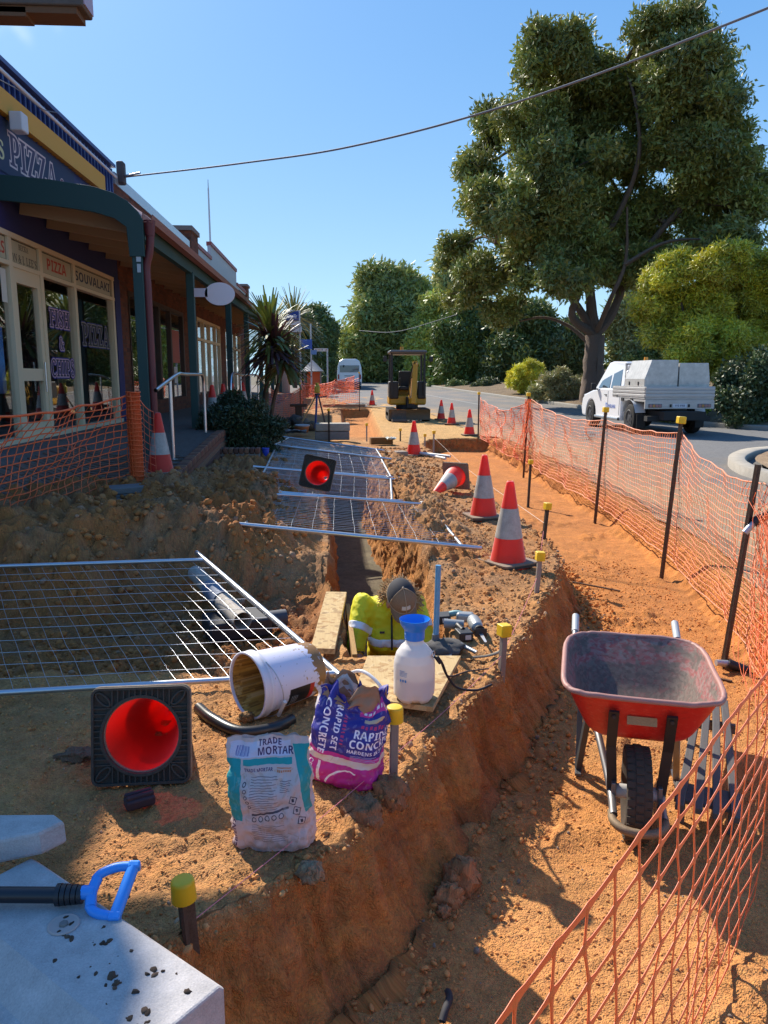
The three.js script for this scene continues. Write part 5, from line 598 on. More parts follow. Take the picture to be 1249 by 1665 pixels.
{
  const n = thing('barrier_mesh', 'orange barrier mesh fence along the street side of the pit', 'barrier mesh', [0, 0, 0]);
  for (let i = 0; i < run.length - 1; i++) netSpan(n, run[i].map((v, k) => v + (k === 0 ? 0.035 : 0)), run[i + 1].map((v, k) => v + (k === 0 ? 0.035 : 0)), { pu: 0.06, pv: 0.052, sagT: [0.28, 0.14, 0.05, 0.10, 0.04][i], sagB: i === 0 ? 0.05 : 0, wob: [0.12, 0.08, 0.04, 0.06, 0.10][i], seed: i * 3 + 1, r: [0.0048, 0.0045, 0.0039, 0.0034, 0.003][i], mat: i < 1 ? NET : NETP });
  // bunched mesh round the second and last pickets
  const b1 = []; for (let k = 0; k < 16; k++) { const L = [], ph = k * 1.7; for (let i = 0; i <= 14; i++) { const t = i / 14; L.push(V(3.60 + 0.09 * Math.sin(ph + t * 3) * (0.4 + t), 1.14 - t * 0.95, -14.42 + 0.12 * Math.cos(ph * 1.3 + t * 5))); } b1.push(L); } const g1 = obj('gathered_fold', triTube(b1, 0.006), NET, n); g1.userData.kind = 'stuff';
  const b2 = []; for (let k = 0; k < 70; k++) { const L = [], ph = rr(0, 6), s0 = rr(0, 1), w = rr(0.03, 0.16); for (let i = 0; i <= 20; i++) { const t = i / 20, s = s0 + 0.10 * Math.sin(t * 9 + ph); L.push(V(lerp(2.80, 2.12, s) + w * 0.5 * Math.sin(ph + t * 7), lerp(0.88, -0.36, t) + 0.03 * Math.sin(t * 21 + ph), lerp(-4.85, -3.1, s) + w * Math.cos(t * 8 + ph * 2))); } b2.push(L); } const g2 = obj('gathered_fold', triTube(b2, 0.0024), NET, n); g2.userData.kind = 'stuff';
}
for (const [p, d, l] of [[[2.735, 0.60, -4.83], [0.06, 0.05, 0.02], 'upper black rubber grip tied to the leaning star picket'], [[2.62, -0.36, -4.80], [0.09, -0.03, 0.03], 'lower black rubber grip at the foot of the leaning picket']]) { const t = thing('rubber_grip', l, 'rubber grip', p); obj('sleeve', rod([0, 0, 0], [d[0] * 1.4, d[1] * 1.4, d[2]], 0.034, 0.03, 12), BLK, t); obj('tube_end', rod([-d[0] * 0.9, -d[1] * 0.9 - 0.02, 0], [0, 0, 0], 0.022, 0.022, 10), ZINC, t); }
{ // near mesh: diamond net close to the camera, standing in the pit
  const n = thing('barrier_mesh', 'large diamond orange mesh in the near right corner of the picture', 'barrier mesh', [0, 0, 0]); const A = V(0.085, 0.60, -0.82), B = V(1.52, 0.60, -2.45), len = Math.hypot(B.x - A.x, B.z - A.z), W = 0.135, Hh = 0.088, rows = 11, N = Math.round(len / W), tx = (B.x - A.x) / len, tz = (B.z - A.z) / len;
  const P = (i, j) => { const s = i * W, w = 0.02 * fbm(s * 1.2, j * 0.16, 3, 2) * Math.min(1, j * 0.25) + 0.0015 * j * Math.sin(s * 2.4), st = 0.012 * n2(i * 0.7, j * 0.9) + 0.012 * j * 0.4; return V(A.x + tx * (s + st) - tz * w, 0.60 - j * Hh + 0.010 * n2(s * 1.6, j * 0.4) + 0.006 * Math.sin(s * 3), A.z + tz * (s + st) + tx * w); };
  const quads = []; const strand = (a, b, wA, wM) => { const d = b.clone().sub(a), m = a.clone().lerp(b, 0.5), side = new THREE.Vector3().crossVectors(d, V(-tz, 0, tx)).normalize(), nn = V(-tz, 0, tx).multiplyScalar(0.0011); const ring = [[a, wA], [a.clone().lerp(b, 0.22), wM], [m, wM * 0.85], [a.clone().lerp(b, 0.78), wM], [b, wA]]; const Pp = [], I = []; ring.forEach(([c, w], k) => { for (const [sg, ng] of [[1, 1], [1, -1], [-1, -1], [-1, 1]]) Pp.push(c.x + side.x * w * sg + nn.x * ng, c.y + side.y * w * sg + nn.y * ng, c.z + side.z * w * sg + nn.z * ng); if (k) for (let q = 0; q < 4; q++) { const e = (k - 1) * 4, q2 = (q + 1) % 4; I.push(e + q, e + q2, e + 4 + q2, e + q, e + 4 + q2, e + 4 + q); } }); const g = new THREE.BufferGeometry(); g.setAttribute('position', new THREE.Float32BufferAttribute(Pp, 3)); g.setIndex(I); g.computeVertexNormals(); quads.push(norm(g)); };
  for (let j = 0; j < rows; j++) for (let i = 0; i <= N; i++) { strand(P(i, j), P(i, j + 1), 0.0105, 0.0048); if (i < N) strand(P(i, j + 1), P(i + 1, j + 1), 0.0105, 0.0052); }
  const m = obj('netting', quads, NET, n); m.userData.kind = 'stuff'; const top = []; for (let i = 0; i <= N; i++) top.push(P(i, 0)); for (let i = 0; i < N; i++) strand(top[i], top[i + 1], 0.0115, 0.0075); quads.splice(0, quads.length - N); obj('top_selvedge', quads.slice(), NET, n);
}
{ // mesh before the shop, with its roll
  const n = thing('barrier_mesh', 'orange mesh strung in front of the takeaway shop windows', 'barrier mesh', [0, 0, 0]); netSpan(n, [-2.13, -7.98, 1.36, 0.44], [-2.78, -4.9, 1.26, 0.26], { pu: 0.105, pv: 0.07, sagT: 0.05, wob: 0.10, seed: 17, skew: 0.5, r: 0.0062, bulge: 0.22 }); netSpan(n, [-2.02, -8.0, 1.36, 0.42], [-1.88, -8.05, 1.2, 0.36], { pu: 0.05, pv: 0.075, sagT: 0.03, wob: 0.05, seed: 4, r: 0.0028 });
  const r = thing('mesh_roll', 'upright roll of orange barrier mesh against the maroon downpipe', 'mesh roll', [-2.06, 0.42, -8.0]); const ver = [], hor = []; for (let k = 0; k < 40; k++) { const a = k * 0.61, rad = 0.045 + k * 0.0006, L = []; for (let i = 0; i <= 10; i++) L.push(V(rad * Math.cos(a + i * 0.04), i * 0.098, rad * Math.sin(a + i * 0.04))); ver.push(L); } for (let j = 0; j <= 22; j++) for (const rad of [0.072, 0.058]) { const L = []; for (let i = 0; i <= 18; i++) { const a = (i / 18) * 2 * PI; L.push(V(rad * Math.cos(a), j * 0.0445 + 0.005 * Math.sin(a * 2 + j), rad * Math.sin(a))); } hor.push(L); } obj('rolled_mesh', [triTube(ver, 0.005), triTube(hor, 0.0055)], NET, r).userData.kind = 'stuff'; obj('core', cyl(0.05, 0.052, 0.97, 18, 0, 0.49, 0), M([0.75, 0.12, 0.03], 0.7), r);
}
// ---------- person kneeling in the hole ----------
{
  const t = thing('person', 'person in yellow high visibility jacket and cap bending down in the trench', 'person', [0, 0.045, 0.01]);
  t.scale.x = 0.88; t.position.x = 0.035;
  const hip = [0.36, -0.50, -5.08], chest = [0.335, -0.06, -4.86], neck = [0.345, 0.10, -4.74], head = [0.395, 0.13, -4.585];
  const sh = { r: [0.135, 0.06, -4.79], l: [0.52, 0.05, -4.79] }, el = { r: [0.062, -0.19, -4.63], l: [0.60, -0.18, -4.62] }, wr = { r: [0.19, -0.40, -4.46], l: [0.46, -0.42, -4.42] };
  const knee = { r: [0.24, -0.98, -4.80], l: [0.50, -0.98, -4.80] }, foot = { r: [0.24, -1.0, -5.2], l: [0.50, -1.0, -5.2] };
  // head frame: up towards the camera, face down
  const up = V(0.05, 0.72, 0.69).normalize(), fw0 = V(0.2, -0.66, 0.72), fw = fw0.clone().addScaledVector(up, -fw0.dot(up)).normalize(), sd = new THREE.Vector3().crossVectors(up, fw); const HM = new THREE.Matrix4().makeBasis(sd, up, fw).scale(V(1.14, 1.12, 1.12)).setPosition(...head), HI = HM.clone().invert(), hv = new THREE.Vector3();
  function headSdf(x, y, z) { hv.set(x, y, z).applyMatrix4(HI); const p = [hv.x, hv.y, hv.z], ell = (c, r) => { const k = Math.hypot((p[0] - c[0]) / r[0], (p[1] - c[1]) / r[1], (p[2] - c[2]) / r[2]); return (k - 1) * Math.min(...r); }; let d = ell([0, 0.02, -0.012], [0.076, 0.105, 0.096]); d = smin(d, ell([0, -0.06, 0.03], [0.056, 0.062, 0.062]), 0.03); d = smin(d, cap(p, [0, 0.005, 0.085], [0, -0.03, 0.108], 0.01, 0.015), 0.012); for (const s of [-1, 1]) { d = smin(d, ell([s * 0.08, -0.01, -0.01], [0.012, 0.032, 0.02]), 0.008); d = Math.max(d, -(Math.hypot(p[0] - s * 0.033, p[1] - 0.005, p[2] - 0.098) - 0.016)); d = smin(d, Math.hypot(p[0] - s * 0.033, p[1] - 0.005, p[2] - 0.078) - 0.0125, 0.004); } d = smin(d, cap(p, [-0.022, -0.062, 0.088], [0.022, -0.062, 0.088], 0.006, 0.006), 0.006); return d; }
  const hgeo = sdfMesh((x, y, z) => smin(headSdf(x, y, z), cap([x, y, z], neck, [lerp(neck[0], head[0], 0.6), lerp(neck[1], head[1], 0.6) - 0.02, lerp(neck[2], head[2], 0.6)], 0.058, 0.052), 0.03), head, 0.19, 100);
  const bones = (p) => { let d = cap(p, hip, chest, 0.13, 0.13); d = smin(d, cap(p, chest, neck, 0.13, 0.055), 0.05); for (const s of ['r', 'l']) { d = smin(d, cap(p, sh[s], el[s], 0.052, 0.042), 0.04); d = smin(d, cap(p, el[s], wr[s], 0.041, 0.028), 0.02); d = smin(d, cap(p, hip, knee[s], 0.095, 0.06), 0.04); d = smin(d, cap(p, knee[s], foot[s], 0.058, 0.04), 0.02); } return d; };
  const body = sdfMesh((x, y, z) => bones([x, y, z]), [0.34, -0.47, -4.82], 0.66, 110);
  const hands = []; for (const s of ['r', 'l']) { const W = wr[s], sg = s === 'r' ? 1 : -1; const palmE = [W[0] + 0.03 * sg, W[1] - 0.05, W[2] + 0.06]; hands.push(sdfMesh((x, y, z) => { const p = [x, y, z]; let d = cap(p, W, palmE, 0.028, 0.03); for (let k = 0; k < 4; k++) { const o = (k - 1.5) * 0.019, L = [0.07, 0.08, 0.075, 0.058][k], b = [palmE[0] + o, palmE[1] - 0.01, palmE[2] + 0.008], m = [b[0], b[1] - L * 0.55, b[2] + L * 0.35], e = [m[0], m[1] - L * 0.5, m[2] - L * 0.15]; d = Math.min(d, smin(cap(p, b, m, 0.0095, 0.009), cap(p, m, e, 0.009, 0.0075), 0.004)); } const th = [W[0] + sg * 0.03, W[1] - 0.02, W[2] + 0.03], te = [th[0] + sg * 0.035, th[1] - 0.04, th[2] + 0.02]; d = Math.min(d, smin(cap(p, th, te, 0.012, 0.01), cap(p, te, [te[0] - sg * 0.005, te[1] - 0.03, te[2] + 0.005], 0.01, 0.008), 0.004)); return d; }, [palmE[0], palmE[1] - 0.02, palmE[2]], 0.13, 60)); }
  obj('body', [hgeo, body, ...hands], M([0.46, 0.22, 0.14], 0.6), t);
  const HV = M([0.72, 0.64, 0.01], 0.7, { side: THREE.DoubleSide }), fold = (x, y, z) => 0.010 * fbm(x * 7, y * 9, z * 7, 3) + 0.006 * Math.abs(n3(x * 11, y * 16, z * 11));
  const jsdf = (x, y, z) => { const p = [x, y, z]; let d = cap(p, [0.36, -0.40, -5.06], [0.335, -0.08, -4.88], 0.175, 0.17); d = smin(d, cap(p, [0.22, -0.02, -4.82], [0.45, -0.02, -4.82], 0.115, 0.115), 0.06); d = smin(d, cap(p, [0.27, -0.16, -4.74], [0.40, -0.16, -4.74], 0.09, 0.09), 0.05); d = smin(d, cap(p, chest, neck, 0.15, 0.085), 0.04); for (const s of ['r', 'l']) d = smin(d, cap(p, sh[s], [lerp(sh[s][0], el[s][0], 0.92), lerp(sh[s][1], el[s][1], 0.92), lerp(sh[s][2], el[s][2], 0.92)], 0.076, 0.070), 0.035); return d + fold(x, y, z) - 0.004; };
  const jm = sdfMesh(jsdf, [0.34, -0.22, -4.86], 0.46, 120);
  obj('jacket', jm, HV, t);
  // reflective tape: shells a little proud of the jacket, cut to bands
  const REF = M([0.82, 0.82, 0.83], 0.4), band = (f) => sdfMesh((x, y, z) => Math.max(jsdf(x, y, z) - 0.004, f(x, y, z)), [0.34, -0.2, -4.80], 0.42, 120);
  const J = t.children.find((c) => c.name === 'jacket'); obj('reflective_band', band((x, y, z) => Math.abs(y + 0.155 + 0.1 * (z + 4.7)) - 0.026 + (x < 0.16 || x > 0.53 ? 1 : 0)), REF, J);
  for (const s of ['r', 'l']) { const d = V(el[s][0] - sh[s][0], el[s][1] - sh[s][1], el[s][2] - sh[s][2]), L = d.length(); d.normalize(); obj('reflective_band', sdfMesh((x, y, z) => { const k = (x - sh[s][0]) * d.x + (y - sh[s][1]) * d.y + (z - sh[s][2]) * d.z; const rad = cap([x, y, z], sh[s], el[s], 0.10, 0.10); return Math.max(jsdf(x, y, z) - 0.004, Math.abs(k - L * 0.52) - 0.024, rad); }, [lerp(sh[s][0], el[s][0], 0.5), lerp(sh[s][1], el[s][1], 0.5), lerp(sh[s][2], el[s][2], 0.5)], 0.13, 50), REF, J); obj('cuff', rod([lerp(sh[s][0], el[s][0], 0.86), lerp(sh[s][1], el[s][1], 0.86), lerp(sh[s][2], el[s][2], 0.86)], [lerp(el[s][0], wr[s][0], 0.1), lerp(el[s][1], wr[s][1], 0.1), lerp(el[s][2], wr[s][2], 0.1)], 0.064, 0.058, 16), M([0.015, 0.02, 0.06], 0.8), J); }
  obj('zip', tube([[0.335, 0.02, -4.685], [0.335, -0.08, -4.655], [0.335, -0.2, -4.645]], 0.007, 6, 20), M([0.02, 0.02, 0.03], 0.6), J); obj('collar', place(new THREE.TorusGeometry(0.075, 0.016, 8, 28), neck[0], neck[1] - 0.01, neck[2], 1.1), M([0.02, 0.025, 0.06], 0.8), J); obj('badge', box(0.035, 0.014, 0.004, 0.265, -0.085, -4.655, -0.3), M([0.05, 0.03, 0.03], 0.7), J);
  obj('trousers', sdfMesh((x, y, z) => { const p = [x, y, z]; let d = cap(p, [0.36, -0.50, -5.06], [0.36, -0.44, -5.06], 0.17, 0.17); for (const s of ['r', 'l']) { d = smin(d, cap(p, hip, knee[s], 0.115, 0.078), 0.04); d = smin(d, cap(p, knee[s], foot[s], 0.074, 0.055), 0.02); } return d + fold(x, y, z); }, [0.37, -0.72, -5.0], 0.42, 70), M([0.012, 0.016, 0.045], 0.85), t);
  for (const s of ['r', 'l']) obj('boot', place(rbox(0.09, 0.10, 0.24, 0.035, 0, 0, 0, 0, 0, 0, 3), foot[s][0], foot[s][1], foot[s][2] - 0.08), M([0.16, 0.09, 0.04], 0.8), t);
  // cap, in the head's frame
  const cg = new THREE.Group(); cg.name = 'cap'; cg.applyMatrix4(HM); t.add(cg); const R = [0.088, 0.086, 0.108], cz = -0.014, cy = 0.045; const dome = (a0, a1, k = 1) => grid(24, 14, (u, v) => { const a = lerp(a0, a1, u), e = v * PI / 2, r = Math.cos(e); return [R[0] * k * r * Math.sin(a), cy + R[1] * k * Math.sin(e), cz + R[2] * k * r * Math.cos(a)]; });
  obj('front_panel', dome(-1.25, 1.25), M([0.42, 0.25, 0.13], 0.85, { side: THREE.DoubleSide, map: rep(paveMap, 3) }), cg); obj('mesh_back', dome(1.25, 2 * PI - 1.25, 0.995), M([0.02, 0.02, 0.026], 0.85, { side: THREE.DoubleSide }), cg); obj('button', new THREE.SphereGeometry(0.008, 10, 8).translate(0, cy + R[1] + 0.001, cz), M([0.4, 0.3, 0.2], 0.8), cg);
  const seams = []; for (const a of [-1.25, 1.25, 0]) { const L = []; for (let i = 0; i <= 12; i++) { const e = (i / 12) * PI / 2; L.push(V(R[0] * 1.008 * Math.cos(e) * Math.sin(a), cy + R[1] * 1.008 * Math.sin(e), cz + R[2] * 1.008 * Math.cos(e) * Math.cos(a))); } seams.push(L); } { const L = []; for (let i = 0; i <= 30; i++) { const a = (i / 30) * 2 * PI; L.push(V(R[0] * 1.008 * Math.sin(a), cy, cz + R[2] * 1.008 * Math.cos(a))); } seams.push(L); } obj('piping', triTube(seams, 0.0026), M([0.42, 0.30, 0.18], 0.8), cg);
  obj('brim', grid(20, 8, (u, v) => { const a = lerp(-1.15, 1.15, u), r0 = 1.0, ext = 0.07 * Math.cos(a * 1.05) * v; return [R[0] * Math.sin(a) * (1 + 0.02 * v), cy - 0.012 * v - 0.022 * Math.pow(Math.abs(Math.sin(a)), 2) * v, cz + R[2] * Math.cos(a) + ext]; }), M([0.36, 0.22, 0.12], 0.85, { side: THREE.DoubleSide, map: rep(paveMap, 3) }), cg);
  obj('patch', grid(6, 3, (u, v) => { const a = lerp(-0.34, 0.34, u), e = lerp(0.30, 0.56, v), r = Math.cos(e); return [R[0] * 1.015 * r * Math.sin(a), cy + R[1] * 1.015 * Math.sin(e), cz + R[2] * 1.015 * r * Math.cos(a)]; }), M([0.6, 0.55, 0.45], 0.8, { side: THREE.DoubleSide }), cg);
  const hair = [], HR = RNG(77); for (let i = 0; i < 560; i++) { const a = PI - 0.35 + (HR() - 0.5) * 3.4, e = -0.9 + HR() * 0.9, r = 1.0; let p = V(0.082 * Math.sin(a), 0.045 + 0.05 * e, -0.012 + 0.102 * Math.cos(a)); const L = [p.clone()], d = V(Math.sin(a) * 0.6 + (HR() - 0.5) * 0.6, -0.5 + (HR() - 0.5) * 0.8, Math.cos(a) * 0.6 + (HR() - 0.5) * 0.6), ph = HR() * 6; for (let k = 1; k <= 6; k++) { p = p.clone().addScaledVector(d, 0.012).add(V(0.006 * Math.sin(ph + k * 1.9), 0.004 * Math.cos(ph + k * 2.3), 0.006 * Math.cos(ph + k * 1.7))); L.push(p); } hair.push(L); } const hg = obj('hair', triTube(hair, 0.0022), M([0.42, 0.23, 0.085], 0.6), t); hg.applyMatrix4(HM); hg.userData.kind = 'stuff';
}
// ---------- vehicles ----------
const PAINTW = new THREE.MeshPhysicalMaterial({ color: lin(0.74, 0.75, 0.77), roughness: 0.35, clearcoat: 0.6, clearcoatRoughness: 0.1 }), CARGLASS = new THREE.MeshPhysicalMaterial({ color: lin(0.05, 0.07, 0.09), roughness: 0.06, clearcoat: 1 }), TYRE = M([0.022, 0.021, 0.02], 0.9, { map: dirtMap }), CHASSIS = M([0.02, 0.02, 0.02], 0.8), CHROME = M([0.6, 0.6, 0.6], 0.25, { metalness: 1 });
function wheel(parent, x, y, z, r, w, dish = M([0.06, 0.06, 0.065], 0.5, { metalness: 0.4 })) { const g = new THREE.Group(); g.name = 'wheel'; g.position.set(x, y, z); parent.add(g); obj('tyre', place(lathe([[r * 0.62, -w / 2], [r * 0.9, -w / 2], [r * 0.98, -w * 0.38], [r, -w * 0.2], [r, w * 0.2], [r * 0.98, w * 0.38], [r * 0.9, w / 2], [r * 0.62, w / 2]], 40), 0, 0, 0, 0, 0, PI / 2), TYRE, g); const s = Math.sign(x) || 1; obj('rim', [place(lathe([[0, 0.01], [r * 0.15, 0.012], [r * 0.2, 0.0], [r * 0.46, -0.012], [r * 0.56, 0.015], [r * 0.62, 0.02], [r * 0.62, -w * 0.7]], 32), s * (w / 2 - 0.012), 0, 0, 0, 0, -s * PI / 2), ...[0, 1, 2, 3, 4, 5].map((k) => { const a = (k * PI) / 3; return box(0.01, r * 0.1, r * 0.1, s * (w / 2 - 0.012), Math.cos(a) * r * 0.36, Math.sin(a) * r * 0.36); })], dish, g); return g; }
{
  // utility truck: local +z is the rear, ground at y = 0; built half by half about x = 0
  const t = thing('utility_truck', 'white dual cab utility truck with aluminium tray and canopy boxes', 'truck', [8.86, roadY(8, -21) + 0.004, -20.6], 0.02);
  t.scale.y = 1.06; const HW = 0.93; // rear axle at z 0, front axle at -3.1
  // cab body by cross sections along z: [z, sill y, waist y, half width]
  const cabSide = [[-0.72, 0.42], [-0.72, 1.05], [-0.66, 1.10], [-2.30, 1.08], [-2.95, 1.02], [-3.62, 0.90], [-3.86, 0.78], [-3.94, 0.55], [-3.86, 0.36], [-3.60, 0.34]];
  const arch = []; for (let i = 0; i <= 12; i++) { const a = PI * (i / 12); arch.push([-3.1 - 0.47 * Math.cos(a), 0.36 + 0.47 * Math.sin(a)]); }
  const side = [...cabSide, ...arch, [-2.6, 0.34], [-0.74, 0.34]]; const lower = extr(side.map(([z, y]) => [-z, y]), HW * 2 - 0.1, 0.05); lower.applyMatrix4(new THREE.Matrix4().makeBasis(V(0, 0, -1), V(0, 1, 0), V(1, 0, 0)).setPosition(-HW + 0.05, 0, 0)); obj('body', lower, PAINTW, t);
  const topP = [[-0.74, 1.06], [-0.80, 1.70], [-0.98, 1.79], [-1.9, 1.815], [-2.15, 1.785], [-2.85, 1.10], [-2.85, 1.04], [-0.74, 1.04]]; const tg = extr(topP.map(([z, y]) => [-z, y]), HW * 2 - 0.36, 0.04); tg.applyMatrix4(new THREE.Matrix4().makeBasis(V(0, 0, -1), V(0, 1, 0), V(1, 0, 0)).setPosition(-HW + 0.18, 0, 0)); { const p = tg.attributes.position; for (let i = 0; i < p.count; i++) { const y = p.getY(i); p.setX(i, p.getX(i) * lerp(1.12, 0.94, ss(1.05, 1.75, y))); } tg.computeVertexNormals(); } obj('roof', tg, PAINTW, t);
  for (const s of [-1, 1]) { // side windows, doors, mirror
    const wx = (y) => s * (lerp((HW - 0.14) * 1.12, (HW - 0.14) * 0.94, ss(1.05, 1.75, y)) + 0.006); const pane = (pts) => { const sh = new THREE.ShapeGeometry(new THREE.Shape(pts.map((p) => new THREE.Vector2(...p)))); const p = sh.attributes.position; for (let i = 0; i < p.count; i++) { const z = p.getX(i), y = p.getY(i); p.setXYZ(i, wx(y), y, z); } sh.computeVertexNormals(); return sh; };
    const fd = obj('door', [box(0.008, 0.66, 0.012, s * (HW + 0.003), 0.72, -1.68)], M([0.2, 0.2, 0.2], 0.6), t); obj('window', pane([[-1.74, 1.13], [-2.62, 1.13], [-2.12, 1.64], [-1.78, 1.66]]), CARGLASS, fd); obj('handle', rbox(0.03, 0.03, 0.14, 0.01, s * (HW + 0.015), 0.95, -1.86), M([0.12, 0.12, 0.12], 0.5), fd);
    const rd = obj('door', [box(0.008, 0.62, 0.012, s * (HW + 0.003), 0.74, -0.80)], M([0.2, 0.2, 0.2], 0.6), t); obj('window', pane([[-0.92, 1.13], [-1.62, 1.13], [-1.66, 1.66], [-1.06, 1.65]]), CARGLASS, rd); obj('handle', rbox(0.03, 0.03, 0.14, 0.01, s * (HW + 0.015), 0.95, -0.98), M([0.12, 0.12, 0.12], 0.5), rd);
    obj('mirror', [rbox(0.16, 0.2, 0.08, 0.03, s * (HW + 0.12), 1.16, -2.58), rod([s * (HW - 0.05), 1.08, -2.58], [s * (HW + 0.1), 1.1, -2.58], 0.02)], CHASSIS, t); obj('side_step', rod([s * (HW + 0.02), 0.33, -0.75], [s * (HW + 0.02), 0.33, -2.6], 0.045, 0.045, 10), CHROME, t);
    wheel(t, s * (HW - 0.10), 0.375, 0, 0.375, 0.26); wheel(t, s * (HW - 0.10), 0.375, -3.1, 0.375, 0.26);
    obj('guard', grid(16, 1, (u, v) => { const a = PI * (0.1 + 0.8 * u); return [s * (HW - 0.24 + v * 0.28), 0.40 + 0.46 * Math.sin(a), -0.46 * Math.cos(a)]; }), M([0.62, 0.62, 0.62], 0.5, { side: THREE.DoubleSide }), t); obj('mud_flap', box(0.24, 0.34, 0.015, s * (HW - 0.12), 0.34, 0.46), CHASSIS, t);
    obj('tail_light', [rbox(0.36, 0.09, 0.03, 0.008, s * 0.66, 0.735, 0.96)], M([0.16, 0.15, 0.15], 0.5), t); const tl = t.children[t.children.length - 1]; for (let k = 0; k < 4; k++) obj('lamp', cyl(0.034, 0.034, 0.02, 14, s * 0.66 - 0.125 + k * 0.083, 0.735, 0.978, PI / 2), k === 1 ? M([0.45, 0.2, 0.05], 0.3) : M([0.35, 0.16, 0.16], 0.3), tl);
  }
  obj('windscreen', grid(1, 1, (u, v) => [lerp(-0.72, 0.72, u), lerp(1.12, 1.70, v), lerp(-2.90, -2.24, v)]), CARGLASS, t);
  obj('chassis', [box(1.1, 0.2, 5.0, 0, 0.5, -1.2), box(1.7, 0.12, 0.2, 0, 0.42, 0.85), cyl(0.06, 0.06, 1.5, 10, 0, 0.36, 0, 0, 0, PI / 2), cyl(0.36, 0.36, 0.2, 20, 0, 0.55, 0.55, 0.0, 0, 0)], CHASSIS, t);
  const TRAY = M([0.66, 0.66, 0.67], 0.42, { metalness: 0.25, map: rep(concMap, 1) });
  const tr = obj('tray', [box(1.84, 0.06, 2.26, 0, 0.86, -0.20)], TRAY, t); for (const s of [-1, 1]) { obj('side_board', [box(0.035, 0.30, 2.24, s * 0.915, 1.05, -0.20), ...[0.08, 0.0, -0.09].map((d) => rbox(0.05, 0.065, 2.24, 0.01, s * 0.92, 1.06 + d, -0.20))], TRAY, tr); obj('latch_bracket', [0.2, 0.6].map((k) => box(0.03, 0.07, 0.16, s * 0.93, 0.85, -0.9 + k * 1.6)), CHASSIS, tr); }
  obj('tailgate', [box(1.84, 0.30, 0.03, 0, 1.05, 0.93), ...[0.1, 0.02, -0.07].map((d) => rbox(1.86, 0.075, 0.05, 0.012, 0, 1.05 + d, 0.935))], TRAY, tr); obj('rear_bar', box(1.86, 0.2, 0.05, 0, 0.76, 0.93), TRAY, tr);
  obj('number_plate', [place(box(0.38, 0.1, 0.006), 0, 0.735, 0.96)], M(0xffffff, 0.5, { map: letters(256, 72, '1YE·PRB', 'bold 48px sans-serif', '#3a3f55', { bg: '#c9ccd2' }) }), t); for (const s of [-1, 1]) obj('plate_lamp', rbox(0.05, 0.07, 0.02, 0.01, s * 0.245, 0.735, 0.966), CHASSIS, t);
  // headboard, two canopy boxes with sloped sides
  obj('headboard', [box(1.7, 0.05, 0.05, 0, 1.76, -0.68), ...[-0.82, -0.3, 0.3, 0.82].map((x) => box(0.05, 0.9, 0.05, x, 1.32, -0.68)), box(1.7, 0.05, 0.05, 0, 1.45, -0.68)], TRAY, t); obj('rack_tank', place(rbox(0.16, 0.36, 0.14, 0.04, 0, 0, 0), -0.78, 1.42, -0.55), WHITE, t);
  const boxM = M([0.78, 0.78, 0.77], 0.4, { metalness: 0.3, map: concMap }), cb = (x0, x1, z0, z1, y1, slope) => { const s = Math.sign(x0 + x1); const outer = s < 0 ? x0 : x1, inner = s < 0 ? x1 : x0; const g = extr([[outer, 0.89], [outer, 1.38], [outer - s * slope, y1], [inner, y1], [inner, 0.89]], z1 - z0, 0.008); return place(g, 0, 0, z0); };
  const b1 = obj('canopy_box', cb(-0.90, -0.03, -0.5, 0.78, 1.83, 0.17), boxM, t); obj('latch', [-0.2, 0.4].map((z) => rbox(0.02, 0.09, 0.06, 0.006, -0.915, 1.27, z)), CHASSIS, b1); obj('beacon', [cyl(0.05, 0.06, 0.09, 14, -0.48, 1.885, -0.2)], M([0.75, 0.28, 0.02], 0.35), b1); obj('canopy_box', cb(0.08, 0.90, -0.5, 0.66, 1.76, 0.06), boxM, t); obj('lid_strut', rod([0.02, 0.95, 0.7], [0.02, 1.5, 0.5], 0.012), CHASSIS, t);
  obj('door_lettering', (() => { const g = new THREE.PlaneGeometry(0.78, 0.2); g.rotateY(-PI / 2); g.translate(-HW - 0.012, 0.66, -1.45); return g; })(), new THREE.MeshStandardMaterial({ transparent: true, roughness: 0.5, map: canvasTex(512, 128, (g, w, h) => { g.clearRect(0, 0, w, h); g.fillStyle = '#2c56a8'; g.font = 'bold 84px sans-serif'; g.textBaseline = 'middle'; g.fillText('WHELANS', 112, 72, 390); g.lineWidth = 12; g.strokeStyle = '#4a78c8'; g.strokeRect(16, 26, 70, 76); g.beginPath(); g.moveTo(30, 40); g.lineTo(70, 90); g.stroke(); }) }), t);
  obj('headlight', [rbox(0.2, 0.14, 0.3, 0.04, -0.8, 0.86, -3.72)], M([0.6, 0.6, 0.62], 0.2), t); obj('headlight', [rbox(0.2, 0.14, 0.3, 0.04, 0.8, 0.86, -3.72)], M([0.6, 0.6, 0.62], 0.2), t); obj('bumper', [rbox(1.8, 0.22, 0.12, 0.04, 0, 0.5, -3.97)], CHASSIS, t);
}
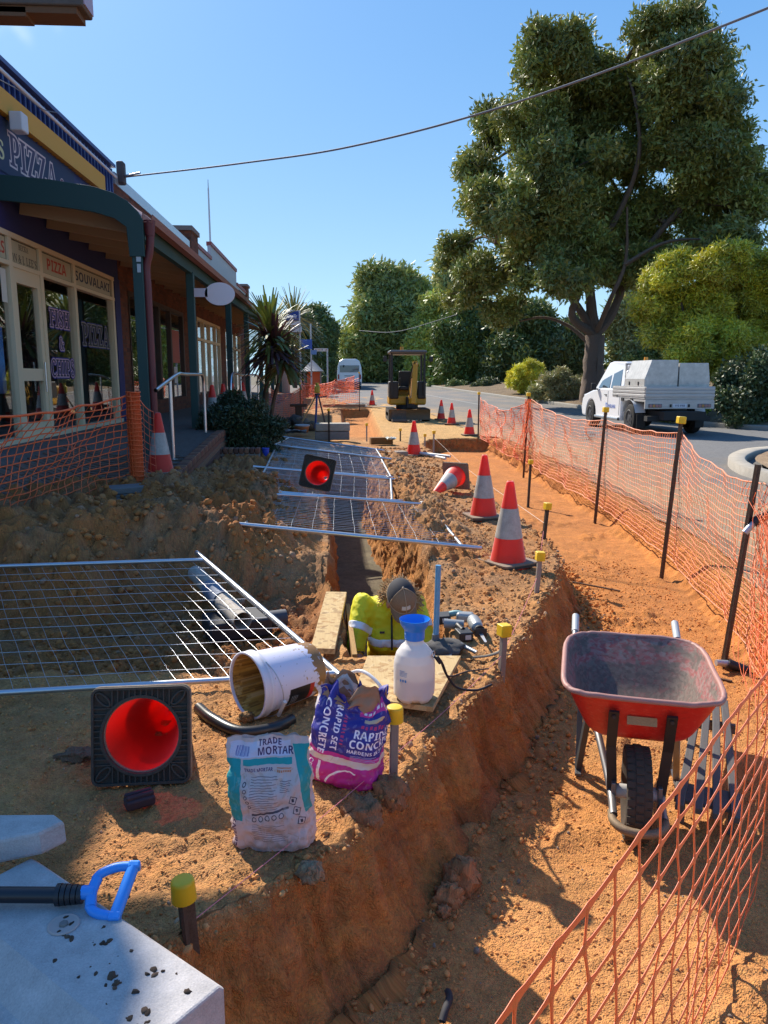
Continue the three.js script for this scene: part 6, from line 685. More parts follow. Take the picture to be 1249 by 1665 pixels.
{ // van seen from behind
  const t = thing('minibus_van', 'white high roof van driving away down the street', 'van', [0.97, roadY(2, -60.5) + 0.0, -60.3]); const prof = [[-0.86, 0.32], [-0.9, 0.7], [-0.9, 1.15], [-0.84, 1.75], [-0.72, 2.1], [-0.5, 2.24], [0.5, 2.24], [0.72, 2.1], [0.84, 1.75], [0.9, 1.15], [0.9, 0.7], [0.86, 0.32]]; obj('body', place(extr(prof, 4.6, 0.06), 0, 0, -4.7), PAINTW, t);
  obj('rear_window', place(rbox(1.5, 0.52, 0.03, 0.06, 0, 1.55, 0.0), 0, 0, -0.03), CARGLASS, t); obj('wiper', [box(0.1, 0.16, 0.04, -0.45, 1.75, 0.01)], CHASSIS, t); obj('tailgate_trim', [box(0.78, 0.06, 0.03, 0, 1.02, -0.02)], M([0.25, 0.25, 0.26], 0.4), t); obj('number_plate', box(0.3, 0.1, 0.02, 0, 0.88, -0.02), M([0.5, 0.5, 0.5], 0.5), t); obj('bumper', rbox(1.8, 0.26, 0.16, 0.05, 0, 0.44, -0.02), M([0.10, 0.11, 0.14], 0.6), t); for (const s of [-1, 1]) { obj('tail_light', rbox(0.1, 0.36, 0.05, 0.02, s * 0.84, 0.95, -0.03), M([0.4, 0.04, 0.03], 0.3), t); obj('mirror', rbox(0.14, 0.22, 0.08, 0.03, s * 1.02, 1.35, -4.0), CHASSIS, t); wheel(t, s * 0.78, 0.33, -0.9, 0.33, 0.22); wheel(t, s * 0.78, 0.33, -3.6, 0.33, 0.22); } obj('side_window', [box(0.02, 0.5, 2.6, -0.87, 1.55, -2.4), box(0.02, 0.5, 2.6, 0.87, 1.55, -2.4)], CARGLASS, t);
}
{ // mini digger facing the camera
  const t = thing('mini_excavator', 'yellow mini excavator with black canopy frame parked on the platform', 'excavator', [2.52, terrace(2.52, -27.6) + 0.0, -27.9]), CATY = M([0.80, 0.46, 0.03], 0.5, { map: rep(paveMap, 1.5) }), BK2 = M([0.022, 0.021, 0.02], 0.6), TR = M([0.06, 0.05, 0.04], 0.9, { map: dirtMap });
  for (const s of [-1, 1]) { const sh = []; for (let i = 0; i <= 16; i++) { const a = -PI / 2 + PI * (i / 16); sh.push([0.72 + 0.2 * Math.cos(a), 0.2 + 0.2 * Math.sin(a)]); } for (let i = 0; i <= 16; i++) { const a = PI / 2 + PI * (i / 16); sh.push([-0.72 + 0.2 * Math.cos(a), 0.2 + 0.2 * Math.sin(a)]); } const k = obj('track', place(extr(sh, 0.28, 0.01), s * 0.58 + 0.14, 0, 0, 0, -PI / 2), TR, t); obj('track_frame', box(0.3, 0.12, 1.2, s * 0.58, 0.22, 0), CATY, k); for (let i = 0; i < 12; i++) obj('track_pad', box(0.3, 0.02, 0.06, s * 0.58, 0.41, -0.72 + i * 0.13), BK2, k); for (let i = 0; i < 6; i++) obj('track_pad', box(0.3, 0.05, 0.02, s * 0.58, 0.06 + i * 0.062, 0.93 - Math.abs(i - 2.5) * 0.015), BK2, k); }
  obj('blade', place(grid(10, 8, (u, v) => [(u - 0.5) * 1.45, 0.05 + v * 0.36, 1.02 - 0.06 * Math.sin(v * PI)]), 0, 0, 0), M([0.20, 0.13, 0.06], 0.7, { map: dirtMap, side: THREE.DoubleSide }), t);
  obj('turntable', cyl(0.4, 0.4, 0.16, 24, 0, 0.46, -0.1), BK2, t); obj('body', [rbox(1.34, 0.34, 1.1, 0.08, 0, 0.70, -0.35), rbox(1.3, 0.5, 0.5, 0.14, 0, 1.0, -0.72)], CATY, t); obj('side_panel', [rbox(0.34, 0.62, 0.7, 0.05, -0.50, 1.06, -0.1)], BK2, t); obj('side_panel', [rbox(0.3, 0.62, 0.7, 0.05, 0.50, 1.06, -0.1)], BK2, t); obj('seat', [rbox(0.46, 0.14, 0.45, 0.05, -0.05, 1.12, -0.3), rbox(0.44, 0.56, 0.12, 0.05, -0.05, 1.46, -0.5, 0.15)], BK2, t); obj('control_lever', [rod([-0.25, 1.2, 0.05], [-0.27, 1.48, 0.1], 0.02)], BK2, t); obj('control_lever', [rod([0.2, 1.2, 0.05], [0.22, 1.48, 0.1], 0.02)], BK2, t);
  for (const [x, z] of [[-0.58, 0.3], [0.58, 0.3], [-0.58, -0.75], [0.58, -0.75]]) obj('canopy_post', rbox(0.075, 1.52, 0.075, 0.015, x, 1.62, z), BK2, t); obj('canopy_roof', [rbox(1.32, 0.11, 1.3, 0.05, 0, 2.40, -0.2), rbox(1.2, 0.05, 1.1, 0.02, 0, 2.33, -0.2)], M([0.10, 0.09, 0.085], 0.4), t); obj('beacon', [cyl(0.06, 0.07, 0.14, 14, -0.18, 2.52, -0.2)], M([0.75, 0.26, 0.02], 0.3), t); for (const s of [-1, 1]) obj('mirror', [rbox(0.13, 0.2, 0.05, 0.02, s * 0.82, 2.15, 0.3), rod([s * 0.6, 2.1, 0.3], [s * 0.8, 2.12, 0.3], 0.012)], BK2, t);
  // boom folded upright, dipper down to the bucket
  obj('boom', [bar([0.10, 0.62, 0.32], [0.16, 1.55, 0.62], 0.2, 0.2), bar([0.16, 1.5, 0.6], [0.2, 2.02, 0.95], 0.17, 0.17)], CATY, t); obj('swing_post', rbox(0.3, 0.42, 0.24, 0.04, 0.08, 0.62, 0.28), BK2, t); obj('dipper', [bar([0.2, 2.05, 0.96], [0.12, 0.62, 1.22], 0.14, 0.18)], CATY, t); obj('hydraulic_ram', [rod([0.06, 0.8, 0.5], [0.1, 1.5, 0.78], 0.045), rod([0.22, 1.3, 0.72], [0.22, 2.0, 1.06], 0.04)], CHROME, t); obj('hose', [tube([[0.0, 0.9, 0.42], [0.02, 1.4, 0.7], [0.1, 1.9, 0.98], [0.16, 2.02, 1.1]], 0.02, 6, 24), tube([[0.28, 0.9, 0.42], [0.28, 1.4, 0.66], [0.28, 1.95, 0.95]], 0.02, 6, 24)], BK2, t);
  const bp = []; for (let i = 0; i <= 10; i++) { const a = -0.4 + (i / 10) * 2.6; bp.push([0.24 * Math.cos(a), 0.24 * Math.sin(a)]); } bp.push([-0.2, 0.26]); bp.push([-0.16, 0.3]); obj('bucket', place(extr([...bp, [0.1, 0.34], [0.26, 0.0]], 0.5, 0.01), -0.13, 0.28, 1.22, PI, PI / 2), M([0.16, 0.12, 0.085], 0.8, { map: dirtMap }), t); const bk = t.children[t.children.length - 1]; for (let i = 0; i < 4; i++) obj('tooth', box(0.05, 0.03, 0.1, -0.08 + i * 0.14, 0.05, 1.44), M([0.3, 0.27, 0.22], 0.6), bk);
}
// ---------- trees and shrubs ----------
function leafCluster(n, spread, len, wid, seed, droop = 0.3) { const R = RNG(seed), P = [], N = [], I = [], v = new THREE.Vector3(); for (let i = 0; i < n; i++) { v.set(R() - 0.5, R() - 0.5, R() - 0.5).normalize().multiplyScalar(spread * Math.cbrt(R())); const d = V(R() - 0.5, R() - 0.5 - droop, R() - 0.5).normalize(), s = new THREE.Vector3().crossVectors(d, V(R() - 0.5, R() - 0.5, R() - 0.5)).normalize(), l = len * (0.7 + 0.6 * R()), w = wid * (0.7 + 0.6 * R()), nn = new THREE.Vector3().crossVectors(d, s); const b = P.length / 3, add = (q) => P.push(q.x, q.y, q.z); add(v); add(v.clone().addScaledVector(d, l * 0.45).addScaledVector(s, w)); add(v.clone().addScaledVector(d, l).addScaledVector(nn, l * 0.12)); add(v.clone().addScaledVector(d, l * 0.45).addScaledVector(s, -w)); I.push(b, b + 1, b + 2, b, b + 2, b + 3); } const g = new THREE.BufferGeometry(); g.setAttribute('position', new THREE.Float32BufferAttribute(P, 3)); g.setIndex(I); g.computeVertexNormals(); return norm(g); }
const LEAF = (c, t = 0.3) => new THREE.MeshPhysicalMaterial({ color: lin(...c), roughness: 0.6, transmission: t, thickness: 0, side: THREE.DoubleSide });
function foliage(parent, blobs, count, geo, mat, seed, o = {}) { // blobs: [x,y,z,rx,ry,rz]; leaf clumps gathered in smaller tufts through each blob
  const R = RNG(seed), vol = blobs.map((b) => Math.pow(b[3] * b[4] * b[5], 0.72)), tot = vol.reduce((a, b) => a + b, 0), im = new THREE.InstancedMesh(geo, mat, count), m = new THREE.Matrix4(), q = new THREE.Quaternion(), e = new THREE.Euler(), c = new THREE.Color(); let k = 0;
  blobs.forEach((b, bi) => { const n = bi === blobs.length - 1 ? count - k : Math.floor((count * vol[bi]) / tot); const tufts = []; const nt = Math.max(3, Math.floor(n / (o.per ?? 26))); for (let i = 0; i < nt; i++) { const d = V(R() - 0.5, R() - 0.5, R() - 0.5).normalize(), r = 0.45 + 0.62 * Math.pow(R(), 0.6); tufts.push([b[0] + d.x * b[3] * r, b[1] + d.y * b[4] * r, b[2] + d.z * b[5] * r, 0.8 + 0.5 * R()]); }
    for (let i = 0; i < n && k < count; i++, k++) { const t = tufts[Math.floor(R() * nt)], s = (o.tuft ?? 0.3) * Math.min(b[3], b[4]), g = () => (R() + R() + R() - 1.5) * 0.9; const sc = (o.scale ?? 1) * (0.7 + 0.6 * R()); m.compose(V(t[0] + g() * s, t[1] + g() * s * 0.7, t[2] + g() * s), q.setFromEuler(e.set(R() * 6, R() * 6, R() * 6)), V(sc, sc, sc)); im.setMatrixAt(k, m); const h = t[3] * (0.75 + 0.5 * R()); c.setRGB(h * (0.9 + 0.35 * R()), h, h * (0.7 + 0.5 * R())); im.setColorAt(k, c); } });
  im.count = k; im.name = 'crown'; im.userData.kind = 'stuff'; im.castShadow = im.receiveShadow = true; parent.add(im); return im; }
function limb(pts, r0, r1, n = 10) { const cv = new THREE.CatmullRomCurve3(pts.map((p) => V(...p))), seg = pts.length * 7, g = new THREE.TubeGeometry(cv, seg, 1, n), p = g.attributes.position, c = V(); for (let i = 0; i <= seg; i++) { cv.getPointAt(i / seg, c); const r = lerp(r0, r1, Math.pow(i / seg, 0.8)); for (let j = 0; j <= n; j++) { const k = i * (n + 1) + j, w = 1 + 0.12 * n3(c.x * 2 + j, c.y * 1.5, j); p.setXYZ(k, c.x + (p.getX(k) - c.x) * r * w, c.y + (p.getY(k) - c.y) * r * w, c.z + (p.getZ(k) - c.z) * r * w); } } g.computeVertexNormals(); return g; }
const barkMap = noiseTex(256, (u, v) => { const k = 0.7 + 0.28 * tn(u, v, 30, 3) * Math.abs(tn(u, v, 9, 8)) + 0.12 * tfbm(u, v, 40, 2, 6); return [k, k * 0.97, k * 0.94]; }, true), BARK = M([0.34, 0.26, 0.21], 0.95, { map: rep(barkMap, 3, 6), bumpMap: rep(dirtBump, 2, 1), bumpScale: 0.02 }), BARK2 = M([0.10, 0.075, 0.055], 0.95, { map: rep(barkMap, 3, 6) });
const euc = leafCluster(20, 0.46, 0.26, 0.042, 1), eucBig = leafCluster(30, 0.9, 0.40, 0.07, 2), soft = leafCluster(36, 0.30, 0.16, 0.021, 3, 0.1), tiny = leafCluster(26, 0.13, 0.07, 0.014, 4, 0), hedgeL = leafCluster(24, 0.26, 0.11, 0.035, 5, 0);
// a pixel-free frame for the big tree: metres right of the trunk, metres up, metres towards the far side
{
  const T = V(11.98, 0.55, -35.8), t = thing('gum_tree', 'tall spreading gum tree with forked grey trunk behind the truck', 'tree', [T.x, T.y, T.z]); const k = 36 / 1250, px = (u, v, d = 0) => { const el = Math.atan((832.5 - v) / 1250) - PITCH, y = 1.55 + 36.5 * Math.tan(el), w = 36.5 * Math.cos(PITCH) - (y - 1.55) * Math.sin(PITCH), lx = ((u - 624.5) / 1250) * w; return [lx * Math.cos(YAW) + 36.5 * Math.sin(YAW) - T.x, y - T.y, d - 36.5 * Math.cos(YAW) + lx * Math.sin(YAW) - T.z]; };
  const blobs = [[1000, 55, 55, 42], [930, 75, 50, 40], [880, 110, 60, 45], [835, 150, 45, 45], [960, 130, 90, 60], [1050, 100, 60, 50], [1115, 75, 48, 32], [1140, 150, 45, 40], [1075, 170, 80, 60], [1165, 195, 38, 36], [860, 215, 62, 50], [815, 200, 28, 30], [990, 220, 110, 70], [900, 290, 80, 60], [835, 300, 55, 50], [785, 265, 32, 34], [1100, 260, 80, 55], [1185, 270, 58, 46], [1230, 300, 34, 34], [790, 350, 52, 46], [755, 385, 28, 34], [870, 380, 75, 55], [960, 330, 100, 65], [1060, 350, 90, 60], [1150, 340, 66, 50], [1215, 350, 36, 30], [800, 430, 55, 36], [880, 450, 60, 36], [770, 465, 34, 26], [1040, 420, 70, 42], [1120, 400, 60, 34], [830, 490, 40, 26], [950, 410, 60, 40]].map(([u, v, rx, ry], i) => { const p = px(u, v, (((i * 37) % 11) / 11 - 0.5) * 8); return [p[0], p[1] - 0.25, p[2], rx * k * 0.86, ry * k * 0.80, Math.min(rx, 75) * k * 0.9]; });
  const fork = px(968, 545), trunk = [limb([[px(965, 640)[0], -0.6, px(965, 640)[2]], px(965, 600), fork], 0.62, 0.42, 14)]; obj('trunk', trunk, BARK, t);
  const L = [[[fork, px(940, 500), px(905, 455), px(860, 440), px(800, 400, 1)], 0.32], [[fork, px(925, 515, 0.5), px(935, 470, 0.6), px(900, 380, 0.8), px(860, 250, 1), px(850, 160, 1)], 0.30], [[fork, px(960, 480), px(955, 400), px(940, 300, -1), px(985, 220, -1), px(965, 130, -1)], 0.38], [[fork, px(995, 510), px(1020, 450), px(1070, 370, 1), px(1140, 290, 2), px(1200, 260, 2)], 0.34], [[px(1020, 450), px(1040, 350, -1), px(1010, 240, -2), px(1060, 120, -2)], 0.2], [[px(962, 560), px(930, 525, -1), px(895, 512, -1.5), px(850, 520, -2)], 0.17], [[px(955, 420), px(985, 370, 1), px(1010, 280, 2), px(1005, 190, 2), px(1000, 120, 1)], 0.22], [[px(905, 455), px(900, 400, -2), px(830, 330, -3), px(790, 270, -3)], 0.16], [[fork, px(975, 490, 1.5), px(990, 440, 2), px(980, 360, 3)], 0.2]]; for (const [p, r] of L) obj('limb', limb(p, r * 0.72, 0.04), BARK, t);
  const tw = []; blobs.forEach((b, i) => { const a = L[i % L.length][0], s = a[a.length - 1 - (i % 2)]; let best = null, bd = 1e9; for (const [pts] of L) for (const p of pts.slice(2)) { const d = Math.hypot(p[0] - b[0], p[1] - b[1], (p[2] ?? 0) - b[2]); if (d < bd && p[1] < b[1] + 1) { bd = d; best = p; } } if (best) { const m = [(best[0] + b[0]) / 2 + 0.3 * Math.sin(i), (best[1] + b[1]) / 2 + 0.4, ((best[2] ?? 0) + b[2]) / 2]; tw.push(limb([[best[0], best[1], best[2] ?? 0], m, [b[0], b[1], b[2]]], 0.12, 0.03, 6)); for (let j = 0; j < 3; j++) { const a2 = j * 2.1 + i; tw.push(limb([[b[0], b[1], b[2]], [b[0] + Math.cos(a2) * b[3] * 0.5, b[1] + 0.3 * b[4], b[2] + Math.sin(a2) * b[5] * 0.5], [b[0] + Math.cos(a2) * b[3] * 0.95, b[1] + 0.35 * b[4] * Math.sin(a2 * 3), b[2] + Math.sin(a2) * b[5] * 0.9]], 0.04, 0.012, 5)); } } }); const bw = obj('branch', tw, BARK, t); bw.userData.kind = 'stuff';
  foliage(t, blobs, 19500, euc, LEAF([0.23, 0.27, 0.06], 0.38), 41, { per: 30, tuft: 0.40, scale: 1.0 });
}
function tree(name, label, x, y, z, blobs, count, geo, mat, seed, stems, o = {}) { const t = thing(name, label, o.cat ?? 'tree', [x, y, z]); if (o.group) t.userData.group = o.group; if (stems.length) obj('trunk', stems.map(([p, r]) => limb(p, r, r * 0.3, 8)), o.bark ?? BARK2, t); foliage(t, blobs, count, geo, mat, seed, o); return t; }
const at = (u, v, d) => [(u - 624.5) * d / 1250, (612.5 - v) * d / 1269 + 1.55]; // metres across and up at a distance, for laying out the rows below
{
  const k = 27 / 1250, B = (u, v, rx, ry, d = 0) => [(u - 1140) * k, (670 - Math.max(v, v * 0.9 + 62)) * k, d, rx * k, ry * k, rx * k * 0.8];
  tree('lime_wattle_tree', 'bright lime green wattle tree behind the truck at right', 12.75, 0.45, -26.6, [B(1085, 440, 40, 28), B(1140, 425, 45, 26, 1), B(1200, 440, 50, 30), B(1250, 440, 45, 32, 1), B(1060, 475, 26, 26), B(1100, 500, 50, 40, -1), B(1165, 490, 55, 42), B(1230, 500, 55, 42, -1), B(1075, 540, 34, 30), B(1130, 560, 50, 34, 1), B(1200, 560, 50, 36), B(1290, 500, 60, 60), B(1090, 580, 24, 22, 1), B(1160, 600, 30, 20)], 7500, soft, LEAF([0.50, 0.52, 0.04], 0.5), 51, [[[[0.1, -0.4, 0], [0.0, 1.0, 0], [-0.5, 2.2, 0], [-1.0, 3.6, 0.2]], 0.12], [[[0.2, -0.4, 0.1], [0.6, 1.2, 0], [0.9, 2.6, 0.3], [1.4, 4.2, 0]], 0.11], [[[0.4, -0.4, 0.2], [1.4, 1.4, 0], [2.1, 2.2, 0.2], [2.6, 3.6, 0]], 0.10]], { per: 26, tuft: 0.30 });
  const h = (u0, u1, v0, v1, d, label, c, seed, n, g = hedgeL, nm = 'garden_shrub', x0 = null, yb = null) => { const uc = (u0 + u1) / 2, w = ((u1 - u0) / 2) * d / 1250, H = (v1 - v0) * d / 1269, ya = 0.0602, s = Math.sin(ya), co = Math.cos(ya), lx = (uc - 624.5) * d / 1250, X = lx * co + d * 1.0 * s, Z = -(d * co) + lx * s, Y = (612.5 - v1) * d / 1269 + 1.55; const bl = [], RB = RNG(seed * 13 + 5), tr = g === eucBig; for (let i = 0; i < (tr ? 16 : 9); i++) { const f = RB(), a = RB() * 6.283, q = Math.sqrt(RB()) * (tr ? 0.72 * Math.sin(PI * (0.28 + 0.66 * f)) : 0.6); bl.push([Math.cos(a) * w * q, H * (tr ? 0.24 + 0.62 * f : 0.3 + 0.42 * f), Math.sin(a) * w * q * 0.8, w * (0.22 + 0.26 * RB()), H * (tr ? 0.10 + 0.10 * RB() : 0.2 + 0.14 * RB()), w * (0.25 + 0.25 * RB())]); } bl.push([0, H * 0.3, 0, w * 0.9, H * 0.3, w * 0.7]); return tree(nm, label, X, Y, Z, bl, g === eucBig ? Math.round(n * 2.0) : n, g, LEAF(c.map((q, i) => q * [3.7, 3.4, 2.6][i]), 0.35), seed, [[[[0, -0.3, 0], [0.05, H * 0.3, 0], [w * 0.2, H * 0.7, 0]], Math.min(0.3, 0.05 * H)]], { per: 40, tuft: 0.34, cat: nm.includes('tree') ? 'tree' : 'shrub', scale: g === eucBig ? Math.max(1, H / 9) : Math.max(1, H / 4) }); };
  h(1152, 1285, 575, 705, 23.5, 'dark dense hedge shrub at the right edge beside the truck', [0.022, 0.035, 0.014], 61, 2600);
  h(1060, 1150, 600, 700, 26, 'leafy yellow green undergrowth seen below the truck\'s tray', [0.12, 0.16, 0.03], 72, 900);
  h(822, 888, 588, 648, 46, 'golden tipped rounded shrub beside the street left of the gum trunk', [0.17, 0.19, 0.03], 62, 2200, tiny.clone().scale(2.2, 2.2, 2.2));
  h(862, 965, 598, 660, 40, 'grey green low bush at the foot of the gum tree', [0.085, 0.095, 0.06], 63, 2400, tiny.clone().scale(2.4, 2.4, 2.4));
  h(995, 1075, 560, 640, 33, 'loose olive bush between the gum trunk and the truck boxes', [0.07, 0.09, 0.03], 75, 1500);
  h(712, 800, 500, 628, 66, 'dense round dark evergreen tree, left of the pair beyond the road', [0.04, 0.062, 0.015], 64, 2600, eucBig, 'evergreen_tree'); h(775, 925, 508, 630, 63, 'dense wide dark evergreen tree, right of the pair beyond the road', [0.035, 0.052, 0.016], 65, 3600, eucBig, 'evergreen_tree');
  h(690, 716, 612, 634, 66, 'small clipped hedge beside the digger\'s canopy', [0.06, 0.09, 0.03], 66, 500); h(714, 762, 614, 640, 61, 'low clipped hedge in the middle of the garden bed row', [0.05, 0.072, 0.028], 67, 900); h(758, 815, 612, 642, 58, 'dark clipped hedge nearest of the garden bed row', [0.032, 0.045, 0.02], 68, 1100);
  h(565, 700, 435, 630, 82, 'large mottled tree behind the van', [0.09, 0.115, 0.045], 69, 4200, eucBig, 'street_tree'); h(665, 745, 470, 630, 76, 'paler tree right of the large mottled one behind the digger', [0.12, 0.15, 0.045], 70, 2400, eucBig, 'street_tree'); h(700, 775, 415, 620, 95, 'hazy tall tree partly behind the gum tree\'s left edge', [0.10, 0.12, 0.06], 71, 2600, eucBig, 'street_tree'); h(535, 590, 540, 628, 100, 'distant low trees at the end of the street', [0.09, 0.12, 0.06], 73, 1500, eucBig, 'street_tree'); h(482, 545, 505, 625, 72, 'dark tree behind the blue street signs', [0.035, 0.055, 0.02], 74, 1700, eucBig, 'street_tree'); h(455, 510, 520, 630, 60, 'shaded tree behind the concrete cylinder planter', [0.03, 0.045, 0.018], 76, 1300, eucBig, 'street_tree'); h(985, 1060, 450, 640, 60, 'pale distant tree seen between the gum tree and wattle', [0.11, 0.13, 0.075], 77, 1700, eucBig, 'street_tree'); h(1060, 1180, 500, 640, 55, 'pale grey green tree behind the wattle tree', [0.10, 0.12, 0.06], 78, 1700, eucBig, 'street_tree'); h(1180, 1330, 480, 640, 50, 'pale tree at the right edge behind the wattle tree', [0.11, 0.13, 0.05], 79, 1700, eucBig, 'street_tree'); h(640, 730, 480, 630, 88, 'soft green tree filling the gap behind the digger', [0.11, 0.14, 0.05], 81, 2400, eucBig, 'street_tree'); h(500, 575, 560, 630, 85, 'low dark tree left of the white van', [0.06, 0.08, 0.03], 82, 1300, eucBig, 'street_tree'); h(890, 960, 520, 640, 60, 'dark tree filling the gap left of the gum trunk', [0.04, 0.055, 0.022], 80, 1700, eucBig, 'street_tree');
}
// spiky cordyline palms by the veranda, and a shrub in front
{
  function cordyline(x, y, z, stems, label, seed, kinds) { const t = thing('cordyline_palm', label, 'palm', [x, y, z], 0, 'cordyline palms by the veranda'); const R = RNG(seed); for (const [pts, r] of stems) obj('trunk', limb(pts, r, r * 0.75, 8), M([0.19, 0.13, 0.085], 0.95, { map: barkMap }), t); kinds.forEach(([c, n, L, col]) => { const P = [], I = []; for (let i = 0; i < n; i++) { const a = R() * 2 * PI, e = -0.55 + 1.9 * R(), l = L * (0.7 + 0.5 * R()), d = V(Math.cos(a) * Math.cos(e), Math.sin(e), Math.sin(a) * Math.cos(e)), s = new THREE.Vector3().crossVectors(d, V(0, 1, 0)).normalize(), b = P.length / 3; for (let k = 0; k <= 5; k++) { const f = k / 5, q = V(...c).addScaledVector(d, l * f).add(V(0, -0.30 * l * f * f * Math.cos(e), 0)), w = 0.028 * Math.sin(PI * (0.15 + 0.85 * (1 - f))) + 0.002; P.push(q.x + s.x * w, q.y, q.z + s.z * w, q.x - s.x * w, q.y, q.z - s.z * w); if (k) I.push(b + k * 2 - 2, b + k * 2 - 1, b + k * 2 + 1, b + k * 2 - 2, b + k * 2 + 1, b + k * 2); } } const g = new THREE.BufferGeometry(); g.setAttribute('position', new THREE.Float32BufferAttribute(P, 3)); g.setIndex(I); g.computeVertexNormals(); const m = obj('leaf_rosette', g, LEAF(col, 0.3), t); m.userData.kind = 'stuff'; }); return t; }
  cordyline(-1.62, 0.3, -17.2, [[[[0, 0, 0], [0.05, 0.9, 0], [0.22, 1.7, 0.1]], 0.06], [[[0.12, 0, 0.1], [0.25, 0.8, 0.1], [0.46, 1.45, 0.15]], 0.05]], 'cordyline palm with dark purplish spiky head beside the veranda', 91, [[[0.24, 1.85, 0.1], 190, 0.85, [0.085, 0.028, 0.03]], [[0.2, 2.1, 0.05], 130, 0.85, [0.16, 0.19, 0.03]], [[0.48, 1.55, 0.15], 150, 0.75, [0.14, 0.15, 0.03]]]);
  cordyline(-1.75, 0.3, -19.6, [[[[0, 0, 0], [0.0, 1.2, 0], [0.1, 2.3, 0]], 0.06]], 'cordyline palm with upright pale green leaves behind the purplish one', 92, [[[0.1, 2.45, 0], 220, 0.95, [0.20, 0.24, 0.05]]]);
  cordyline(-2.2, 0.7, -41, [[[[0, 0, 0], [0.1, 2, 0], [0.0, 3.7, 0]], 0.12]], 'feathery palm rising behind the blue street sign', 93, [[[0, 3.8, 0], 170, 1.7, [0.20, 0.20, 0.06]]]);
  tree('garden_shrub', 'dark green leafy shrub growing from brick planter by the veranda', -1.66, 0.15, -13.3, [[-0.35, 0.55, 0, 0.36, 0.35, 0.35], [0.05, 0.6, 0.2, 0.4, 0.38, 0.4], [0.38, 0.4, 0.1, 0.34, 0.34, 0.36], [0.1, 0.25, 0.4, 0.45, 0.25, 0.35], [-0.3, 0.3, 0.3, 0.3, 0.25, 0.3], [0.5, 0.15, 0.35, 0.25, 0.2, 0.25], [-0.15, 0.85, -0.1, 0.25, 0.22, 0.25]], 1500, tiny, LEAF([0.035, 0.06, 0.022], 0.2), 94, [[[[0, 0, 0], [0, 0.3, 0], [-0.1, 0.6, 0]], 0.03]], { per: 30, tuft: 0.4, cat: 'shrub' });
}
// ---------- planter, blocks, survey gear, signs, far works ----------
{ // low brick planter wall
  const w = thing('brick_planter', 'low red brick planter wall in front of the green shrub', 'planter', [-1.62, 0.10, -12.15]); obj('core', box(0.80, 0.30, 0.2, 0, 0.14, 0), M([0.26, 0.22, 0.19], 0.95), w); const mm = [brickRed, brickDark, brickTan], g = rbox(0.225, 0.07, 0.03, 0.006, 0, 0, 0, 0, 0, 0, 1), cp = rbox(0.075, 0.09, 0.24, 0.02, 0, 0, 0, 0, 0, 0, 2);
  for (let c = 0; c < 3; c++) for (let i = 0; i < 4; i++) { const x = -0.29 + i * 0.235 - (c % 2) * 0.1; if (x > 0.32) continue; const b = new THREE.Mesh(g, mm[(i + c * 2) % 3]); b.name = 'brick'; b.position.set(x, 0.05 + c * 0.08, 0.097); w.add(b); } for (let i = 0; i < 10; i++) { const b = new THREE.Mesh(cp, mm[(i * 2) % 3]); b.name = 'brick'; b.position.set(-0.37 + i * 0.082, 0.315, 0); w.add(b); }
}
tag(obj('timber_plank', rbox(0.75, 0.03, 1.3, 0.004, -1.35, 0.275, -11.2, 0, 0.05, 0), M([0.30, 0.25, 0.16], 0.9, { map: plyMap })), 'flat weathered board lying in front of the brick planter', 'board');
{ const t = thing('blue_pot', 'small blue plastic container beside the brick planter', 'container', [-1.14, 0.25, -12.25]); obj('tub', lathe([[0, 0], [0.045, 0], [0.055, 0.18], [0.06, 0.18], [0.06, 0.195], [0.05, 0.195], [0.04, 0.01], [0, 0.01]], 20), M([0.02, 0.06, 0.45], 0.4), t); }
tag(obj('garden_hose', tube([[-1.86, 0.3, -8.9], [-1.80, 0.34, -9.5], [-1.78, 0.33, -10.2], [-1.84, 0.30, -10.9]], 0.018, 8, 24), M([0.06, 0.22, 0.07], 0.5)), 'green hose lying along the foot of the brick edge', 'hose');
{ const t = thing('paver_stack', 'loose grey pavers piled at the foot of the mesh roll', 'pavers', [-2.02, 0.40, -7.45], 0.35); for (const [x, y, z, r] of [[0, 0.03, 0, 0], [0.02, 0.09, -0.02, 0.12], [-0.3, 0.0, 0.18, 0.4]]) obj('paver', rbox(0.4, 0.055, 0.28, 0.006, x, y, z, 0, r, 0), M([0.24, 0.23, 0.23], 0.9, { map: concMap }), t); }
const PRE2 = M([0.60, 0.54, 0.46], 0.9, { map: concMap });
{ const a = tag(obj('concrete_block', rbox(0.84, 0.2, 0.42, 0.02, -0.13, 0.14, -18.95), M([0.40, 0.34, 0.31], 0.9, { map: concMap })), 'lower of two stacked concrete blocks beyond the fence panels', 'concrete block'); const b = tag(obj('concrete_block', rbox(0.84, 0.19, 0.44, 0.03, -0.12, 0.345, -18.96, 0, 0.02, 0), PRE2), 'upper sunlit concrete block of the stack beyond the fence panels', 'concrete block'); }
{ const t = thing('laser_tripod', 'surveying laser level on a blue and wooden tripod', 'tripod', [-0.62, 0.12, -22.0]); const top = [0.06, 0.92, 0]; obj('leg', bar([0.0, 0, 0.18], [0.05, 0.92, 0.03], 0.05, 0.04), M([0.04, 0.07, 0.22], 0.5), t); obj('leg', bar([-0.48, 0, -0.1], [0.03, 0.92, 0], 0.035, 0.04), M([0.45, 0.3, 0.13], 0.8), t); obj('leg', bar([0.30, 0, -0.05], [0.09, 0.92, 0], 0.04, 0.04), M([0.05, 0.04, 0.045], 0.7), t); obj('head', cyl(0.07, 0.08, 0.05, 16, 0.06, 0.95, 0), BLK, t); obj('instrument', [rbox(0.15, 0.22, 0.14, 0.04, 0.06, 1.09, 0), cyl(0.05, 0.05, 0.08, 16, 0.06, 1.23, 0)], M([0.35, 0.30, 0.03], 0.5), t); }
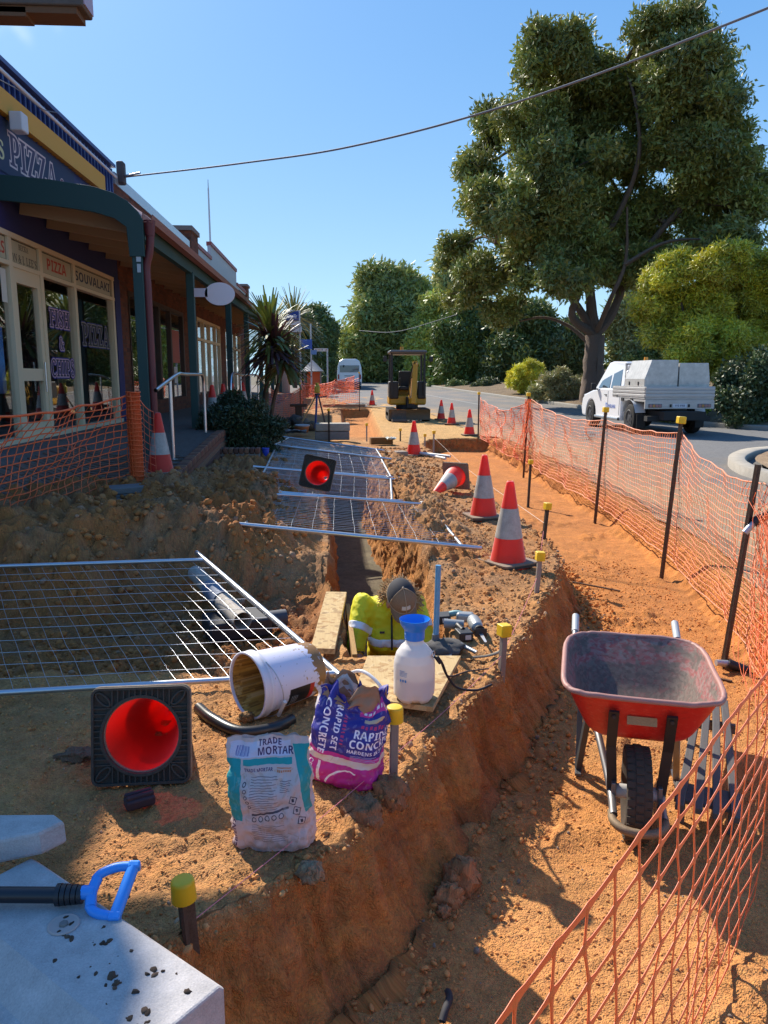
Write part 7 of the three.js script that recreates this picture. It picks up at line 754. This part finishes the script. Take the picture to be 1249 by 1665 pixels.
{ const R = RNG(55); const stone = [0, 1, 2, 3].map((i) => rockGeo(0.16, 0.1, 0.13, i * 3 + 1, 2)); const ms = [M([0.2, 0.16, 0.12], 0.95, { map: dirtMap }), M([0.30, 0.22, 0.16], 0.95, { map: dirtMap }), M([0.13, 0.11, 0.10], 0.95, { map: dirtMap })]; const p = thing('rubble_pile', 'pile of broken paving rubble left of the tripod', 'rubble', [-1.35, 0.1, -22.6]); for (let i = 0; i < 34; i++) { const m = new THREE.Mesh(stone[i % 4], ms[i % 3]); m.name = 'stone'; const r = Math.pow(R(), 0.7) * 0.75, a = R() * 6.3; m.position.set(r * Math.cos(a), 0.03 + (0.75 - r) * 0.4 * R(), r * Math.sin(a)); m.rotation.set(R() * 3, R() * 3, R() * 3); const s = 0.5 + R() * 0.9; m.scale.setScalar(s); p.add(m); } }
{ const t = thing('timber_post', 'short rotten timber post end standing by the rubble', 'timber', [-1.15, 0.1, -23.2]); obj('post', [rbox(0.2, 0.6, 0.16, 0.03, 0, 0.3, 0), rbox(0.5, 0.08, 0.2, 0.02, 0, 0.62, 0)], M([0.11, 0.07, 0.045], 0.95, { map: dirtMap }), t); }
{ const t = thing('orange_tub', 'orange tub with grey lid by the tripod', 'tub', [-0.95, 0.1, -20.6]); obj('tub', lathe([[0, 0], [0.17, 0], [0.2, 0.16], [0.19, 0.17], [0, 0.17]], 24), M([0.36, 0.12, 0.04], 0.8), t); obj('lid', cyl(0.2, 0.2, 0.03, 24, 0.02, 0.185, 0, 0.05), M([0.3, 0.28, 0.28], 0.6), t); }
tag(obj('dark_tarp', jitterGeo(place(new THREE.BoxGeometry(0.9, 0.05, 0.5, 16, 2, 10), -1.25, 0.2, -19.6), 0.05, 4), M([0.02, 0.022, 0.028], 0.5)), 'crumpled dark plastic sheet left of the stacked blocks', 'plastic sheet');
// far orange mesh with its pickets
{
  const n = thing('barrier_mesh', 'far orange mesh fence where the works end at the road', 'barrier mesh', [0, 0, 0]), pk = [[-1.25, -26.4], [-1.35, -30.5], [-0.1, -33.5], [0.98, -34.5]]; for (let i = 0; i < 3; i++) netSpan(n, [pk[i][0], pk[i][1], 1.25 + 0.1 * i, 0.15 + 0.12 * i], [pk[i + 1][0], pk[i + 1][1], 1.3 + 0.1 * i, 0.25 + 0.1 * i], { pu: 0.12, pv: 0.09, r: 0.008, wob: 0.12, seed: 30 + i, sagT: 0.15 }); netSpan(n, [-1.25, -26.4, 1.2, 0.15], [-1.9, -21.5, 1.3, 0.3], { pu: 0.1, pv: 0.08, r: 0.0045, wob: 0.06, seed: 40, sagT: 0.2 }); netSpan(n, [-1.35, -30.5, 1.2, 0.75], [0.9, -41, 1.6, 0.8], { pu: 0.1, pv: 0.08, r: 0.012, wob: 0.2, seed: 45, sagT: 0.1 });
  picket(-1.25, -26.4, 0.05, 0, 0, 1.3, 'far star picket with yellow cap beside the tripod, left one'); picket(-1.35, -30.5, 0.1, 0.02, 0, 1.35, 'far star picket with yellow cap at the far mesh corner'); picket(0.98, -34.5, 0.2, 0, 0, 1.55, 'far slim star picket in front of the white van');
}
tag(obj('timber_kerb', rbox(1.9, 0.1, 0.22, 0.01, 0.3, 0.30, -34.6, 0, 0.12, 0), M([0.34, 0.27, 0.19], 0.9, { map: concMap })), 'loose kerb length lying at the far end of the dig', 'kerb');
{ const t = thing('timber_offcut', 'timber block lying beside the white pipes near platform edge', 'timber', [1.02, 0.0, -18.0], 0.12); obj('block', rbox(0.52, 0.16, 0.24, 0.01, 0, 0.08, 0), M([0.40, 0.27, 0.12], 0.85, { map: plyMap }), t); }
{ const t = thing('paper_scrap', 'crumpled white and green scrap on the timber block', 'scrap', [1.22, 0.14, -17.9], 0.4); obj('sheet', jitterGeo(new THREE.BoxGeometry(0.22, 0.03, 0.2, 8, 1, 8), 0.05, 9), M([0.6, 0.66, 0.6], 0.7), t); }
for (const [a, b, l] of [[[1.55, 0.06, -15.3], [2.15, 0.05, -14.6], 'upper white plastic pipe length beside the far cone'], [[1.68, 0.05, -15.1], [2.02, 0.04, -14.3], 'lower white plastic pipe length beside the far cone']]) tag(obj('plastic_pipe', rod(a, b, 0.028, 0.028, 10), M([0.62, 0.6, 0.55], 0.5)), l, 'pipe');
tag(obj('concrete_offcut', rbox(0.36, 0.12, 0.3, 0.02, 1.16, 0.06, -15.0, 0, 0.3, 0), M([0.42, 0.33, 0.26], 0.9, { map: concMap })), 'small concrete lump left of the cone by white pipes', 'concrete lump');
// street furniture at the far left
{ const t = thing('concrete_planter', 'pale concrete cylinder planter on the far footpath', 'planter', [-2.35, 0.78, -34.2]); obj('drum', lathe([[0, 0], [0.3, 0], [0.3, 1.05], [0.26, 1.08], [0.22, 1.05], [0.22, 0.9], [0, 0.9]], 28), M([0.55, 0.46, 0.40], 0.9, { map: concMap }), t); }
{ const t = thing('shop_sign', 'blue and white framed sign board above the far palm', 'sign', [-1.95, 0.7, -34.5]); obj('pole', rod([0.36, 0, 0], [0.36, 3.7, 0], 0.04), ZINC, t); obj('frame', box(0.70, 0.62, 0.08, 0.02, 3.38, 0), WHITE, t); obj('face', place(new THREE.PlaneGeometry(0.62, 0.42), 0.02, 3.45, 0.043), M(0xffffff, 0.5, { map: canvasTex(256, 170, (g, w, h) => { g.fillStyle = '#1d3c86'; g.fillRect(0, 0, w, h); g.strokeStyle = '#dfe6f2'; g.lineWidth = 9; g.beginPath(); g.moveTo(40, 120); for (let i = 1; i < 12; i++) g.lineTo(40 + i * 16, i % 2 ? 70 : 118); g.stroke(); }) }), t); obj('lower_board', box(0.5, 0.25, 0.06, 0.2, 2.9, 0), M([0.6, 0.6, 0.56], 0.6), t); }
{ const t = thing('blue_sign', 'small blue directional sign on a grey pole', 'sign', [-1.15, 0.7, -35.5]); obj('pole', rod([0, 0, 0], [0, 3.2, 0], 0.035), ZINC, t); obj('board', box(0.5, 0.42, 0.03, -0.2, 2.3, 0.04), M([0.03, 0.10, 0.42], 0.5), t); obj('small_board', box(0.26, 0.2, 0.03, 0.12, 1.95, 0.04), M([0.12, 0.25, 0.5], 0.5), t); }
{ const t = thing('street_sign', 'white street name sign on a grey post beside the van', 'sign', [-0.45, 0.6, -38]); obj('post', rod([0, 0, 0], [0, 2.3, 0], 0.04), ZINC, t); obj('blade', box(0.68, 0.14, 0.03, -0.3, 2.24, 0.02), M(0xffffff, 0.5, { map: canvasTex(256, 52, (g, w, h) => { g.fillStyle = '#d8d6d0'; g.fillRect(0, 0, w, h); g.fillStyle = '#8a7a66'; for (let i = 0; i < 9; i++) if (i !== 6) g.fillRect(20 + i * 25, 14, 15, 24); }) }), t); }
{ const t = thing('gazebo', 'small shelter with grey hipped roof at the end of the footpath', 'gazebo', [-1.5, 0.7, -48.5]); obj('roof', place(new THREE.ConeGeometry(0.95, 0.7, 4), 0, 1.55, 0, 0, PI / 4), M([0.26, 0.25, 0.25], 0.7), t); for (const [x, z] of [[-0.5, -0.5], [0.5, -0.5], [-0.5, 0.5], [0.5, 0.5]]) obj('post', box(0.08, 1.3, 0.08, x, 0.6, z), M([0.2, 0.16, 0.14], 0.8), t); obj('orange_panel', [box(0.8, 0.9, 0.05, 0.06, 0.72, 0.2)], M([0.6, 0.10, 0.03], 0.7), t); }
{ const p = thing('power_pole', 'grey timber power pole behind the wattle tree', 'pole', [21.3, 0.5, -40.6]); obj('pole', rod([0, -0.5, 0], [0.25, 11, 0], 0.2, 0.15, 12), M([0.23, 0.24, 0.21], 0.9, { map: barkMap }), p); obj('cross_arm', box(1.6, 0.12, 0.1, 0.2, 9.4, 0), M([0.2, 0.17, 0.13], 0.9), p); }
tag(obj('overhead_cable', tube([[2.0, 5.6, -70], [5, 5.3, -66], [9.5, 6.4, -62]], 0.03, 5, 30), M([0.14, 0.14, 0.15], 0.7)), 'thin dark cable hanging before the distant trees', 'cable'); tag(obj('overhead_cable', tube([[21.4, 9.0, -40.6], [26, 8.7, -38], [32, 8.9, -36]], 0.025, 5, 20), M([0.14, 0.14, 0.15], 0.7)), 'thin cable leaving the power pole at right', 'cable');
// ---------- stones and crumbs ----------
{
  const rk = [[0.46, -0.41, -2.68, 0.075, 0.085, 0.06, 'larger broken sandstone rock leaning at the pit wall foot', [0.62, 0.29, 0.12]], [0.40, -0.41, -2.60, 0.055, 0.05, 0.045, 'smaller broken sandstone rock in front of the larger one', [0.64, 0.31, 0.13]], [0.375, -0.41, -2.53, 0.024, 0.022, 0.024, 'fist sized stone nearest camera beside the broken rocks', [0.6, 0.28, 0.12]], [0.075, -0.045, -2.56, 0.075, 0.065, 0.06, 'brown stone embedded in the terrace edge below the blue bag', [0.42, 0.22, 0.11]], [0.185, -0.05, -2.70, 0.07, 0.07, 0.055, 'rough stone embedded in the edge right of the brown stone', [0.46, 0.22, 0.1]], [-0.10, -0.02, -2.22, 0.04, 0.035, 0.04, 'pale stone on the edge in front of the mortar bag', [0.5, 0.33, 0.19]], [-1.07, 0.01, -3.0, 0.085, 0.03, 0.035, 'long flat stone left of the cone with black base', [0.26, 0.17, 0.11]], [-0.43, 0.01, -3.32, 0.035, 0.025, 0.03, 'rounded lump of soil beside the hose offcut', [0.4, 0.22, 0.09]]];
  rk.forEach(([x, y, z, rx, ry, rz, l, c], i) => tag(obj('rock', jitterGeo(rockGeo(rx, ry, rz, i * 2.3 + 1, 4), Math.min(rx, rz) * 0.3, 2.6 / rx, i), M(c, 0.95, { map: rep(dirtMap, 2), bumpMap: dirtBump, bumpScale: 0.01 })), l, 'rock').position.set(x, y + ry * 0.45, z));
  const kernel = [rockGeo(1, 0.75, 0.9, 3, 1), rockGeo(1, 0.7, 0.8, 9, 1), rockGeo(0.9, 0.8, 1, 14, 1)];
  function crumbs(name, count, pick, colf, sizef, seed) { const R = RNG(seed), m = new THREE.Matrix4(), q = new THREE.Quaternion(), e = new THREE.Euler(), c = new THREE.Color(), mat = new THREE.MeshStandardMaterial({ roughness: 1, map: rep(dirtMap, 0.6) }); const im = new THREE.InstancedMesh(kernel[seed % 3], mat, count); let k = 0, tries = 0; while (k < count && tries++ < count * 6) { const p = pick(R); if (!p) continue; const s = sizef(R, p); m.compose(V(p[0], p[1] + s * 0.15, p[2]), q.setFromEuler(e.set(R() * 6, R() * 6, R() * 6)), V(s * (0.8 + 0.5 * R()), s * (0.7 + 0.4 * R()), s)); im.setMatrixAt(k, m); const cc = colf(p, R); c.setRGB(...cc); im.setColorAt(k, c); k++; } im.count = k; im.name = numbered(name); im.castShadow = im.receiveShadow = true; im.userData = { kind: 'stuff' }; scene.add(im); return im; }
  const near = (R, a, b) => a + (b - a) * Math.pow(R(), 1.6), S = (lo, hi, pw) => (R, p) => (lo + (hi - lo) * Math.pow(R(), pw)) * (1 + 0.12 * Math.max(0, -p[2] - 3));
  const tcol = (p, R) => { const c = terraceCol(p[0], p[2]), k = 0.95 + 0.5 * R(), g = R() < 0.08 ? 0.4 : 0; const a = (c[0] + c[1] + c[2]) / 3 * 1.2; return [lerp(c[0], a, g) * k, lerp(c[1], a, g) * k, lerp(c[2], a * 0.9, g) * k]; };
  const onTer = (x, z) => (inside(pitLite, x, z) || inside(trenchPoly, x, z) ? null : [x, terrace(x, z), z]);
  tag(crumbs('soil_crumbs', 20000, (R) => onTer(-1.9 + 3.6 * R(), -near(R, 1.5, 9)), tcol, S(0.002, 0.008, 3.4), 1), 'fine crumbs and grit strewn over the dirt terrace', 'soil crumbs');
  tag(crumbs('soil_clods', 5000, (R) => { const z = -near(R, 4.2, 9.5), x = -2.4 + 2.1 * R(); return bank(x, z) > 0.04 || hollow(x, z) > 0.3 ? onTer(x, z) : null; }, tcol, S(0.004, 0.026, 3.0), 2), 'clods of dug earth on the left mound', 'soil clods');
  tag(crumbs('soil_clods', 3600, (R) => onTer(0.62 + 1.3 * Math.pow(R(), 1.2), -near(R, 4.6, 17)), tcol, S(0.003, 0.017, 3.4), 3), 'clods of dug earth right of the trench', 'soil clods');
  const ec = edgeLine.filter((p) => p[1] < -1.5 && p[1] > -9); tag(crumbs('edge_crumbs', 3600, (R) => { const p = ec[Math.floor(R() * ec.length)], o = (R() + R() - 1) * 0.1 - 0.03, x = p[0] + o * 0.8, z = p[1] - o * -0.5; return [x, terrace(x, z) + 0.002, z]; }, tcol, S(0.002, 0.013, 3.4), 4), 'crumbling lumps along the lip of the pit', 'soil crumbs');
  const pcol = (p, R) => { const k = 0.9 + 0.5 * R(), c = mixc(mixc(TAN, ORANGE, 0.5), ORANGE, ss(-3.4, -5, p[2])); return R() < 0.04 ? [0.34 * k, 0.26 * k, 0.19 * k] : c.map((q) => q * k); };
  tag(crumbs('pit_crumbs', 15000, (R) => { const z = -near(R, 1.2, 8), x = -0.2 + 3.3 * R(); return inside(pitLite, x - 0.2, z) && x < bankX(z) + 0.1 ? [x, pitY(x, z), z] : null; }, pcol, S(0.002, 0.008, 3.2), 5), 'fine gravel scattered on the pit floor', 'gravel');
  tag(crumbs('wall_foot_crumbs', 2600, (R) => { const p = ec[Math.floor(R() * ec.length)], o = 0.22 + Math.pow(R(), 2) * 0.3, x = p[0] + o * 0.82, z = p[1] + o * 0.5; return [x, pitY(x, z) + 0.01, z]; }, pcol, S(0.002, 0.016, 3.6), 6), 'fallen crumbs along the foot of the pit wall', 'soil crumbs');
  // crumbs on the concrete block
  const bl = scene.getObjectByName('concrete_lintel'); bl.updateMatrixWorld(); const cen = [[0.16, 0.0], [0.05, 0.06], [0.22, 0.08], [-0.05, 0.02], [0.3, -0.04]]; tag(crumbs('dirt_crumbs', 170, (R) => { const cc = cen[Math.floor(R() * 5)], s = R() < 0.5 ? 0.03 : 0.13; const v = V(cc[0] - 0.06 + (R() + R() - 1) * s, 0.251, -cc[1] * 0.8 - 0.03 + (R() + R() - 1) * s * 0.8); if (v.x > 0.29 || v.z > 0.045 || v.z < -0.145) return null; bl.localToWorld(v); return [v.x, v.y, v.z]; }, (p, R) => { const k = 0.5 + R() * 0.8; return [0.14 * k, 0.09 * k, 0.06 * k]; }, (R) => 0.0025 + 0.010 * Math.pow(R(), 3), 7), 'dark dirt crumbs scattered on the white block', 'dirt crumbs');
  tag(obj('bark_strip', tube([[0.30, -0.39, -2.03], [0.315, -0.375, -2.06], [0.335, -0.38, -2.11], [0.335, -0.395, -2.15]], 0.012, 6, 16), M([0.03, 0.028, 0.03], 0.8)), 'dark curled strip lying on the pit floor near the wall', 'bark');
  const st = M([0.10, 0.05, 0.025], 0.9); for (const [pts, l] of [[[[2.02, -0.41, -5.2], [2.2, -0.40, -5.0], [2.4, -0.41, -4.75], [2.55, -0.405, -4.6]], 'thin dark root lying across the pit floor, nearer one'], [[[2.15, -0.41, -7.2], [2.35, -0.405, -7.0], [2.6, -0.405, -6.75]], 'thin dark root lying on the pit floor, farther one']]) tag(obj('root', tube(pts, 0.009, 5, 20), st), l, 'root');
}
renderer.render(scene, camera);
